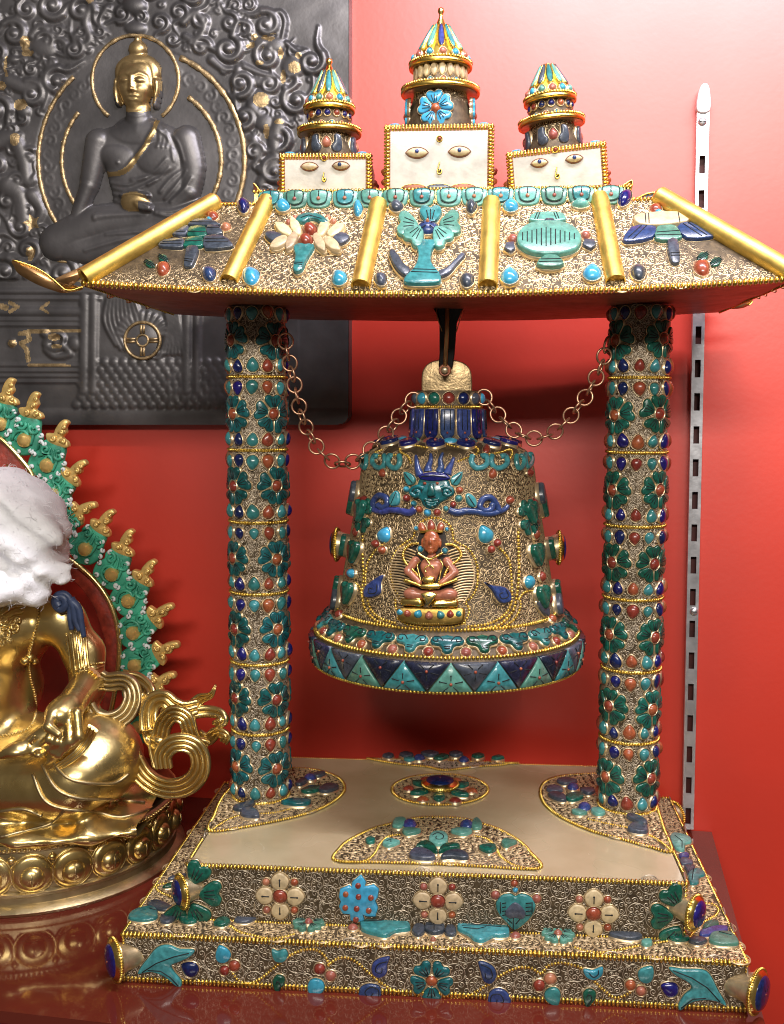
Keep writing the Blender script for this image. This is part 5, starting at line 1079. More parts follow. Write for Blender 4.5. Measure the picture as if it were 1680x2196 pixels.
for z, pts, gr in ((ZH, [(1035, 135), (1080, 155), (1150, 165), (1185, 205), (1180, 245), (1135, 255), (1105, 225), (1080, 180)], [(1150, 175), (1165, 215), (1130, 230), (1115, 205), (1135, 195)]), (ZH, [(470, 95), (455, 140), (455, 195), (420, 220), (370, 220), (370, 170), (410, 130)], [(445, 150), (440, 195), (400, 200), (400, 170), (420, 175)])):
    C('lapis_leaf', z, pts, .0050, 'lapis_pale', sm=3, grooves=[spline(np.array(gr, float), 4)])
for c, r in (((1292, 135), 36), ((290, 85), 26)): gem('turquoise_cabochon', bell, SB, ZH, c, o_circle(14), r*.8, r*1.1, 0, .0065, 'sky_turquoise')
C('slate_leaf', ZH, [(1345, 215), (1375, 225), (1395, 290), (1390, 335), (1355, 300), (1335, 255)], .0050, 'slate', sm=3); gem('coral_drop', bell, SB, ZH, (1395, 235), o_circle(14), 22, 34, 0, .006, 'coral')
# flowers and lapis bosses at the two sides
for s in (-1, 1):
    P, U, V, N = bfr(s*math.radians(57), zb(1096)); mb = MB(); flower_mb(mb, P, U, V, N, .0165, 'malachite', 4, 45, h=.0042, cr=.30, pw=.52, pl=.40); build('flower', mb, bell)
    for dz, da in ((.0, 26), (.034, 26), (-.034, 26), (0, -1), (.036, 0), (-.036, 0)):
        P, U, V, N = bfr(s*math.radians(84-da), zb(1172)+dz*1.1); mb = MB(); slab(mb, o_heart()*.0105, P, U, V, N, .0085, 'malachite', dome=0, bev=.002); build('petal', mb, bell)
    for dz in (.05, -.052): 
        P, U, V, N = bfr(s*math.radians(80), zb(1172)+dz); mb = MB(); slab(mb, o_drop()*.0085, P, U, V, N, .0085, 'slate', bev=.002); build('slate_drop', mb, bell)
    for dz, dd in ((.018, 62), (-.02, 62), (-.06, 66), (.045, 66)):
        P, U, V, N = bfr(s*math.radians(dd), zb(1172)+dz); mb = MB(); slab(mb, o_circle(12)*.0048, P, U, V, N, .0060, 'coral', dome=1); build('coral_bead', mb, bell)
    a = s*math.radians(92); P, U, V, N = bfr(a, zb(1172)); boss(bell, P, unit(A3(math.sin(a), -math.cos(a), .0)), .0135, .0125, 'side_boss')
# cloud collar on the flare
for k, a in around(24, 2.1, .04):
    z = zb(1325); P, U, V, N = bfr(a, z, .0004); mm = ('teal', 'malachite', 'teal', 'turquoise')[k % 4]; mb = MB(); w = .0135
    o = spline(np.array([(0, -.95), (.28, -.78), (.35, -.42), (.55, -.2), (.92, -.1), (1.05, .3), (.8, .68), (.4, .6), (0, .75), (-.4, .6), (-.8, .68), (-1.05, .3), (-.92, -.1), (-.55, -.2), (-.35, -.42), (-.28, -.78)]), 2, True)*np.array([w, w*.80])
    sw = lambda s: spline(np.array([(s*.25, .1), (s*.5, .5), (s*.85, .45), (s*.85, .1), (s*.6, .05), (s*.6, .25)]), 4)*np.array([w, w*.80])
    slab(mb, o, P, U, V, N, .0052, mm, grooves=[sw(1), sw(-1), np.array([(-.25, -.45), (.25, -.45)])*w*.8, np.array([(-.22, -.62), (.22, -.62)])*w*.8], gw=.0005, bev=.0018); build('cloud_stone', mb, bell)
    P, U, V, N = bfr(a+2*pi/48, zb(1337), .0004); mb = MB(); slab(mb, o_circle(12)*.0044, P, U, V, N, .0050, 'coral' if k % 2 else 'coral_pale', dome=1); build('coral_collar_bead', mb, bell)
# triangles of turquoise and lapis round the rim
nT = 20; zt1, zt0 = zb(1350), zb(1408)
for k, a in around(nT*2, 2.1, .065):
    upt = k % 2 == 0; w = pi/nT*.97; mb = MB(); rr = .1275
    if upt: tri = [(-w, 0.02), (w, 0.02), (0, .98)]
    else: tri = [(-w, .98), (0, .02), (w, .98)]
    pts = []
    c = np.mean(np.array(tri), 0)
    def T(u, v, h):
        z = zt0+(zt1-zt0)*v; r_ = float(SB.r(z)) if z < zb(1356) else .1272
        return A3(BX+(max(r_, .1255)+h)*math.sin(a+u), BY-(max(r_, .1255)+h)*math.cos(a+u), z)
    tt = [np.array(t) for t in tri]; ed = []
    for i in range(3):
        for q in np.linspace(0, 1, 4, endpoint=False): ed.append(tt[i]*(1-q)+tt[(i+1) % 3]*q)
    ed = np.array(ed); inn = c+(ed-c)*.90; n_ = len(ed)
    v = [T(*p, -.001) for p in ed]+[T(*p, .0022) for p in (c+(ed-c)*.975)]+[T(*p, .0034) for p in inn]+[T(*c, .0036)]
    f = [(i*n_+j, i*n_+(j+1) % n_, (i+1)*n_+(j+1) % n_, (i+1)*n_+j) for i in range(2) for j in range(n_)]+[(2*n_+j, 2*n_+(j+1) % n_, 3*n_) for j in range(n_)]
    mm = ('turquoise' if k % 4 else 'sea_green') if upt else ('dark_lapis' if k % 3 else 'slate'); mb.add(v, f, mm)
    c2 = np.array([0, .30 if upt else .70])
    for g in range(5 if upt else 5):
        t = g*2*pi/5+(pi/2 if upt else -pi/2); e1 = c2+np.array([math.cos(t)*.010/.125, math.sin(t)*.0085/.026])*.35; e2 = c2+np.array([math.cos(t)*.010/.125, math.sin(t)*.0075/.026])*.95
        if abs(e2[0]) < w*(.98-e2[1] if upt else e2[1])*.95: tube(mb, np.array([T(*e1, .0036), T(*e2, .0036)]), .00042, 'groove', 5); ball(mb, T(*e2, .0036), .0007, 'groove', 6, 4)
    ball(mb, T(*c2, .0040), .0014, 'coral', 8, 5); build('rim_triangle', mb, bell)
# seated deity in coral and gold
def D(name, pts, h, m, **k): return C(name, ZI, pts, h, m, **k)
o = spline(np.array([(330, 1450), (200, 1250), (150, 1050), (200, 800), (330, 620), (480, 560), (560, 350), (760, 180), (960, 330), (1020, 560), (1200, 620), (1360, 800), (1430, 1050), (1380, 1280), (1230, 1450)], float), 3, True); c = np.array([760., 1000.]); mb = MB(); n_ = len(o); v = []
for k_ in (1., .75, .5, .25, .02):      # thin plate bent to the bell
    for q in c+(o-c)*k_: a_, N_ = SB.hit(*ZI(*q)); v.append(a_+N_*.0010)
mb.add(v, [(i*n_+j, i*n_+(j+1) % n_, (i+1)*n_+(j+1) % n_, (i+1)*n_+j) for i in range(4) for j in range(n_)], 'patina'); build('deity_backplate', mb, bell)
for s in (-1, 1):     # feathered filigree rays
    for i in range(20):
        t = i/19; y = 620+t*860; x0 = 750+s*(250+60*math.sin(t*pi*.9)+60*t); x1 = 750+s*(520+160*math.sin(t*pi))
        arc_tube(ZI, [(x0, y+60), ((x0+x1)/2, y+10), (x1, y), (x1+s*22, y+30), (x1, y+48)], .00075, 'wire_gold', 'feather_wire', n=4, lift=.0018)
for pts in ([(560, 330), (540, 230), (600, 200), (650, 270), (655, 330)], [(700, 310), (690, 220), (740, 150), (800, 220), (795, 310)], [(850, 330), (850, 250), (900, 190), (960, 240), (930, 330)]): D('crown_point', pts, .0048, 'coral', sm=3)
D('crown_band', [(560, 330), (640, 325), (760, 312), (880, 325), (950, 330), (930, 370), (760, 350), (580, 370)], .0068, 'gold', cup=None)
for c in ((500, 290), (1000, 305), (570, 630), (970, 660)): gem('turquoise_bead', bell, SB, ZI, c, o_circle(10), 48 if c[1] > 500 else 30, 52 if c[1] > 500 else 38, 0, .0052, 'sky_turquoise')
H_, HN = SB.hit(*ZI(755, 510)); HU, HV, HN = frame(HN); mb = MB(); sI = .12898*.000395
def dsdf(X):
    q = X; d = ellip(q, (0, 0, .004), (.0062, .0088, .0062)); d = smin(d, ellip(q, (0, -.0005, .0102), (.0011, .0024, .0015)), .001)
    d = smin(d, ellip(q, (0, -.0046, .0088), (.0020, .0008, .0012)), .0008); d = smin(d, ellip(q, (0, -.0070, .0078), (.0022, .0018, .0016)), .0014)
    for s in (-1, 1):
        d = smin(d, ellip(q, (s*.0025, .0012, .0087), (.0016, .0007, .0012)), .0005); d = smin(d, ellip(q, (s*.0026, .0026, .0084), (.0022, .0005, .0012)), .0006); d = smin(d, ellip(q, (s*.0064, -.0010, .004), (.0010, .0034, .0020)), .0006)
    return d
sdf_mesh(mb, dsdf, (-.009, -.011, -.002), (.009, .011, .0125), .0005, 'coral'); mb.v = [H_+1.2*(v[:, :1]*HU+v[:, 1:2]*HV)+v[:, 2:]*HN for v in mb.v]; build('deity_head', mb, bell)
D('deity_neck', [(690, 690), (820, 690), (830, 760), (760, 790), (690, 760)], .0046, 'coral', cup=None, dome=1)
mb = MB(); P_, N_ = SB.hit(*ZI(745, 1000)); U_, V_, N_ = frame(N_)
def q3(x, y, z): return A3((x-745)*sI, -(y-1000)*sI, z)
def bsdf(X):
    d = smin(ellip(X, q3(665, 920, .0034), (.0052, .0066, .0048)), ellip(X, q3(835, 920, .0034), (.0052, .0066, .0048)), .0015)
    d = smin(d, ellip(X, q3(745, 1040, .0030), (.0062, .0085, .0046)), .003); d = smin(d, capsule(X, q3(745, 780, .0025), q3(745, 900, .003), .004, .005), .003)
    for s, ex, ey, wx, wy in ((-1, 350, 1000, 560, 1190), (1, 1150, 1010, 940, 1190)):
        d = smin(d, capsule(X, q3(745+s*270, 830, .0025), q3(ex, ey, .0035), .0040, .0034), .0012); d = smin(d, capsule(X, q3(ex, ey, .0035), q3(wx, wy, .0070), .0034, .0026), .0008)
    for s in (-1, 1): d = smin(d, ellip(X, q3(745+s*310, 1380, .0038), (.0078, .0054, .0058)), .0006); 
    d = smin(d, capsule(X, q3(480, 1400, .004), q3(1010, 1400, .004), .0042, .0042), .002)
    return d
sdf_mesh(mb, bsdf, (-.034, -.034, -.003), (.034, .024, .013), .0008, 'coral_pale'); mb.v = [P_+v[:, :1]*U_+v[:, 1:2]*V_+v[:, 2:]*N_ for v in mb.v]; build('deity_body', mb, bell)
for pts, r in (([(560, 700), (640, 760), (740, 800), (850, 750), (940, 690)], .0011), ([(620, 740), (700, 820), (745, 890), (750, 940)], .0008), ([(600, 830), (555, 900), (570, 1000), (610, 1170)], .0006), ([(890, 810), (940, 900), (910, 1000), (880, 1180)], .0006), ([(690, 1020), (665, 960), (710, 910), (780, 920), (800, 970)], .0006)): arc_tube(ZI, pts, r, 'bright_gold', 'deity_necklace', lift=.0085)
for pts in ([(560, 540), (430, 560), (340, 650), (320, 760), (370, 880), (460, 970), (540, 1060), (550, 1150)], [(980, 560), (1090, 560), (1190, 640), (1220, 740), (1140, 840), (1030, 930), (980, 1020), (960, 1090)]):
    q = spline(np.array(pts, float), 6); H = [SB.hit(*ZI(*p)) for p in q]; mb = MB(); beads(mb, np.array([h[0]+h[1]*.0062 for h in H]), np.array([h[1] for h in H]), .0019, .0016, high=.0016, m='bright_gold', lift=0); tube(mb, np.array([h[0]+h[1]*.0058 for h in H]), .0011, 'gold', 6); build('deity_scarf', mb, bell)
for pts, h in (([(640, 1100), (810, 1090), (800, 1190), (650, 1190)], .0125), ([(600, 1210), (890, 1200), (890, 1290), (610, 1290)], .0115)): D('deity_vase', pts, h, 'bright_gold', cup=None, sm=2)
for pts in ([(370, 1150), (460, 1180), (560, 1220), (620, 1250)], [(1150, 1130), (1060, 1170), (960, 1210), (880, 1240)]): arc_tube(ZI, pts, .0016, 'gold', 'deity_sash', lift=.0105, r1=.0011)
D('deity_apron', [(590, 1370), (720, 1330), (870, 1370), (800, 1480), (725, 1570), (660, 1490)], .0110, 'bright_gold', cup=None, grooves=[[(630, 1385), (725, 1540), (830, 1385)], [(690, 1400), (760, 1420)]])
for pts in ([(285, 1460), (400, 1440), (600, 1440), (630, 1570), (450, 1570), (290, 1560)], [(790, 1490), (900, 1470), (1100, 1470), (1180, 1480), (1165, 1590), (900, 1590), (760, 1580)]): D('deity_garment_hem', pts, .0088, 'bright_gold', cup=None, sm=3, bev=.002)
D('deity_throne', [(200, 1610), (450, 1590), (750, 1600), (1000, 1600), (1270, 1610), (1300, 1740), (1250, 1850), (1000, 1890), (750, 1900), (480, 1880), (250, 1820), (190, 1720)], .0052, 'dark_gold', cup=None, sm=3, bev=.0018)
for x, y, m, sh in ((275, 1680, 'sky_turquoise', 0), (385, 1700, 'coral', 0), (545, 1710, 'sky_turquoise', -30), (720, 1735, 'coral_pale', 0), (905, 1725, 'turquoise', 30), (1055, 1710, 'coral', 0), (1185, 1705, 'turquoise', 0)): gem('throne_stone', bell, SB, ZI, (x, y), o_drop(14, 1.2), 78, 74, sh, .0098, m)
bellpath(ZI, [(240, 1800), (480, 1850), (750, 1870), (1000, 1850), (1250, 1790)], pitch=.0018, across=.0011, high=.0060, m='bright_gold')
# lug and pin
mb = MB(); o = [ZM(x, y) for x, y in spline(np.array([(682, 560), (682, 470), (690, 420), (725, 380), (780, 362), (850, 360), (920, 378), (960, 415), (972, 470), (972, 560)], float), 3)]
P = np.array([atY(a, b, BY-.004) for a, b in o]); c = P.mean(0); slab(mb, np.stack([P[:, 0]-c[0], P[:, 2]-c[2]], 1), c, A3(1, 0, 0), A3(0, 0, 1), A3(0, -1, 0), .0015, 'gilt', cup=None, base=-.009, bev=.0012); build('lug', mb, bell)
P = atY(*ZM(818, 425), BY-.0055)
mb = MB(); lathe(mb, [(.0055, 0), (.0058, .0022), (.0046, .0034), (.0040, .0026), (.0001, .0030)], P+A3(0, -.0115, 0), 'copper', 24, (0, -1, 0)); lathe(mb, [(.0036, .001), (.0034, .0046), (.0020, .0058), (.0001, .0060)], P+A3(0, -.0115, 0), 'cup_metal', 20, (0, -1, 0)); lathe(mb, [(.0026, -.03), (.0026, .002)], P+A3(0, -.0115, 0), 'copper', 16, (0, -1, 0)); build('lug_pin', mb, bell)

# hanger: a forked iron strap under the ceiling of the shrine (part of the shrine)
mb = MB(); zt2 = eavez(0, 0)-.003
Pt = lambda x, y, Y: atY(*ZM(x, y), Y)
for y0, y1 in ((BY-.0155, BY-.0085),):
    a, b, c2, d2 = Pt(762, 30, y0), Pt(938, 30, y0), Pt(852, 470, y0), Pt(775, 470, y0)
    q = np.array([Pt(755, -40, y0), Pt(765, 60, y0), Pt(785, 150, y0), Pt(785, 330, y0), Pt(780, 400, y0), Pt(800, 455, y0), Pt(835, 455, y0), Pt(862, 400, y0), Pt(872, 330, y0), Pt(885, 150, y0), Pt(915, 80, y0), Pt(938, -40, y0)])
    q[[0, -1], 2] = zt2+.002; c0 = q.mean(0); slab(mb, np.stack([q[:, 0]-c0[0], q[:, 2]-c0[2]], 1), c0, A3(1, 0, 0), A3(0, 0, 1), A3(0, -1, 0), .0030, 'black_iron', cup=None, base=-.004, bev=.0012)
    tube(mb, np.array([Pt(830, 20, y0-.0040), Pt(828, 200, y0-.0040), Pt(818, 395, y0-.0040)]), .0022, 'leaf_copper', 8); tube(mb, np.array([Pt(762, 20, y0-.003), Pt(772, 120, y0-.003), Pt(800, 200, y0-.003)]), .0005, 'leaf_copper', 5); tube(mb, np.array([Pt(935, 20, y0-.003), Pt(905, 120, y0-.003), Pt(882, 200, y0-.003)]), .0005, 'leaf_copper', 5)
q2 = [q for q in mb.v]; build('bell_hanger', mb, shrine)

# chains
def chain(pts, Y0, Y1, label, name='chain'):
    q = spline(np.array(pts, float), 10); n = len(q); ys = np.linspace(Y0, Y1, n); P = np.array([atY(a, b, y) for (a, b), y in zip(q, ys)])
    pitch = .0103; P = resample(P, step=pitch); T = np.gradient(P, axis=0); T /= np.linalg.norm(T, axis=1)[:, None]
    t = thing(name, P[0], label, 'chain', 'chains steadying the bell')
    for i in range(len(P)):
        V = A3(0, -1, 0); V = unit(V-T[i]*np.dot(V, T[i])); W = np.cross(T[i], V); j = rng.uniform(-.35, .35)
        n_ = (V*math.cos(j)+W*math.sin(j)) if i % 2 == 0 else (W*math.cos(j*.8)+V*math.sin(j*.8)+V*.25); n_ = unit(n_-T[i]*np.dot(n_, T[i])); B = np.cross(n_, T[i]); a = np.arange(20)/20*2*pi
        mb = MB(); tube(mb, P[i]+np.cos(a)[:, None]*T[i]*.0072+np.sin(a)[:, None]*B*.0068, .00105, 'chain_metal', 7, closed=True); build('link', mb, t)
chain([(612, 732), (618, 765), (624, 795), (634, 838), (645, 888), (662, 928), (688, 970), (728, 995), (772, 982), (808, 950), (840, 915), (864, 880), (885, 858)], -.016, .002, 'copper coloured chain from the column by the gold statue to the bell collar')
chain([(1038, 852), (1052, 872), (1082, 905), (1115, 932), (1152, 940), (1190, 925), (1222, 893), (1250, 858), (1272, 820), (1290, 780), (1300, 740)], .002, -.004, 'copper coloured chain from the bell collar to the column by the slotted rail')

# ================================================================ bronze relief plaque on the wall
PT = .016; ST = 2.3; KH = .00052     # slab thickness, sampling (picture px), metres per px of relief
gx = np.arange(-150, 750, ST); gy = np.arange(-55, 914, ST); GX, GY = np.meshgrid(gx, gy)
Hm = np.zeros_like(GX); 
def sub(x0, x1, y0, y1):
    i0, i1 = np.searchsorted(gx, [x0, x1]); j0, j1 = np.searchsorted(gy, [y0, y1]); return slice(max(j0, 0), max(j1, 0)), slice(max(i0, 0), max(i1, 0))
def pdist(X, Y, P):
    d = np.full(X.shape, 1e9); tt = np.zeros(X.shape); n = len(P)-1
    for i in range(n):
        a, b = P[i], P[i+1]; e = b-a; t = np.clip(((X-a[0])*e[0]+(Y-a[1])*e[1])/(e@e+1e-9), 0, 1)
        q = np.hypot(X-a[0]-t*e[0], Y-a[1]-t*e[1]); k = q < d; d = np.where(k, q, d); tt = np.where(k, (i+t)/n, tt)
    return d, tt
def ridge(H, P, w, h, w1=None, base=0., mode='max', sp=4):
    P = spline(np.array(P, float), sp) if sp else np.array(P, float); w1 = w if w1 is None else w1; m = max(w, w1)+2
    s = sub(P[:, 0].min()-m, P[:, 0].max()+m, P[:, 1].min()-m, P[:, 1].max()+m)
    if H[s].size == 0: return
    d, t = pdist(GX[s], GY[s], P); ww = w+(w1-w)*t; r = np.sqrt(np.clip(1-(d/ww)**2, 0, 1))*h*(ww/max(w, w1))
    H[s] = np.where(d < ww, np.maximum(H[s], base+r) if mode == 'max' else H[s]+r, H[s])
def blob(H, c, rx, ry, h, rot=0., base=0., mode='max', p=1.):
    m = max(rx, ry)+2; s = sub(c[0]-m, c[0]+m, c[1]-m, c[1]+m)
    if H[s].size == 0: return
    a = math.radians(rot); X = (GX[s]-c[0])*math.cos(a)+(GY[s]-c[1])*math.sin(a); Y = -(GX[s]-c[0])*math.sin(a)+(GY[s]-c[1])*math.cos(a)
    q = (X/rx)**2+(Y/ry)**2; r = np.clip(1-q, 0, 1)**(.5*p)*h
    H[s] = np.where(q < 1, np.maximum(H[s], base+r) if mode == 'max' else H[s]+r, H[s])
def inpoly(X, Y, P):
    k = np.zeros(X.shape, bool); n = len(P)
    for i in range(n):
        a, b = P[i], P[(i+1) % n]; t = (a[1] > Y) != (b[1] > Y); k ^= t & (X < (b[0]-a[0])*(Y-a[1])/(b[1]-a[1]+1e-12)+a[0])
    return k
def spiral(c, r, turns, a0, hd, n=22):
    t = np.linspace(0, 1, n); a = a0+hd*t*turns*2*pi; q = r*(1-.85*t); return np.stack([c[0]+q*np.cos(a), c[1]+q*np.sin(a)], 1)
HC, HR = (290, 173), (93, 97); NC = (303, 345)
def ell(c, rx, ry): return ((GX-c[0])/rx)**2+((GY-c[1])/ry)**2
# raised ground of the scrollwork (its ragged edge against the plain metal), the smooth aureoles cut into it
edge = np.array([Z1(x, y) for x, y in [(-300, -80), (1075, -80), (1080, 20), (1200, 50), (1225, 130), (1220, 190), (1320, 210), (1350, 300), (1350, 380), (1290, 420), (1300, 560), (1240, 640), (1260, 760), (1200, 900), (1050, 1000), (900, 1260), (-300, 1260)]])
gm = inpoly(GX, GY, edge); Hm[gm] = 3.
pr = np.random.default_rng(12)
C_ = scatter(-140, 690, -50, 640, (34, 24, 15, 9), None, 77, (160, 500, 1500, 3000), .86)
for a, b, R_ in C_:
    if not inpoly(np.array([a]), np.array([b]), edge)[0]: continue
    if ((a-NC[0])/236)**2+((b-NC[1])/250)**2 < 1 or ((a-HC[0])/112)**2+((b-HC[1])/116)**2 < 1: continue
    hd = pr.choice([-1, 1]); a0 = pr.uniform(0, 6.3); w = R_*.27
    ridge(Hm, spiral((a, b), R_*.86, 1.25, a0, hd), w, 5+R_*.22, w*.75, base=2.5, sp=0)
    if R_ > 20: blob(Hm, (a, b), R_*.30, R_*.30, R_*.34, base=5)
    t = a0; L = R_*pr.uniform(1.2, 2.0); x1, y1 = a+R_*.86*math.cos(t), b+R_*.86*math.sin(t); dx, dy = -math.sin(t)*-hd, math.cos(t)*-hd
    ridge(Hm, [(x1, y1), (x1+dx*L*.5+6*pr.normal(), y1+dy*L*.5), (x1+dx*L+math.cos(t)*L*.5, y1+dy*L+math.sin(t)*L*.5)], w, 5+R_*.18, w*.3, base=2.5)
# recognisable larger shapes of the border
for P, w, h, w1 in (([(30, 55), (40, 40), (48, 50), (46, 80), (60, 95)], 9, 9, 6), ([(70, 80), (85, 60), (102, 66), (104, 85), (85, 92)], 9, 9, 6), ([(100, 100), (125, 85), (142, 95), (140, 112), (150, 125)], 8, 8, 4), ([(75, 120), (105, 110), (140, 122), (160, 118)], 6, 7, 2),
                    ([(20, 175), (60, 190), (95, 175), (110, 140)], 17, 13, 10), ([(95, 165), (105, 200), (95, 235)], 10, 10, 6), ([(0, 305), (30, 300), (50, 340), (60, 390), (80, 380)], 20, 15, 9), ([(15, 400), (40, 420), (50, 470)], 22, 13, 14), ([(70, 420), (90, 450), (80, 480)], 14, 10, 8),
                    ([(200, 10), (185, 50), (195, 85), (180, 100), (160, 90), (165, 75)], 10, 10, 6), ([(230, 20), (215, 50), (235, 75)], 8, 9, 3), ([(395, 50), (420, 30), (440, 60), (420, 88), (398, 80)], 10, 10, 8), ([(410, 95), (440, 100), (470, 110), (490, 98), (520, 112), (545, 105)], 7, 9, 4),
                    ([(500, 80), (512, 50), (535, 55), (535, 70), (525, 78)], 8, 10, 5), ([(580, 70), (582, 40), (600, 28), (612, 48), (606, 85)], 8, 10, 6), ([(615, 95), (640, 115), (655, 110)], 7, 8, 4), ([(525, 145), (560, 160), (590, 168), (600, 180), (620, 170)], 8, 9, 5),
                    ([(512, 150), (505, 190), (508, 240)], 9, 9, 7), ([(455, 130), (480, 150), (500, 150)], 10, 9, 5), ([(640, 115), (668, 150), (672, 190), (655, 215), (652, 235)], 6, 8, 4), ([(612, 190), (620, 215), (608, 225)], 8, 9, 5),
                    ([(600, 265), (590, 300), (592, 340), (575, 370), (560, 395)], 17, 13, 11), ([(545, 300), (560, 330), (545, 355)], 10, 9, 6), ([(560, 365), (580, 385), (615, 395)], 11, 10, 7), ([(540, 230), (560, 250), (590, 262)], 12, 10, 7)):
    ridge(Hm, P, w, h, w1, base=3)
for c, rx, ry, h, ro in (((95, 105), 30, 22, 10, 20), ((30, 130), 14, 10, 9, 0), ((590, 100), 24, 20, 11, 0), ((560, 95), 16, 12, 10, 0), ((575, 120), 14, 9, 9, 0), ((580, 107), 9, 9, 12, 0), ((630, 145), 26, 26, 9, 0), ((560, 178), 46, 12, 7, 8), ((558, 215), 30, 22, 8, 0), ((568, 265), 22, 20, 11, 0), ((52, 240), 16, 16, 10, 0), ((290, 14), 27, 22, 16, 0)):
    blob(Hm, c, rx, ry, h, ro, base=3)
blob(Hm, (292, 62), 24, 15, 10, base=3)
# inner aureoles: nimbus (body) and halo (head) as smooth dished fields
e1 = ell(NC, 226, 243); e2 = ell(NC, 172, 168); eh = ell(HC, *HR)
low_ = GY < 520
Hm = np.where((e1 < 1) & low_, 1.2+.6*np.sin(np.arctan2(GY-NC[1], GX-NC[0])*18)*np.clip((e1-.62)*6, 0, 1)*np.clip((1-e1)*8, 0, 1), Hm)
for k in range(46):     # faint cloud roundels in the band of the nimbus
    t = pi*.98+k*2*pi/46; c = (NC[0]+199*math.cos(t), NC[1]+205*math.sin(t))
    if c[1] < 520: ridge(Hm, spiral(c, 15, 1.2, k*1.7, 1), 3.0, 1.7, 2, base=1.2, sp=0)
Hm = np.where(eh < 1, .4+1.2*np.clip(eh-.2, 0, 1), Hm)
# throne below: mouldings, posts, panel, drapery, scales, lower frame
tb = (GY > 600) & (GY < 882); Hm[tb & (GX < 640)] = 1.5
for y, w, h in ((625, 7, 6), (640, 4, 5), (668, 10, 6), (686, 4, 4), (697, 4, 5), (783, 4, 4), (795, 4, 5), (806, 4, 4), (818, 4, 5)): ridge(Hm, [(-150, y), (172 if y > 660 else 215, y+1)], w, h, base=1.5, sp=0)
for x, w in ((182, 11), (202, 10), (402, 11), (424, 9)): ridge(Hm, [(x, 640), (x-2, 840)], w, 7, base=1.5, sp=0)
s = sub(60, 172, 708, 772); Hm[s] = .2
for P, w, h in (([(95, 715), (105, 725), (100, 740), (118, 750), (135, 742)], 9, 8), ([(110, 722), (125, 715), (138, 725), (132, 742), (118, 736)], 5, 9), ([(100, 750), (120, 765), (150, 760), (140, 745)], 8, 7)): ridge(Hm, P, w, h, base=.5)
blob(Hm, (160, 738), 14, 16, 8, base=.5); blob(Hm, (26, 736), 9, 9, 7, base=1.5)
for k in range(9): ridge(Hm, [(232+k*7, 640), (225+k*10, 690), (250+k*10, 740+10*math.sin(k))], 5, 6, base=1.5)
for k in range(13):
    t = pi*(1+k/12); ridge(Hm, [(305+52*math.cos(t), 716+44*math.sin(t)), (305+34*math.cos(t), 720+26*math.sin(t))], 6, 6, base=2, sp=0)
for k in range(8): ridge(Hm, [(345+k*5, 640), (360+k*4, 700), (345+k*8, 760)], 4, 6, base=1.5)
for j in range(7):
    for i in range(-6, 24):
        x = 165+i*20+(j % 2)*10; y = 772+j*15
        if x > 150+max(0, (860-y)*.55) and x < 560 and y < 872: blob(Hm, (x, y+6), 10.5, 11, 5.5-.0*j, base=1.5)
ridge(Hm, spiral((335, 745+12), 14, 1.3, 0, 1), 4, 6, base=3, sp=0)
for x in np.arange(360, 470, 13): ridge(Hm, [(x, 800), (x+6, 860)], 6, 5, base=1.5, sp=0)
ridge(Hm, [(-150, 896), (760, 898)], 20, 4.5, base=1., sp=0)
ridge(Hm, [(120, 505), (165, 545), (230, 560), (300, 562)], 6, 5, base=2)
# the plain strip on the right keeps a few soft hammer dents
pl = (GX > 610) & ~gm; Hm += np.where(pl, .6*np.sin(GX*.07+2*np.sin(GY*.03))*np.sin(GY*.05), 0)
def blur(H, k=1):
    for _ in range(k):
        Q = np.pad(H, 1, 'edge'); H = (Q[1:-1, 1:-1]*4+Q[:-2, 1:-1]*2+Q[2:, 1:-1]*2+Q[1:-1, :-2]*2+Q[1:-1, 2:]*2+Q[:-2, :-2]+Q[:-2, 2:]+Q[2:, :-2]+Q[2:, 2:])/16
    return H
Hm = blur(Hm*.72, 1)
def relief(mb, H, keep, m, gold=None, gm='gilt', lift=0.):
    D = ((GX-840)/CF)[..., None]*CR-((GY-1098)/CF)[..., None]*CU+CFW; Oq = WO+WN*PT
    t = ((Oq-CP)@WN)/(D@WN); P = CP+D*t[..., None]+WN*((H+lift)*KH)[..., None]
    ny, nx = H.shape; q = keep[:-1, :-1] & keep[1:, :-1] & keep[:-1, 1:] & keep[1:, 1:]; e = np.argwhere(q)
    f = np.stack([e[:, 0]*nx+e[:, 1], (e[:, 0]+1)*nx+e[:, 1], (e[:, 0]+1)*nx+e[:, 1]+1, e[:, 0]*nx+e[:, 1]+1], 1)
    used = np.zeros(ny*nx, bool); used[f.ravel()] = True; mp = -np.ones(ny*nx, int); mp[used] = np.arange(used.sum()); f = mp[f]
    if gold is not None:
        g = gold[e[:, 0], e[:, 1]]; b0 = mb.n; mb.add(P.reshape(-1, 3)[used], f[~g], m); mb.f.append((f[g]+b0, mb.mi(gm)))
    else: mb.add(P.reshape(-1, 3)[used], f, m)
    return mb
xr = 749; corner = 22
inside = (GX < xr) & (GY < 911) & ~((GX > xr-corner) & (GY > 911-corner) & (np.hypot(GX-(xr-corner), GY-(911-corner)) > corner))
GOLD = np.zeros(GX.shape, bool)
def goldpatch(pts): 
    global GOLD; P = np.array(pts, float); s = sub(P[:, 0].min()-2, P[:, 0].max()+2, P[:, 1].min()-2, P[:, 1].max()+2); GOLD[s] |= inpoly(GX[s], GY[s], P)
def goldblob(c, rx, ry): 
    s = sub(c[0]-rx-2, c[0]+rx+2, c[1]-ry-2, c[1]+ry+2); GOLD[s] |= ((GX[s]-c[0])/rx)**2+((GY[s]-c[1])/ry)**2 < 1
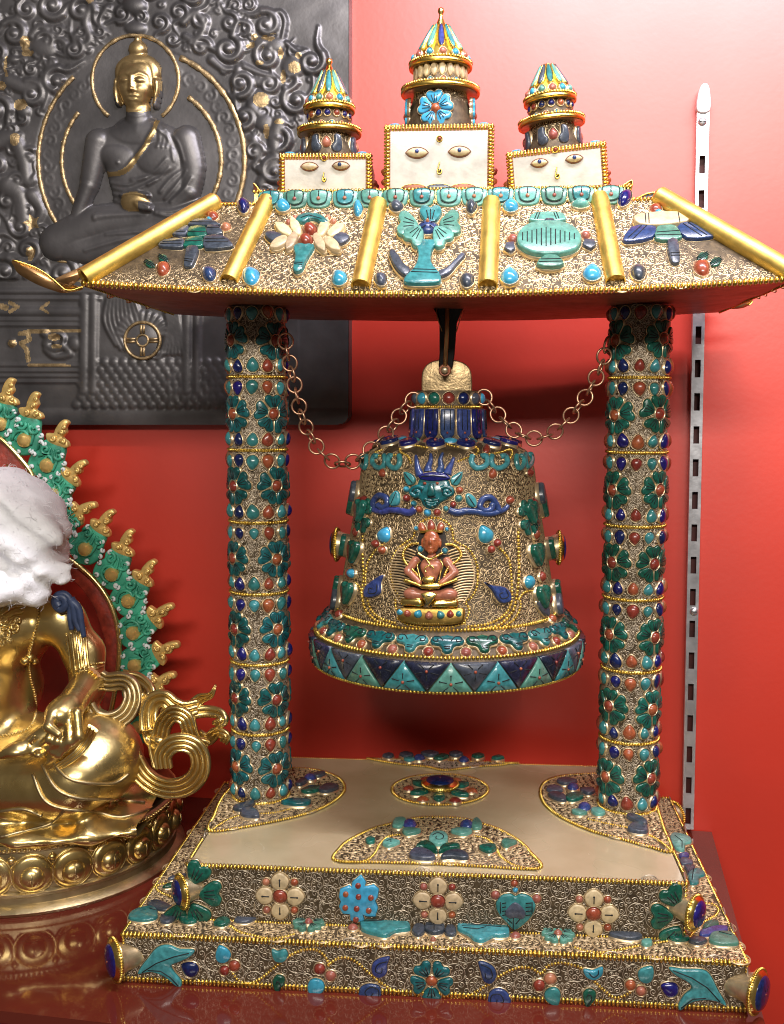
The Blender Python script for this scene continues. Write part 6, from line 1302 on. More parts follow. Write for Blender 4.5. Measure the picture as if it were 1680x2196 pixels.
star = lambda c, r, k: [(c[0]+r*(1 if i % 2 else .5)*math.cos(i*pi/k), c[1]+r*(1 if i % 2 else .5)*math.sin(i*pi/k)) for i in range(2*k)]
for c in ((70, 478),): goldpatch(star(c, 20, 5))
for c, rx, ry in (((68, 545), 9, 16), ((45, 225), 15, 13), ((35, 300), 10, 14), ((55, 95), 10, 16), ((60, 115), 14, 7), ((2, 185), 14, 10), ((560, 215), 17, 16), ((632, 146), 13, 13), ((640, 120), 7, 7), ((545, 80), 7, 8), ((537, 100), 9, 6), ((568, 82), 8, 5), ((557, 137), 10, 5), ((602, 115), 5, 12), ((607, 165), 6, 15), ((572, 283), 7, 15), ((600, 263), 10, 6), ((195, 4), 8, 6), ((540, 94), 6, 3), ((580, 85), 9, 6), ((26, 736), 9, 9), ((116, 722), 13, 8), ((122, 742), 12, 5)): goldblob(c, rx, ry)
for P, w in (([(42, 715), (60, 712), (62, 728), (44, 735), (56, 748), (60, 772)], 5), ([(60, 710), (172, 708)], 4), ([(62, 782), (150, 783)], 3), ([(15, 125), (12, 150), (18, 165)], 3), ([(88, 660), (104, 648)], 3), ([(88, 660), (104, 670)], 3), ([(20, 648), (38, 658), (22, 668)], 4), ([(0, 655), (14, 660)], 6), ([(120, 600), (215, 604)], 3), ([(195, 607), (220, 612)], 3)):
    d, _ = pdist(GX, GY, np.array(P, float)); GOLD |= d < w
plaque = thing('relief_plaque', wallpt(300, 905, 0), 'dark bronze relief plaque of a seated figure with gilt face', 'relief plaque')
mb = MB(); relief(mb, Hm, inside, 'bronze', GOLD)
o = [(-150, -55), (xr-1, -55), (xr-1, 911-corner)]+[(xr-corner+corner*math.cos(t)-1, 911-corner+corner*math.sin(t)) for t in np.linspace(.2, pi/2, 6)]+[(-150, 911)]
fr_ = np.array([wallpt(*p, PT) for p in o]); bk = fr_-WN*(PT-.0005); n_ = len(o)
mb.add(np.vstack([fr_, bk]), [((j+1) % n_, j, n_+j, n_+(j+1) % n_) for j in range(n_)], 'bronze'); build('slab', mb, plaque)

# halo rims: strips of worn gilding on raised ribs
def rim(pts, w, name='halo_rim'):
    P = np.array([wallpt(a, b, PT+.0012) for a, b in pts]); r = w*KH*.8*(1+.25*np.sin(np.arange(len(P))*1.7)*np.sin(np.arange(len(P))*.6)); mb = MB(); tube(mb, P, r, 'gilt', 8, flat=.55, flatdir=WN); return build(name, mb, plaque)
arc = lambda c, rx, ry, a0, a1, n=60: [(c[0]+rx*math.cos(math.radians(t)), c[1]+ry*math.sin(math.radians(t))) for t in np.linspace(a0, a1, n)]
rim(arc(HC, HR[0], HR[1], 128, 412), 5.5); rim(arc(NC, 221, 238, 142, 229), 6.5); rim(arc(NC, 221, 238, -68, 32), 7.5); rim(arc(NC, 171, 168, 142, 218), 6); rim(arc(NC, 171, 168, -54, 42), 7.)
rim([Z1(190, 1060), Z1(215, 1100), Z1(260, 1120), Z1(350, 1125)], 5, 'seat_rim')
# wheel emblem
wc = ZP(1150, 1118); mb = MB()
a = np.arange(49)/48*2*pi; P = np.array([wallpt(wc[0]+38*math.cos(t), wc[1]+39*math.sin(t), PT+.0035) for t in a[:-1]]); tube(mb, P, .0019, 'gilt', 8, closed=True)
P = np.array([wallpt(wc[0]+12.5*math.cos(t), wc[1]+12.5*math.sin(t), PT+.0035) for t in a[:-1:4]]); tube(mb, P, .0014, 'gilt', 8, closed=True)
for t in (0, pi/2, pi, 3*pi/2):
    for dd in (-3, 3):
        q = [(wc[0]+r_*math.cos(t)-dd*math.sin(t), wc[1]+r_*math.sin(t)+dd*math.cos(t)) for r_ in (15, 24, 33)]; tube(mb, np.array([wallpt(*p, PT+.0030) for p in q]), .0017, 'gilt', 6)
c = wallpt(*wc, PT+.002); U, V, N = frame(WN, WU); slab(mb, o_circle(24)*.019, c, U, V, N, .0012, 'bronze', cup=None); build('wheel_emblem', mb, plaque)

# the seated figure, one continuous relief
B = np.zeros_like(GX)
F = lambda pts: [Z1(x, y) for x, y in pts]
torso = np.array(spline(np.array(F([(545, 470), (560, 505), (480, 545), (415, 575), (385, 640), (430, 700), (455, 720), (470, 780), (490, 860), (480, 905), (620, 915), (800, 900), (845, 850), (838, 760), (820, 640), (780, 570), (700, 530), (640, 505), (640, 460)])), 5, True))
d, _ = pdist(GX, GY, np.vstack([torso, torso[:1]])); ins_ = inpoly(GX, GY, torso)
B = np.where(ins_, 18*np.sqrt(np.clip(1-(1-np.clip(d/46, 0, 1))**2, 0, 1)), B)
blob(B, Z1(505, 690), 42, 30, 6, mode='add'); blob(B, Z1(690, 690), 46, 34, 5, mode='add'); blob(B, Z1(600, 560), 60, 34, 3, mode='add')
ridge(B, F([(592, 450), (594, 540)]), 25, 15, base=4, sp=0)                                             # neck
for y in (483, 500): ridge(B, F([(560, y), (595, y+10), (630, y)]), 2.5, 1.2, mode='add')
ridge(B, F([(425, 610), (405, 700), (385, 800)]), 28, 20, 21, base=3); ridge(B, F([(385, 800), (350, 890), (325, 965)]), 20, 17, 14, base=3)   # right arm
ridge(B, F([(320, 955), (322, 1010), (330, 1030)]), 18, 14, 19, base=4)                                 # hand
for x0, x1, y1 in ((300, 305, 1080), (318, 322, 1098), (337, 341, 1095), (355, 357, 1075)): ridge(B, F([(x0+4, 1010), (x0, 1045), (x1, y1)]), 6.0, 9, 4.2, base=8)
ridge(B, F([(360, 965), (375, 1000), (372, 1045)]), 5.5, 9, 4.5, base=6)                                # thumb
ridge(B, F([(800, 600), (828, 720), (815, 820)]), 30, 20, 24, base=3); ridge(B, F([(815, 830), (740, 890), (650, 890)]), 22, 18, 14, base=4)   # left arm
ridge(B, F([(830, 990), (640, 985), (420, 1060), (280, 1050)]), 42, 21, 34, base=1); ridge(B, F([(250, 1040), (420, 960), (600, 950), (830, 930), (1000, 950)]), 40, 20, 40, base=1)  # legs
ridge(B, F([(440, 935), (500, 930), (640, 925)]), 14, 16, 12, base=8)
for i in range(5): ridge(B, F([(432, 926+i*5), (418, 932+i*4)]), 3.2, 5, base=19, sp=0)
ridge(B, F([(470, 1010), (620, 1000), (760, 985)]), 4, 2.0, mode='add'); ridge(B, F([(380, 1080), (560, 1030), (760, 1020)]), 4, 2.0, mode='add')
# robe edge and folds
for P in (F([(480, 790), (560, 800), (640, 770)]), F([(490, 810), (580, 825), (680, 780)]), F([(490, 835), (560, 850), (640, 835)]), F([(490, 860), (560, 880), (640, 865)]), F([(580, 780), (660, 760), (730, 690)]), F([(720, 860), (770, 800), (810, 740)]), F([(700, 830), (740, 780), (790, 740)]), F([(745, 870), (800, 820), (835, 770)]), F([(690, 560), (740, 610), (760, 700)]), F([(720, 560), (775, 620), (800, 700)]), F([(650, 800), (700, 770), (740, 730)]), F([(650, 900), (740, 915), (840, 880)]), F([(680, 920), (760, 935), (880, 905)])):
    ridge(B, P, 4.5, 2.6, 3, mode='add')
for k in range(3): ridge(B, F([(690+k*14, 550), (700+k*16, 600), (690+k*20, 640)]), 5, 3, 4, mode='add'); 
strap = np.array(spline(np.array([ZN(*p) for p in ((1490, 1155), (1480, 1240), (1440, 1320), (1380, 1420), (1320, 1500), (1250, 1590), (1180, 1640), (1100, 1655), (1025, 1648))], float), 5)); ds, _ = pdist(GX, GY, strap)
B = np.where((ds < 6) & (B > 0), B+3.2*np.sqrt(np.clip(1-(ds/6)**2, 0, 1)), B); gold2 = (ds < 5)
blob(B, ZN(1150, 1555), 4, 4, 3, mode='add')                                                            # nipple
# bowl
blob(B, Z1(592, 872), 32, 26, 14, base=14); s_ = sub(*(Z1(540, 0)[0], Z1(650, 0)[0]), Z1(0, 835)[1], Z1(0, 850)[1]); gold2 |= ((GX-Z1(590, 0)[0])/31)**2+((GY-Z1(0, 872)[1])/21)**2 < 1
ridge(B, F([(535, 845), (590, 838), (650, 848)]), 4, 4, base=24)
for k in range(4): ridge(B, F([(598+k*6, 880+k*7), (630, 882+k*8), (660, 895+k*4)]), 4.5, 6, base=24)
gold2 &= ~((GX > Z1(610, 0)[0]) & (GY > Z1(0, 872)[1]))
# head
fc = ZN(1290, 835)
ridge(B, [ZN(1115, 780), ZN(1110, 900), ZN(1125, 990)], 8, 12, 6, base=4); ridge(B, [ZN(1490, 790), ZN(1492, 900), ZN(1475, 1010)], 9, 13, 7, base=5); ridge(B, [ZN(1500, 800), ZN(1508, 860), ZN(1480, 930)], 3, 3, base=15)
blob(B, ZN(1305, 690), 49, 40, 17, base=3, p=.8); blob(B, ZN(1303, 475), 19, 19, 14, base=3, p=.8); blob(B, ZN(1306, 388), 8, 9, 9, base=4)
blob(B, (fc[0], fc[1]-6), 38, 46, 24, base=5, p=.75); blob(B, (fc[0], fc[1]+14), 31, 35, 22, base=5, p=.75)
fx, fy = fc
ridge(B, [(fx-1, fy-20), (fx, fy-2), (fx, fy+11)], 4.0, 6.0, 5.8, mode='add'); blob(B, (fx, fy+11), 7.5, 4.5, 4, mode='add'); blob(B, (fx-6, fy+12), 4, 3.5, 2.0, mode='add'); blob(B, (fx+6, fy+12), 4, 3.5, 2., mode='add')
for s2 in (-1, 1):
    blob(B, (fx+s2*18, fy-9), 12, 7, 3.4, mode='add'); ridge(B, [(fx+s2*7, fy-6), (fx+s2*18, fy-3), (fx+s2*29, fy-8)], 1.9, -2.6, mode='add'); ridge(B, [(fx+s2*6, fy-20), (fx+s2*15, fy-26), (fx+s2*28, fy-20)], 2.4, 2.6, mode='add')
    ridge(B, [(fx+s2*8, fy-15), (fx+s2*18, fy-18), (fx+s2*29, fy-11)], 1.7, -2.0, mode='add'); blob(B, (fx+s2*20, fy+12), 12, 12, 2.2, mode='add')
ridge(B, [(fx-12, fy+25), (fx-5, fy+22), (fx, fy+23.5), (fx+5, fy+22), (fx+12, fy+25)], 3.2, 3.0, mode='add'); ridge(B, [(fx-8, fy+30), (fx, fy+32), (fx+8, fy+30)], 3.6, 3.0, mode='add'); ridge(B, [(fx-13, fy+26.5), (fx, fy+27.5), (fx+13, fy+26.5)], 1.3, -2.6, mode='add')
blob(B, (fx, fy+42), 10, 7, 2.5, mode='add'); ridge(B, [(fx, fy+15), (fx, fy+20)], 2, -1.0, mode='add', sp=0)
hl = np.array(spline(np.array([ZN(*p) for p in ((1130, 800), (1140, 700), (1180, 620), (1240, 610), (1280, 625), (1330, 615), (1400, 620), (1440, 680), (1450, 790))], float), 5)); dh, _ = pdist(GX, GY, hl); B -= np.where((dh < 3) & (B > 5), 3.0*(1-dh/3), 0)
gold2 |= (ell((fc[0]+2, fc[1]-18), 54, 76) < 1) & (GY < fc[1]+54) | (ell(ZN(1303, 460), 24, 36) < 1)
# curled hair
for k, (a_, b_, R_) in enumerate(scatter(fx-50, fx+54, fy-82, fy+10, (3.4,), lambda u, v: (ell_pt(u, v)), 5, (1500,), .9) if False else []): pass
B = blur(B, 1)
mb = MB(); relief(mb, np.where(B > .5, B, -2.), B > .12, 'bronze', gold2 & (B > .3), 'gilt_face', lift=.9)
build('seated_figure', mb, plaque)

# ================================================================ gilt statue at the left
SX, SY, SR = -.425, .068, .150
statue = thing('gilt_statue', (SX, SY, 0), 'gilded seated statue with green flame aureole on lotus pedestal', 'statue')
SA = lambda px, py, Y: atY(px, py, Y)
zr = atY(60, 1822, SY-SR*.95)[2]
mb = MB(); prof = [(.2, 0), (1.0, 0), (1.01, .05), (.985, .10), (.95, .13), (.945, .22), (.955, .24), (.955, .28), (.93, .31), (.93, .55), (.935, .80), (.93, .88), (.955, .91), (.955, .97), (.94, 1.0), (.2, 1.01)]
lathe(mb, [(a*SR, b*zr) for a, b in prof], (SX, SY, 0), 'statue_gold_dull', 96); lathe(mb, [(.0, 1.012*zr), (.94*SR, 1.0*zr)][::-1], (SX, SY, 0), 'statue_gold_dull', 64); ped = build('lotus_pedestal', mb, statue, angle=40)
a = np.arange(140)/140*2*pi; n_ = np.stack([np.cos(a), np.sin(a), 0*a], 1)
mb = MB(); beads(mb, A3(SX, SY, zr*.945)+n_*SR*.955, n_, .0046, .0016, high=.0022, closed=True, m='statue_gold'); build('beading', mb, ped)
for k in range(22):
    t = -pi/2+(k-7)*.262+.10
    n0 = A3(math.cos(t), math.sin(t), 0); U, V, N = frame(n0, A3(-math.sin(t), math.cos(t), 0)); P = A3(SX, SY, zr*.56)+n0*SR*.932; mb = MB()
    for r_, h in ((.0185, .0045), (.0115, .0105)):
        lathe(mb, [(r_, -.002), (r_*.98, h*.35), (r_*.80, h*.72), (r_*.5, h*.93), (.0001, h)], P-V*(.0025 if r_ < .012 else 0), 'statue_gold', 28, N)
    tube(mb, np.array([P+N*.0100+V*.004, P+N*.0108-V*.002, P+N*.0095-V*.008]), .0007, 'statue_gold_dull', 5); tube(mb, P+np.cos(np.arange(28)/28*2*pi)[:, None]*U*.0192+np.sin(np.arange(28)/28*2*pi)[:, None]*V*.0188+N*.0005, .0011, 'statue_gold', 6, closed=True)
    build('lotus_petal', mb, ped)
    t += .131; n0 = A3(math.cos(t), math.sin(t), 0); mb = MB(); P = A3(SX, SY, zr*.78)+n0*SR*.935; U, V, N = frame(n0, A3(-math.sin(t), math.cos(t), 0)); ball(mb, P, (.0042, .0036, .003), 'statue_gold', 12, 6, U, V, N); ball(mb, P+V*.004+N*.0015, .0016, 'statue_gold', 8, 5); build('petal_bud', mb, ped)

# body: one cast figure
Yb = .045
K = lambda px, py, Y=Yb: SA(px, py, Y)
m2 = Yb-CP[1]; PXM = m2/CF*1.01
def px_r(n): return n*PXM
bc = K(10, 1500, .02)
sh, el, wr = K(128, 1322, .035), K(196, 1440, .03), K(172, 1490, -.015)
def body(X):
    d = ellip(X, K(-20, 1490, .035), (px_r(95), .085, px_r(95)))                                    # belly
    d = smin(d, ellip(X, K(0, 1345, .045), (px_r(120), .065, px_r(95))), .03)                        # chest
    d = smin(d, capsule(X, K(95, 1325, .04), K(135, 1330, .035), px_r(44), px_r(46)), .018)
    d = smin(d, capsule(X, sh, K(180, 1400, .035), px_r(44), px_r(42)), .012)
    d = smin(d, capsule(X, K(180, 1400, .035), K(190, 1470, .02), px_r(42), px_r(36)), .010)
    d = smin(d, capsule(X, K(188, 1472, .02), wr, px_r(34), px_r(24)), .010)                          # forearm
    d = smin(d, ellip(X, K(205, 1625, -.005), (px_r(72), .062, px_r(58))), .012)                      # knee
    d = smin(d, capsule(X, K(60, 1640, .01), K(205, 1625, -.005), .052, .045), .02)
    d = smin(d, capsule(X, K(-60, 1680, -.03), K(150, 1690, -.045), .034, .028), .018)
    # robe hem spreading over the pedestal
    hem = ellip(X, A3(SX+.03, SY-.055, zr+.005), (.135, .088, .016)); hem += .0035*np.sin(X[..., 0]*150)*np.cos(X[..., 1]*70)
    d = smin(d, hem, .012)
    for q in range(5): d = np.minimum(d, capsule(X, K(110+q*26, 1650+q*6, -.04-.004*q), K(70+q*45, 1735+q*2, -.066), .0045, .003)-.0) if False else d
    return d-.0010*np.sin(X[..., 0]*90+X[..., 2]*160)*(X[..., 2] < zr+.03)
mb = MB(); lo = A3(-.53, -.085, zr-.012); hi = A3(-.285, .12, K(0, 1250, .04)[2]+.03); sdf_mesh(mb, body, lo, hi, .0033, 'statue_gold'); fig = build('body', mb, statue)
# hand holding the mongoose
def hand(X):
    d = capsule(X, K(182, 1468, .0), K(150, 1515, -.040), px_r(30), px_r(30)); d = smin(d, ellip(X, K(132, 1532, -.050), (px_r(34), .017, px_r(32))), .008)
    for J in (((165, 1528), (170, 1578), (128, 1618), (103, 1638)), ((150, 1548), (150, 1588), (116, 1612), (104, 1622)), ((134, 1556), (124, 1590), (104, 1604), (96, 1610)), ((118, 1556), (106, 1584), (92, 1594), (88, 1598))):
        q = [K(x, y, -.056-.010*(1-abs(i-1.3)/1.7)) for i, (x, y) in enumerate(J)]
        for i, (r0_, r1_) in enumerate(((11, 10.5), (10.5, 9), (9, 6.5))): d = smin(d, capsule(X, q[i], q[i+1], px_r(r0_), px_r(r1_)), .0018)
    q = [K(112, 1530, -.062), K(104, 1558, -.074), K(126, 1574, -.078)]; d = smin(d, capsule(X, q[0], q[1], px_r(12), px_r(11)), .003); d = smin(d, capsule(X, q[1], q[2], px_r(11), px_r(8)), .0015)
    return d
c = K(135, 1555, -.04); mb = MB(); sdf_mesh(mb, hand, c-A3(.042, .058, .048), c+A3(.042, .062, .052), .0015, 'statue_gold'); build('hand', mb, statue)
def mong(X):
    d = capsule(X, K(110, 1575, -.05), K(55, 1605, -.06), px_r(30), px_r(20)); d = smin(d, ellip(X, K(40, 1607, -.064), (px_r(28), .014, px_r(15))), .006); d = smin(d, capsule(X, K(36, 1606, -.068), K(5, 1620, -.072), px_r(13), px_r(8)), .005)
    d = smin(d, capsule(X, K(66, 1590, -.07), K(74, 1578, -.072), px_r(6), px_r(4)), .002); d = smin(d, ellip(X, K(90, 1612, -.06), (px_r(15), .012, px_r(10))), .004); return d
c = K(55, 1600, -.06); mb = MB(); sdf_mesh(mb, mong, c-A3(.05, .035, .03), c+A3(.05, .035, .03), .0016, 'statue_gold'); build('mongoose', mb, statue)
mb = MB(); P = np.array([K(*p, -.052) for p in spline(np.array([(66, 1300), (58, 1340), (50, 1390), (44, 1420)], float), 8)])
def hitbody(px, py, lift=.001):
    d = ray(px, py); t = np.linspace(.80, 1.14, 700); P = CP+d*t[:, None]; f = body(P); i = np.argmax(f < 0); i = i if f[i] < 0 else int(np.argmin(f)); return P[i]-unit(d)*lift
def onbody(pts, n=8, lift=.001): return np.array([hitbody(*p, lift=lift) for p in spline(np.array(pts, float), n)])
def goldwire(pts, r, name, m='statue_gold', pitch=None, lift=.0012):
    P = onbody(pts, 8, lift); mb = MB()
    if pitch: beads(mb, P, -CFW, pitch, pitch*.5, high=pitch*.55, m=m)
    else: tube(mb, P, r, m, 8)
    return build(name, mb, statue)
goldwire([(84, 1290), (80, 1330), (72, 1370), (64, 1402)], .0012, 'necklace', pitch=.0030); goldwire([(64, 1420), (66, 1450), (76, 1490), (78, 1530), (62, 1560), (30, 1572), (0, 1577)], 0, 'belt_beading', pitch=.0030); goldwire([(178, 1432), (200, 1424), (222, 1420)], 0, 'armlet_beading', pitch=.0028)
for c in ((64, 1410), (54, 1418), (74, 1418)): mb = MB(); ball(mb, hitbody(*c, lift=.002), .0042, 'statue_gold', 12, 7); build('pendant', mb, statue)
for cx, cy, R_, a0, hd in ((10, 1330, 15, 0, 1), (30, 1345, 12, 2, -1), (12, 1360, 13, 4, 1), (36, 1330, 8, 1, -1), (2, 1380, 9, 3, 1), (-8, 1340, 12, 2, 1), (20, 1375, 7, 0, -1)):
    goldwire(spiral((cx, cy), R_, 1.3, a0, hd, 9), .0016, 'collar_scroll')
goldwire([(0, 1335), (25, 1318), (48, 1312)], .0018, 'collar_edge'); goldwire([(0, 1320), (30, 1302), (50, 1300)], .0014, 'collar_edge')
for k in range(5): goldwire([(142+k*10, 1360-k*4), (148+k*10, 1400+k*3), (152+k*10, 1435+k*3)], .0014, 'sleeve_fold')
for k in range(4): goldwire([(165, 1440+k*12), (195, 1436+k*13), (222, 1428+k*14)], .0013, 'sleeve_fold')
for pts in ([(90, 1640), (120, 1690), (170, 1712), (250, 1715), (310, 1720)], [(70, 1660), (95, 1715), (140, 1735), (200, 1740), (260, 1752), (320, 1735)], [(0, 1795), (60, 1780), (110, 1765), (140, 1735)], [(0, 1740), (50, 1735), (90, 1750)], [(100, 1600), (125, 1650), (165, 1675), (240, 1680), (275, 1660)]): goldwire(pts, .0016, 'robe_fold', 'statue_gold_dull')
# blue hair lock
for pts, r in (([(128, 1300), (122, 1290), (126, 1280), (138, 1282), (142, 1296), (132, 1306), (121, 1300), (117, 1288), (124, 1276), (140, 1274), (152, 1290), (150, 1320), (154, 1350)], .0050), ([(150, 1284), (158, 1300), (162, 1330), (172, 1352)], .0050), ([(154, 1290), (168, 1305), (174, 1335), (180, 1366)], .0045)):
    P = np.array([K(*p, .005) for p in spline(np.array(pts, float), 5)]); mb = MB(); tube(mb, P, np.linspace(r, r*.55, len(P)), 'hair_blue', 10); build('hair_lock', mb, statue)
# flowing sash with its loops
def ribbon(pts, Y0, Y1, w, name='sash', n=8, ridges=4, w1=None, m='statue_gold'):
    """a cast band with rounded flutes, swept along its path"""
    q = spline(np.array(pts, float), n); N = len(q); ys = np.linspace(Y0, Y1, N)+.004*np.sin(np.linspace(0, 6, N)); P = np.array([atY(a, b, y) for (a, b), y in zip(q, ys)])
    T = np.gradient(P, axis=0); T /= np.linalg.norm(T, axis=1)[:, None]; D = np.cross(T, A3(0, 1, 0)); D /= np.linalg.norm(D, axis=1)[:, None]; mb = MB(); F_ = np.cross(D, T); F_ *= -np.sign(F_[:, 1:2]+1e-9)
    ws = np.linspace(w, w if w1 is None else w1, N)*1.12; M = ridges*6+1; o = np.linspace(-1, 1, M); hh = .16+.30*np.abs(np.sin(ridges*pi*(o+1)/2))**.7; hh[[0, -1]] = 0
    sec = np.concatenate([np.stack([o, hh], 1), np.stack([o[::-1], -.22*np.sqrt(np.clip(1-o[::-1]**2, 0, 1))], 1)[1:-1]]); k = len(sec)
    v = P[:, None]+D[:, None]*(sec[None, :, :1]*ws[:, None, None])+F_[:, None]*(sec[None, :, 1:]*ws[:, None, None])
    i = np.arange(N-1)[:, None]; j = np.arange(k)[None]; f = np.stack([i*k+j, i*k+(j+1) % k, (i+1)*k+(j+1) % k, (i+1)*k+j], -1).reshape(-1, 4)
    mb.add(v.reshape(-1, 3), f, m); q_ = mb.mi(m); mb.f.append((np.array([list(range(k))[::-1]]), q_)); mb.f.append((np.array([[(N-1)*k+t for t in range(k)]]), q_))
    return build(name, mb, statue, angle=70)
ribbon([(215, 1560), (245, 1570), (268, 1592), (285, 1625), (308, 1662), (340, 1684), (378, 1690), (412, 1676), (430, 1645), (424, 1608), (398, 1592), (368, 1596), (350, 1618), (352, 1645)], -.005, -.02, .0105, w1=.008)
ribbon([(348, 1640), (338, 1600), (345, 1575), (352, 1550), (372, 1530), (398, 1540), (408, 1570), (418, 1592), (440, 1600)], -.014, .0, .0085, w1=.007)
ribbon([(322, 1565), (320, 1530), (330, 1505), (352, 1498), (372, 1512), (395, 1520), (420, 1515)], -.004, .005, .0095, ridges=3, w1=.007); ribbon([(415, 1515), (430, 1498), (452, 1490), (462, 1468)], .005, .005, .0070, ridges=3, w1=.0008)
ribbon([(405, 1530), (440, 1525), (470, 1530), (478, 1545), (462, 1555)], .003, .003, .0060, ridges=2, w1=.0045); ribbon([(420, 1575), (445, 1585), (465, 1570), (484, 1578), (480, 1590)], .003, .0, .0065, ridges=3, w1=.004)
ribbon([(318, 1565), (325, 1590), (345, 1598)], -.004, -.010, .0065, ridges=2)
ribbon([(215, 1455), (232, 1462), (262, 1460), (280, 1472), (285, 1500), (270, 1530), (240, 1545), (205, 1540), (185, 1515)], .02, -.005, .0088, ridges=4, m='statue_gold_dull'); ribbon([(262, 1455), (295, 1460), (318, 1480), (312, 1500), (285, 1525)], .025, .01, .0088, ridges=3, w1=.006)
ribbon([(205, 1440), (185, 1465), (172, 1495), (178, 1520)], .0, -.01, .0065, ridges=3); ribbon([(200, 1560), (185, 1590), (160, 1620), (110, 1655)], -.065, -.06, .0050, ridges=3, w1=.003)

# aureole behind the figure: red field with gilt rim, green scrolling flames with gilt tips
YA = .155
def aplate(pts, h, m, name, Y=YA, bev=.0015, sm=4, grooves=()):
    q = spline(np.array(pts, float), sm, True) if sm else np.array(pts, float); P = np.array([atY(a, b, Y) for a, b in q]); c = P.mean(0); mb = MB()
    slab(mb, np.stack([P[:, 0]-c[0], P[:, 2]-c[2]], 1), c, A3(1, 0, 0), A3(0, 0, 1), A3(0, -1, 0), h, m, cup=None, base=-.004, bev=bev); return mb
mb = aplate([(-160, 1700), (-160, 1180), (60, 1168), (106, 1175), (160, 1208), (202, 1244), (232, 1290), (250, 1347), (253, 1408), (240, 1500), (222, 1570), (205, 1570), (222, 1500), (228, 1400), (215, 1340), (195, 1290), (160, 1248), (110, 1225), (60, 1215)], .002, 'aureole_red', 'red')
build('red_field', mb, statue)
mb = aplate([(-160, 1190), (-160, 930), (0, 938), (36, 972), (66, 1010), (79, 1055), (76, 1110), (60, 1190)], .002, 'aureole_red', 'red'); build('red_field', mb, statue)
for pts in ([(-20, 930), (4, 943), (36, 975), (66, 1013), (78, 1051), (78, 1092), (70, 1130)], [(60, 1164), (106, 1175), (162, 1209), (204, 1246), (235, 1292), (252, 1347), (255, 1408), (243, 1500), (225, 1572)]):
    P = np.array([atY(*p, YA-.005) for p in spline(np.array(pts, float), 6)]); mb = MB(); tube(mb, P, .0030, 'statue_gold', 10); build('gilt_rim', mb, statue)
cen = [(-45, 885), (0, 905), (52, 940), (101, 994), (116, 1058), (130, 1118), (184, 1173), (240, 1227), (276, 1284), (288, 1353), (292, 1423), (298, 1490), (300, 1555)]
tips = [(-30, 815), (21, 832), (75, 858), (136, 918), (170, 1004), (180, 1094), (232, 1110), (276, 1152), (322, 1217), (356, 1308), (368, 1388), (354, 1458), (345, 1530)]
for i, ((x, y), (tx_, ty_)) in enumerate(zip(cen, tips)):   # one lobe of the flame border after another
    d = np.array([tx_-x, ty_-y], float); L = np.linalg.norm(d); d /= L; e = np.array([-d[1], d[0]]); p = lambda a, b: tuple(np.array([x, y])+d*a+e*b*1.12)
    w = 33
    lobe = [p(-32, -10), p(-22, -30), p(0, -34), p(12, -w*.9), p(22, -24), p(34, -26), p(L*.62, -16), p(L*.70, 0), p(L*.62, 14), p(L*.50, 22), p(22, 26), p(10, 34), p(-8, 34), p(-26, 26), p(-36, 8)]
    mb = aplate(lobe, .0045, 'aureole_green', 'g', bev=.0025)
    for cc, R_, a0, hd in ((p(-2, -4), 22, 1, 1), (p(24, 14), 12, 2, -1), (p(26, -14), 12, 4, 1)):
        P = np.array([atY(a, b, YA-.0060) for a, b in spiral(cc, R_, 1.1, a0+i, hd, 14)]); tube(mb, P, .0020, 'aureole_green', 6)
    for b in (-12, 0, 12): P = np.array([atY(*q, YA-.0055) for q in spline(np.array([p(-10, b*1.2), p(12, b*.9+4), p(34, b*.5)]), 4)]); tube(mb, P, np.linspace(.0022, .001, len(P)), 'aureole_green', 6)
    build('green_flame', mb, statue)
    mb = MB(); c = atY(*p(-4, 2), YA-.0045); up_ = unit(atY(*p(20, 2), YA-.0045)-c); lathe(mb, [(.0085, 0), (.0080, .003), (.0060, .006), (.0052, .0065), (.0036, .0085), (.0001, .0105)], c, 'flame_gold', 20, unit(A3(0, -1, 0)+up_*.55)); build('gilt_bud', mb, statue)
    mb = MB()
    for cc, R_, a0, hd in ((p(30, 20), 5, 0, 1), (p(16, 30), 5, 2, -1), (p(36, -20), 5, 3, -1), (p(-20, -24), 5, 1, 1), (p(-22, 18), 5, 5, 1), (p(6, -30), 5, 2, 1), (p(2, 33), 4, 2, 1), (p(-30, -4), 4, 2, -1)):
        P = np.array([atY(a, b, YA-.0062) for a, b in spiral(cc, R_, .8, a0+i*.4, hd, 9)]); tube(mb, P, np.linspace(.0013, .0021, len(P)), 'white_paint', 6)
    build('white_scroll', mb, statue)
    t0 = L*.58; fl_ = [p(t0-4, -12), p(t0+8, -20), p(t0+14, -10), p(t0+22, -10), p(t0+36, -8), p(t0+44, -3), p(t0+42, 5), p(t0+32, 4), p(t0+24, 8), p(t0+14, 6), p(t0+10, 16), p(t0+2, 20), p(t0-4, 8)]
    fo = np.array(p(t0, 0)); fl_ = [tuple(fo+(np.array(q)-fo)*1.22) for q in fl_]; mb = aplate(fl_, .0038, 'flame_gold', 'f', YA-.001, .0018)
    for cc, R_, hd in ((p(t0+8, 10), 7, 1), (p(t0+6, -10), 7, -1), (p(t0+24, 0), 6, 1), (p(t0+38, 0), 4, -1)):
        P = np.array([atY(a, b, YA-.0065) for a, b in spiral(cc, R_, 1., i, hd, 10)]); tube(mb, P, .0015, 'flame_gold', 6); ball(mb, atY(*cc, YA-.0055), .0026, 'flame_gold', 8, 5)
    build('gilt_flame_tip', mb, statue)
mb = MB(); c_ = (121, 1108)
for k in range(6): t = k*pi/3; P = atY(c_[0]+14*math.cos(t), c_[1]+16*math.sin(t), YA-.010); ball(mb, P, (.0055, .004, .0060), 'statue_gold', 12, 6)
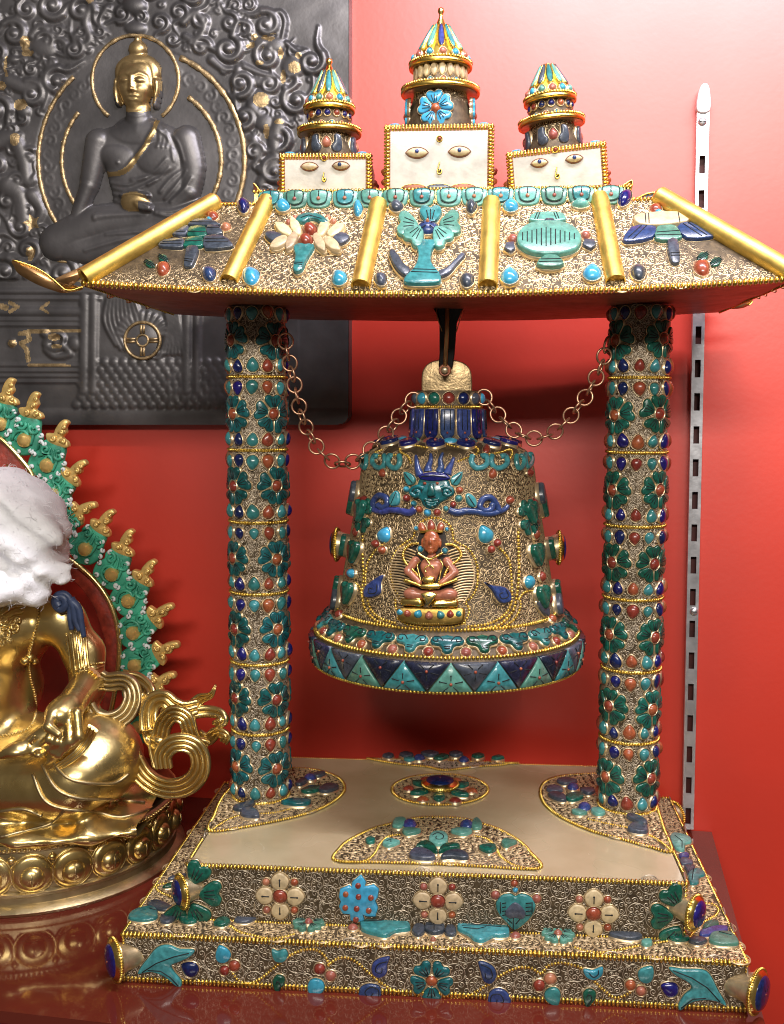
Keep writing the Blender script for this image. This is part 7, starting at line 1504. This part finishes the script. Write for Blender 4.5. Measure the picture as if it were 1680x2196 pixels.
lathe(mb, [(.0075, 0), (.0065, .003), (.0030, .005), (.0028, .008), (.0001, .0095)], atY(*c_, YA-.010), 'statue_gold', 20, (0, -1, 0)); build('gilt_flower', mb, statue)
for px, py in ((22, 1022), (82, 1105), (16, 1010), (26, 1034)):
    mb = MB(); P = np.array([atY(px, py+26, YA-.006), atY(px+2, py+6, YA-.008), atY(px-1, py-14, YA-.006)]); tube(mb, P, (.005, .0055, .001), 'statue_gold', 10); build('crown_point', mb, statue)
# head and crown hidden under the cotton: a plain core carries it
# ================================================================ white cotton wound round the statue
def cot(X):
    q = X
    d = ellip(q, SA(-10, 1150, .03), (px_r(118), .075, px_r(150))); d = smin(d, ellip(q, SA(75, 1165, .01), (px_r(62), .05, px_r(70))), .03); d = smin(d, ellip(q, SA(55, 1090, .03), (px_r(50), .05, px_r(50))), .03)
    d = smin(d, capsule(q, SA(70, 1245, -.015), SA(155, 1215, -.005), px_r(34), px_r(15)), .012); d = smin(d, ellip(q, SA(0, 1255, -.02), (px_r(95), .045, px_r(38))), .02); d = smin(d, capsule(q, SA(85, 1130, -.01), SA(118, 1160, -.012), px_r(32), px_r(14)), .012)
    x, z = q[..., 0], q[..., 2]
    w = .0012*np.abs(np.sin((z*.9+x*.5)*210+2.2*np.sin(x*50)+1.5*np.sin(z*37)))+.0034*np.sin((z*1.0+x*.45)*120+2.5*np.sin(x*35+z*20))+.0016*np.sin((z*.8-x*.7)*230+2*np.sin(z*60))+.0010*np.sin(x*200+3*np.sin(z*90+x*40))+.0005*np.sin(z*520+4*np.sin(x*130))
    return d+w
mb = MB(); sdf_mesh(mb, cot, A3(-.56, -.09, K(0, 1320, 0)[2]), A3(-.29, .13, K(0, 960, 0)[2]), .0030, 'cotton'); v = np.concatenate(mb.v)
for i in rng.choice(len(v), 1100):      # loose cotton fibres
    c0 = SA(20, 1160, .03); n0 = unit(v[i]-c0+.02*rng.normal(size=3)); t0 = unit(np.cross(n0, rng.normal(size=3))); L = rng.uniform(.003, .008)
    tube(mb, np.array([v[i]-n0*.001, v[i]+n0*L*.35+t0*L*.5, v[i]+n0*L*.45+t0*L]), .00016, 'cotton', 3, caps=False)
build('cotton_wrap', mb, None, 'rumpled white cotton wrapped over the head and shoulders of the gilt statue', 'cotton wrap')
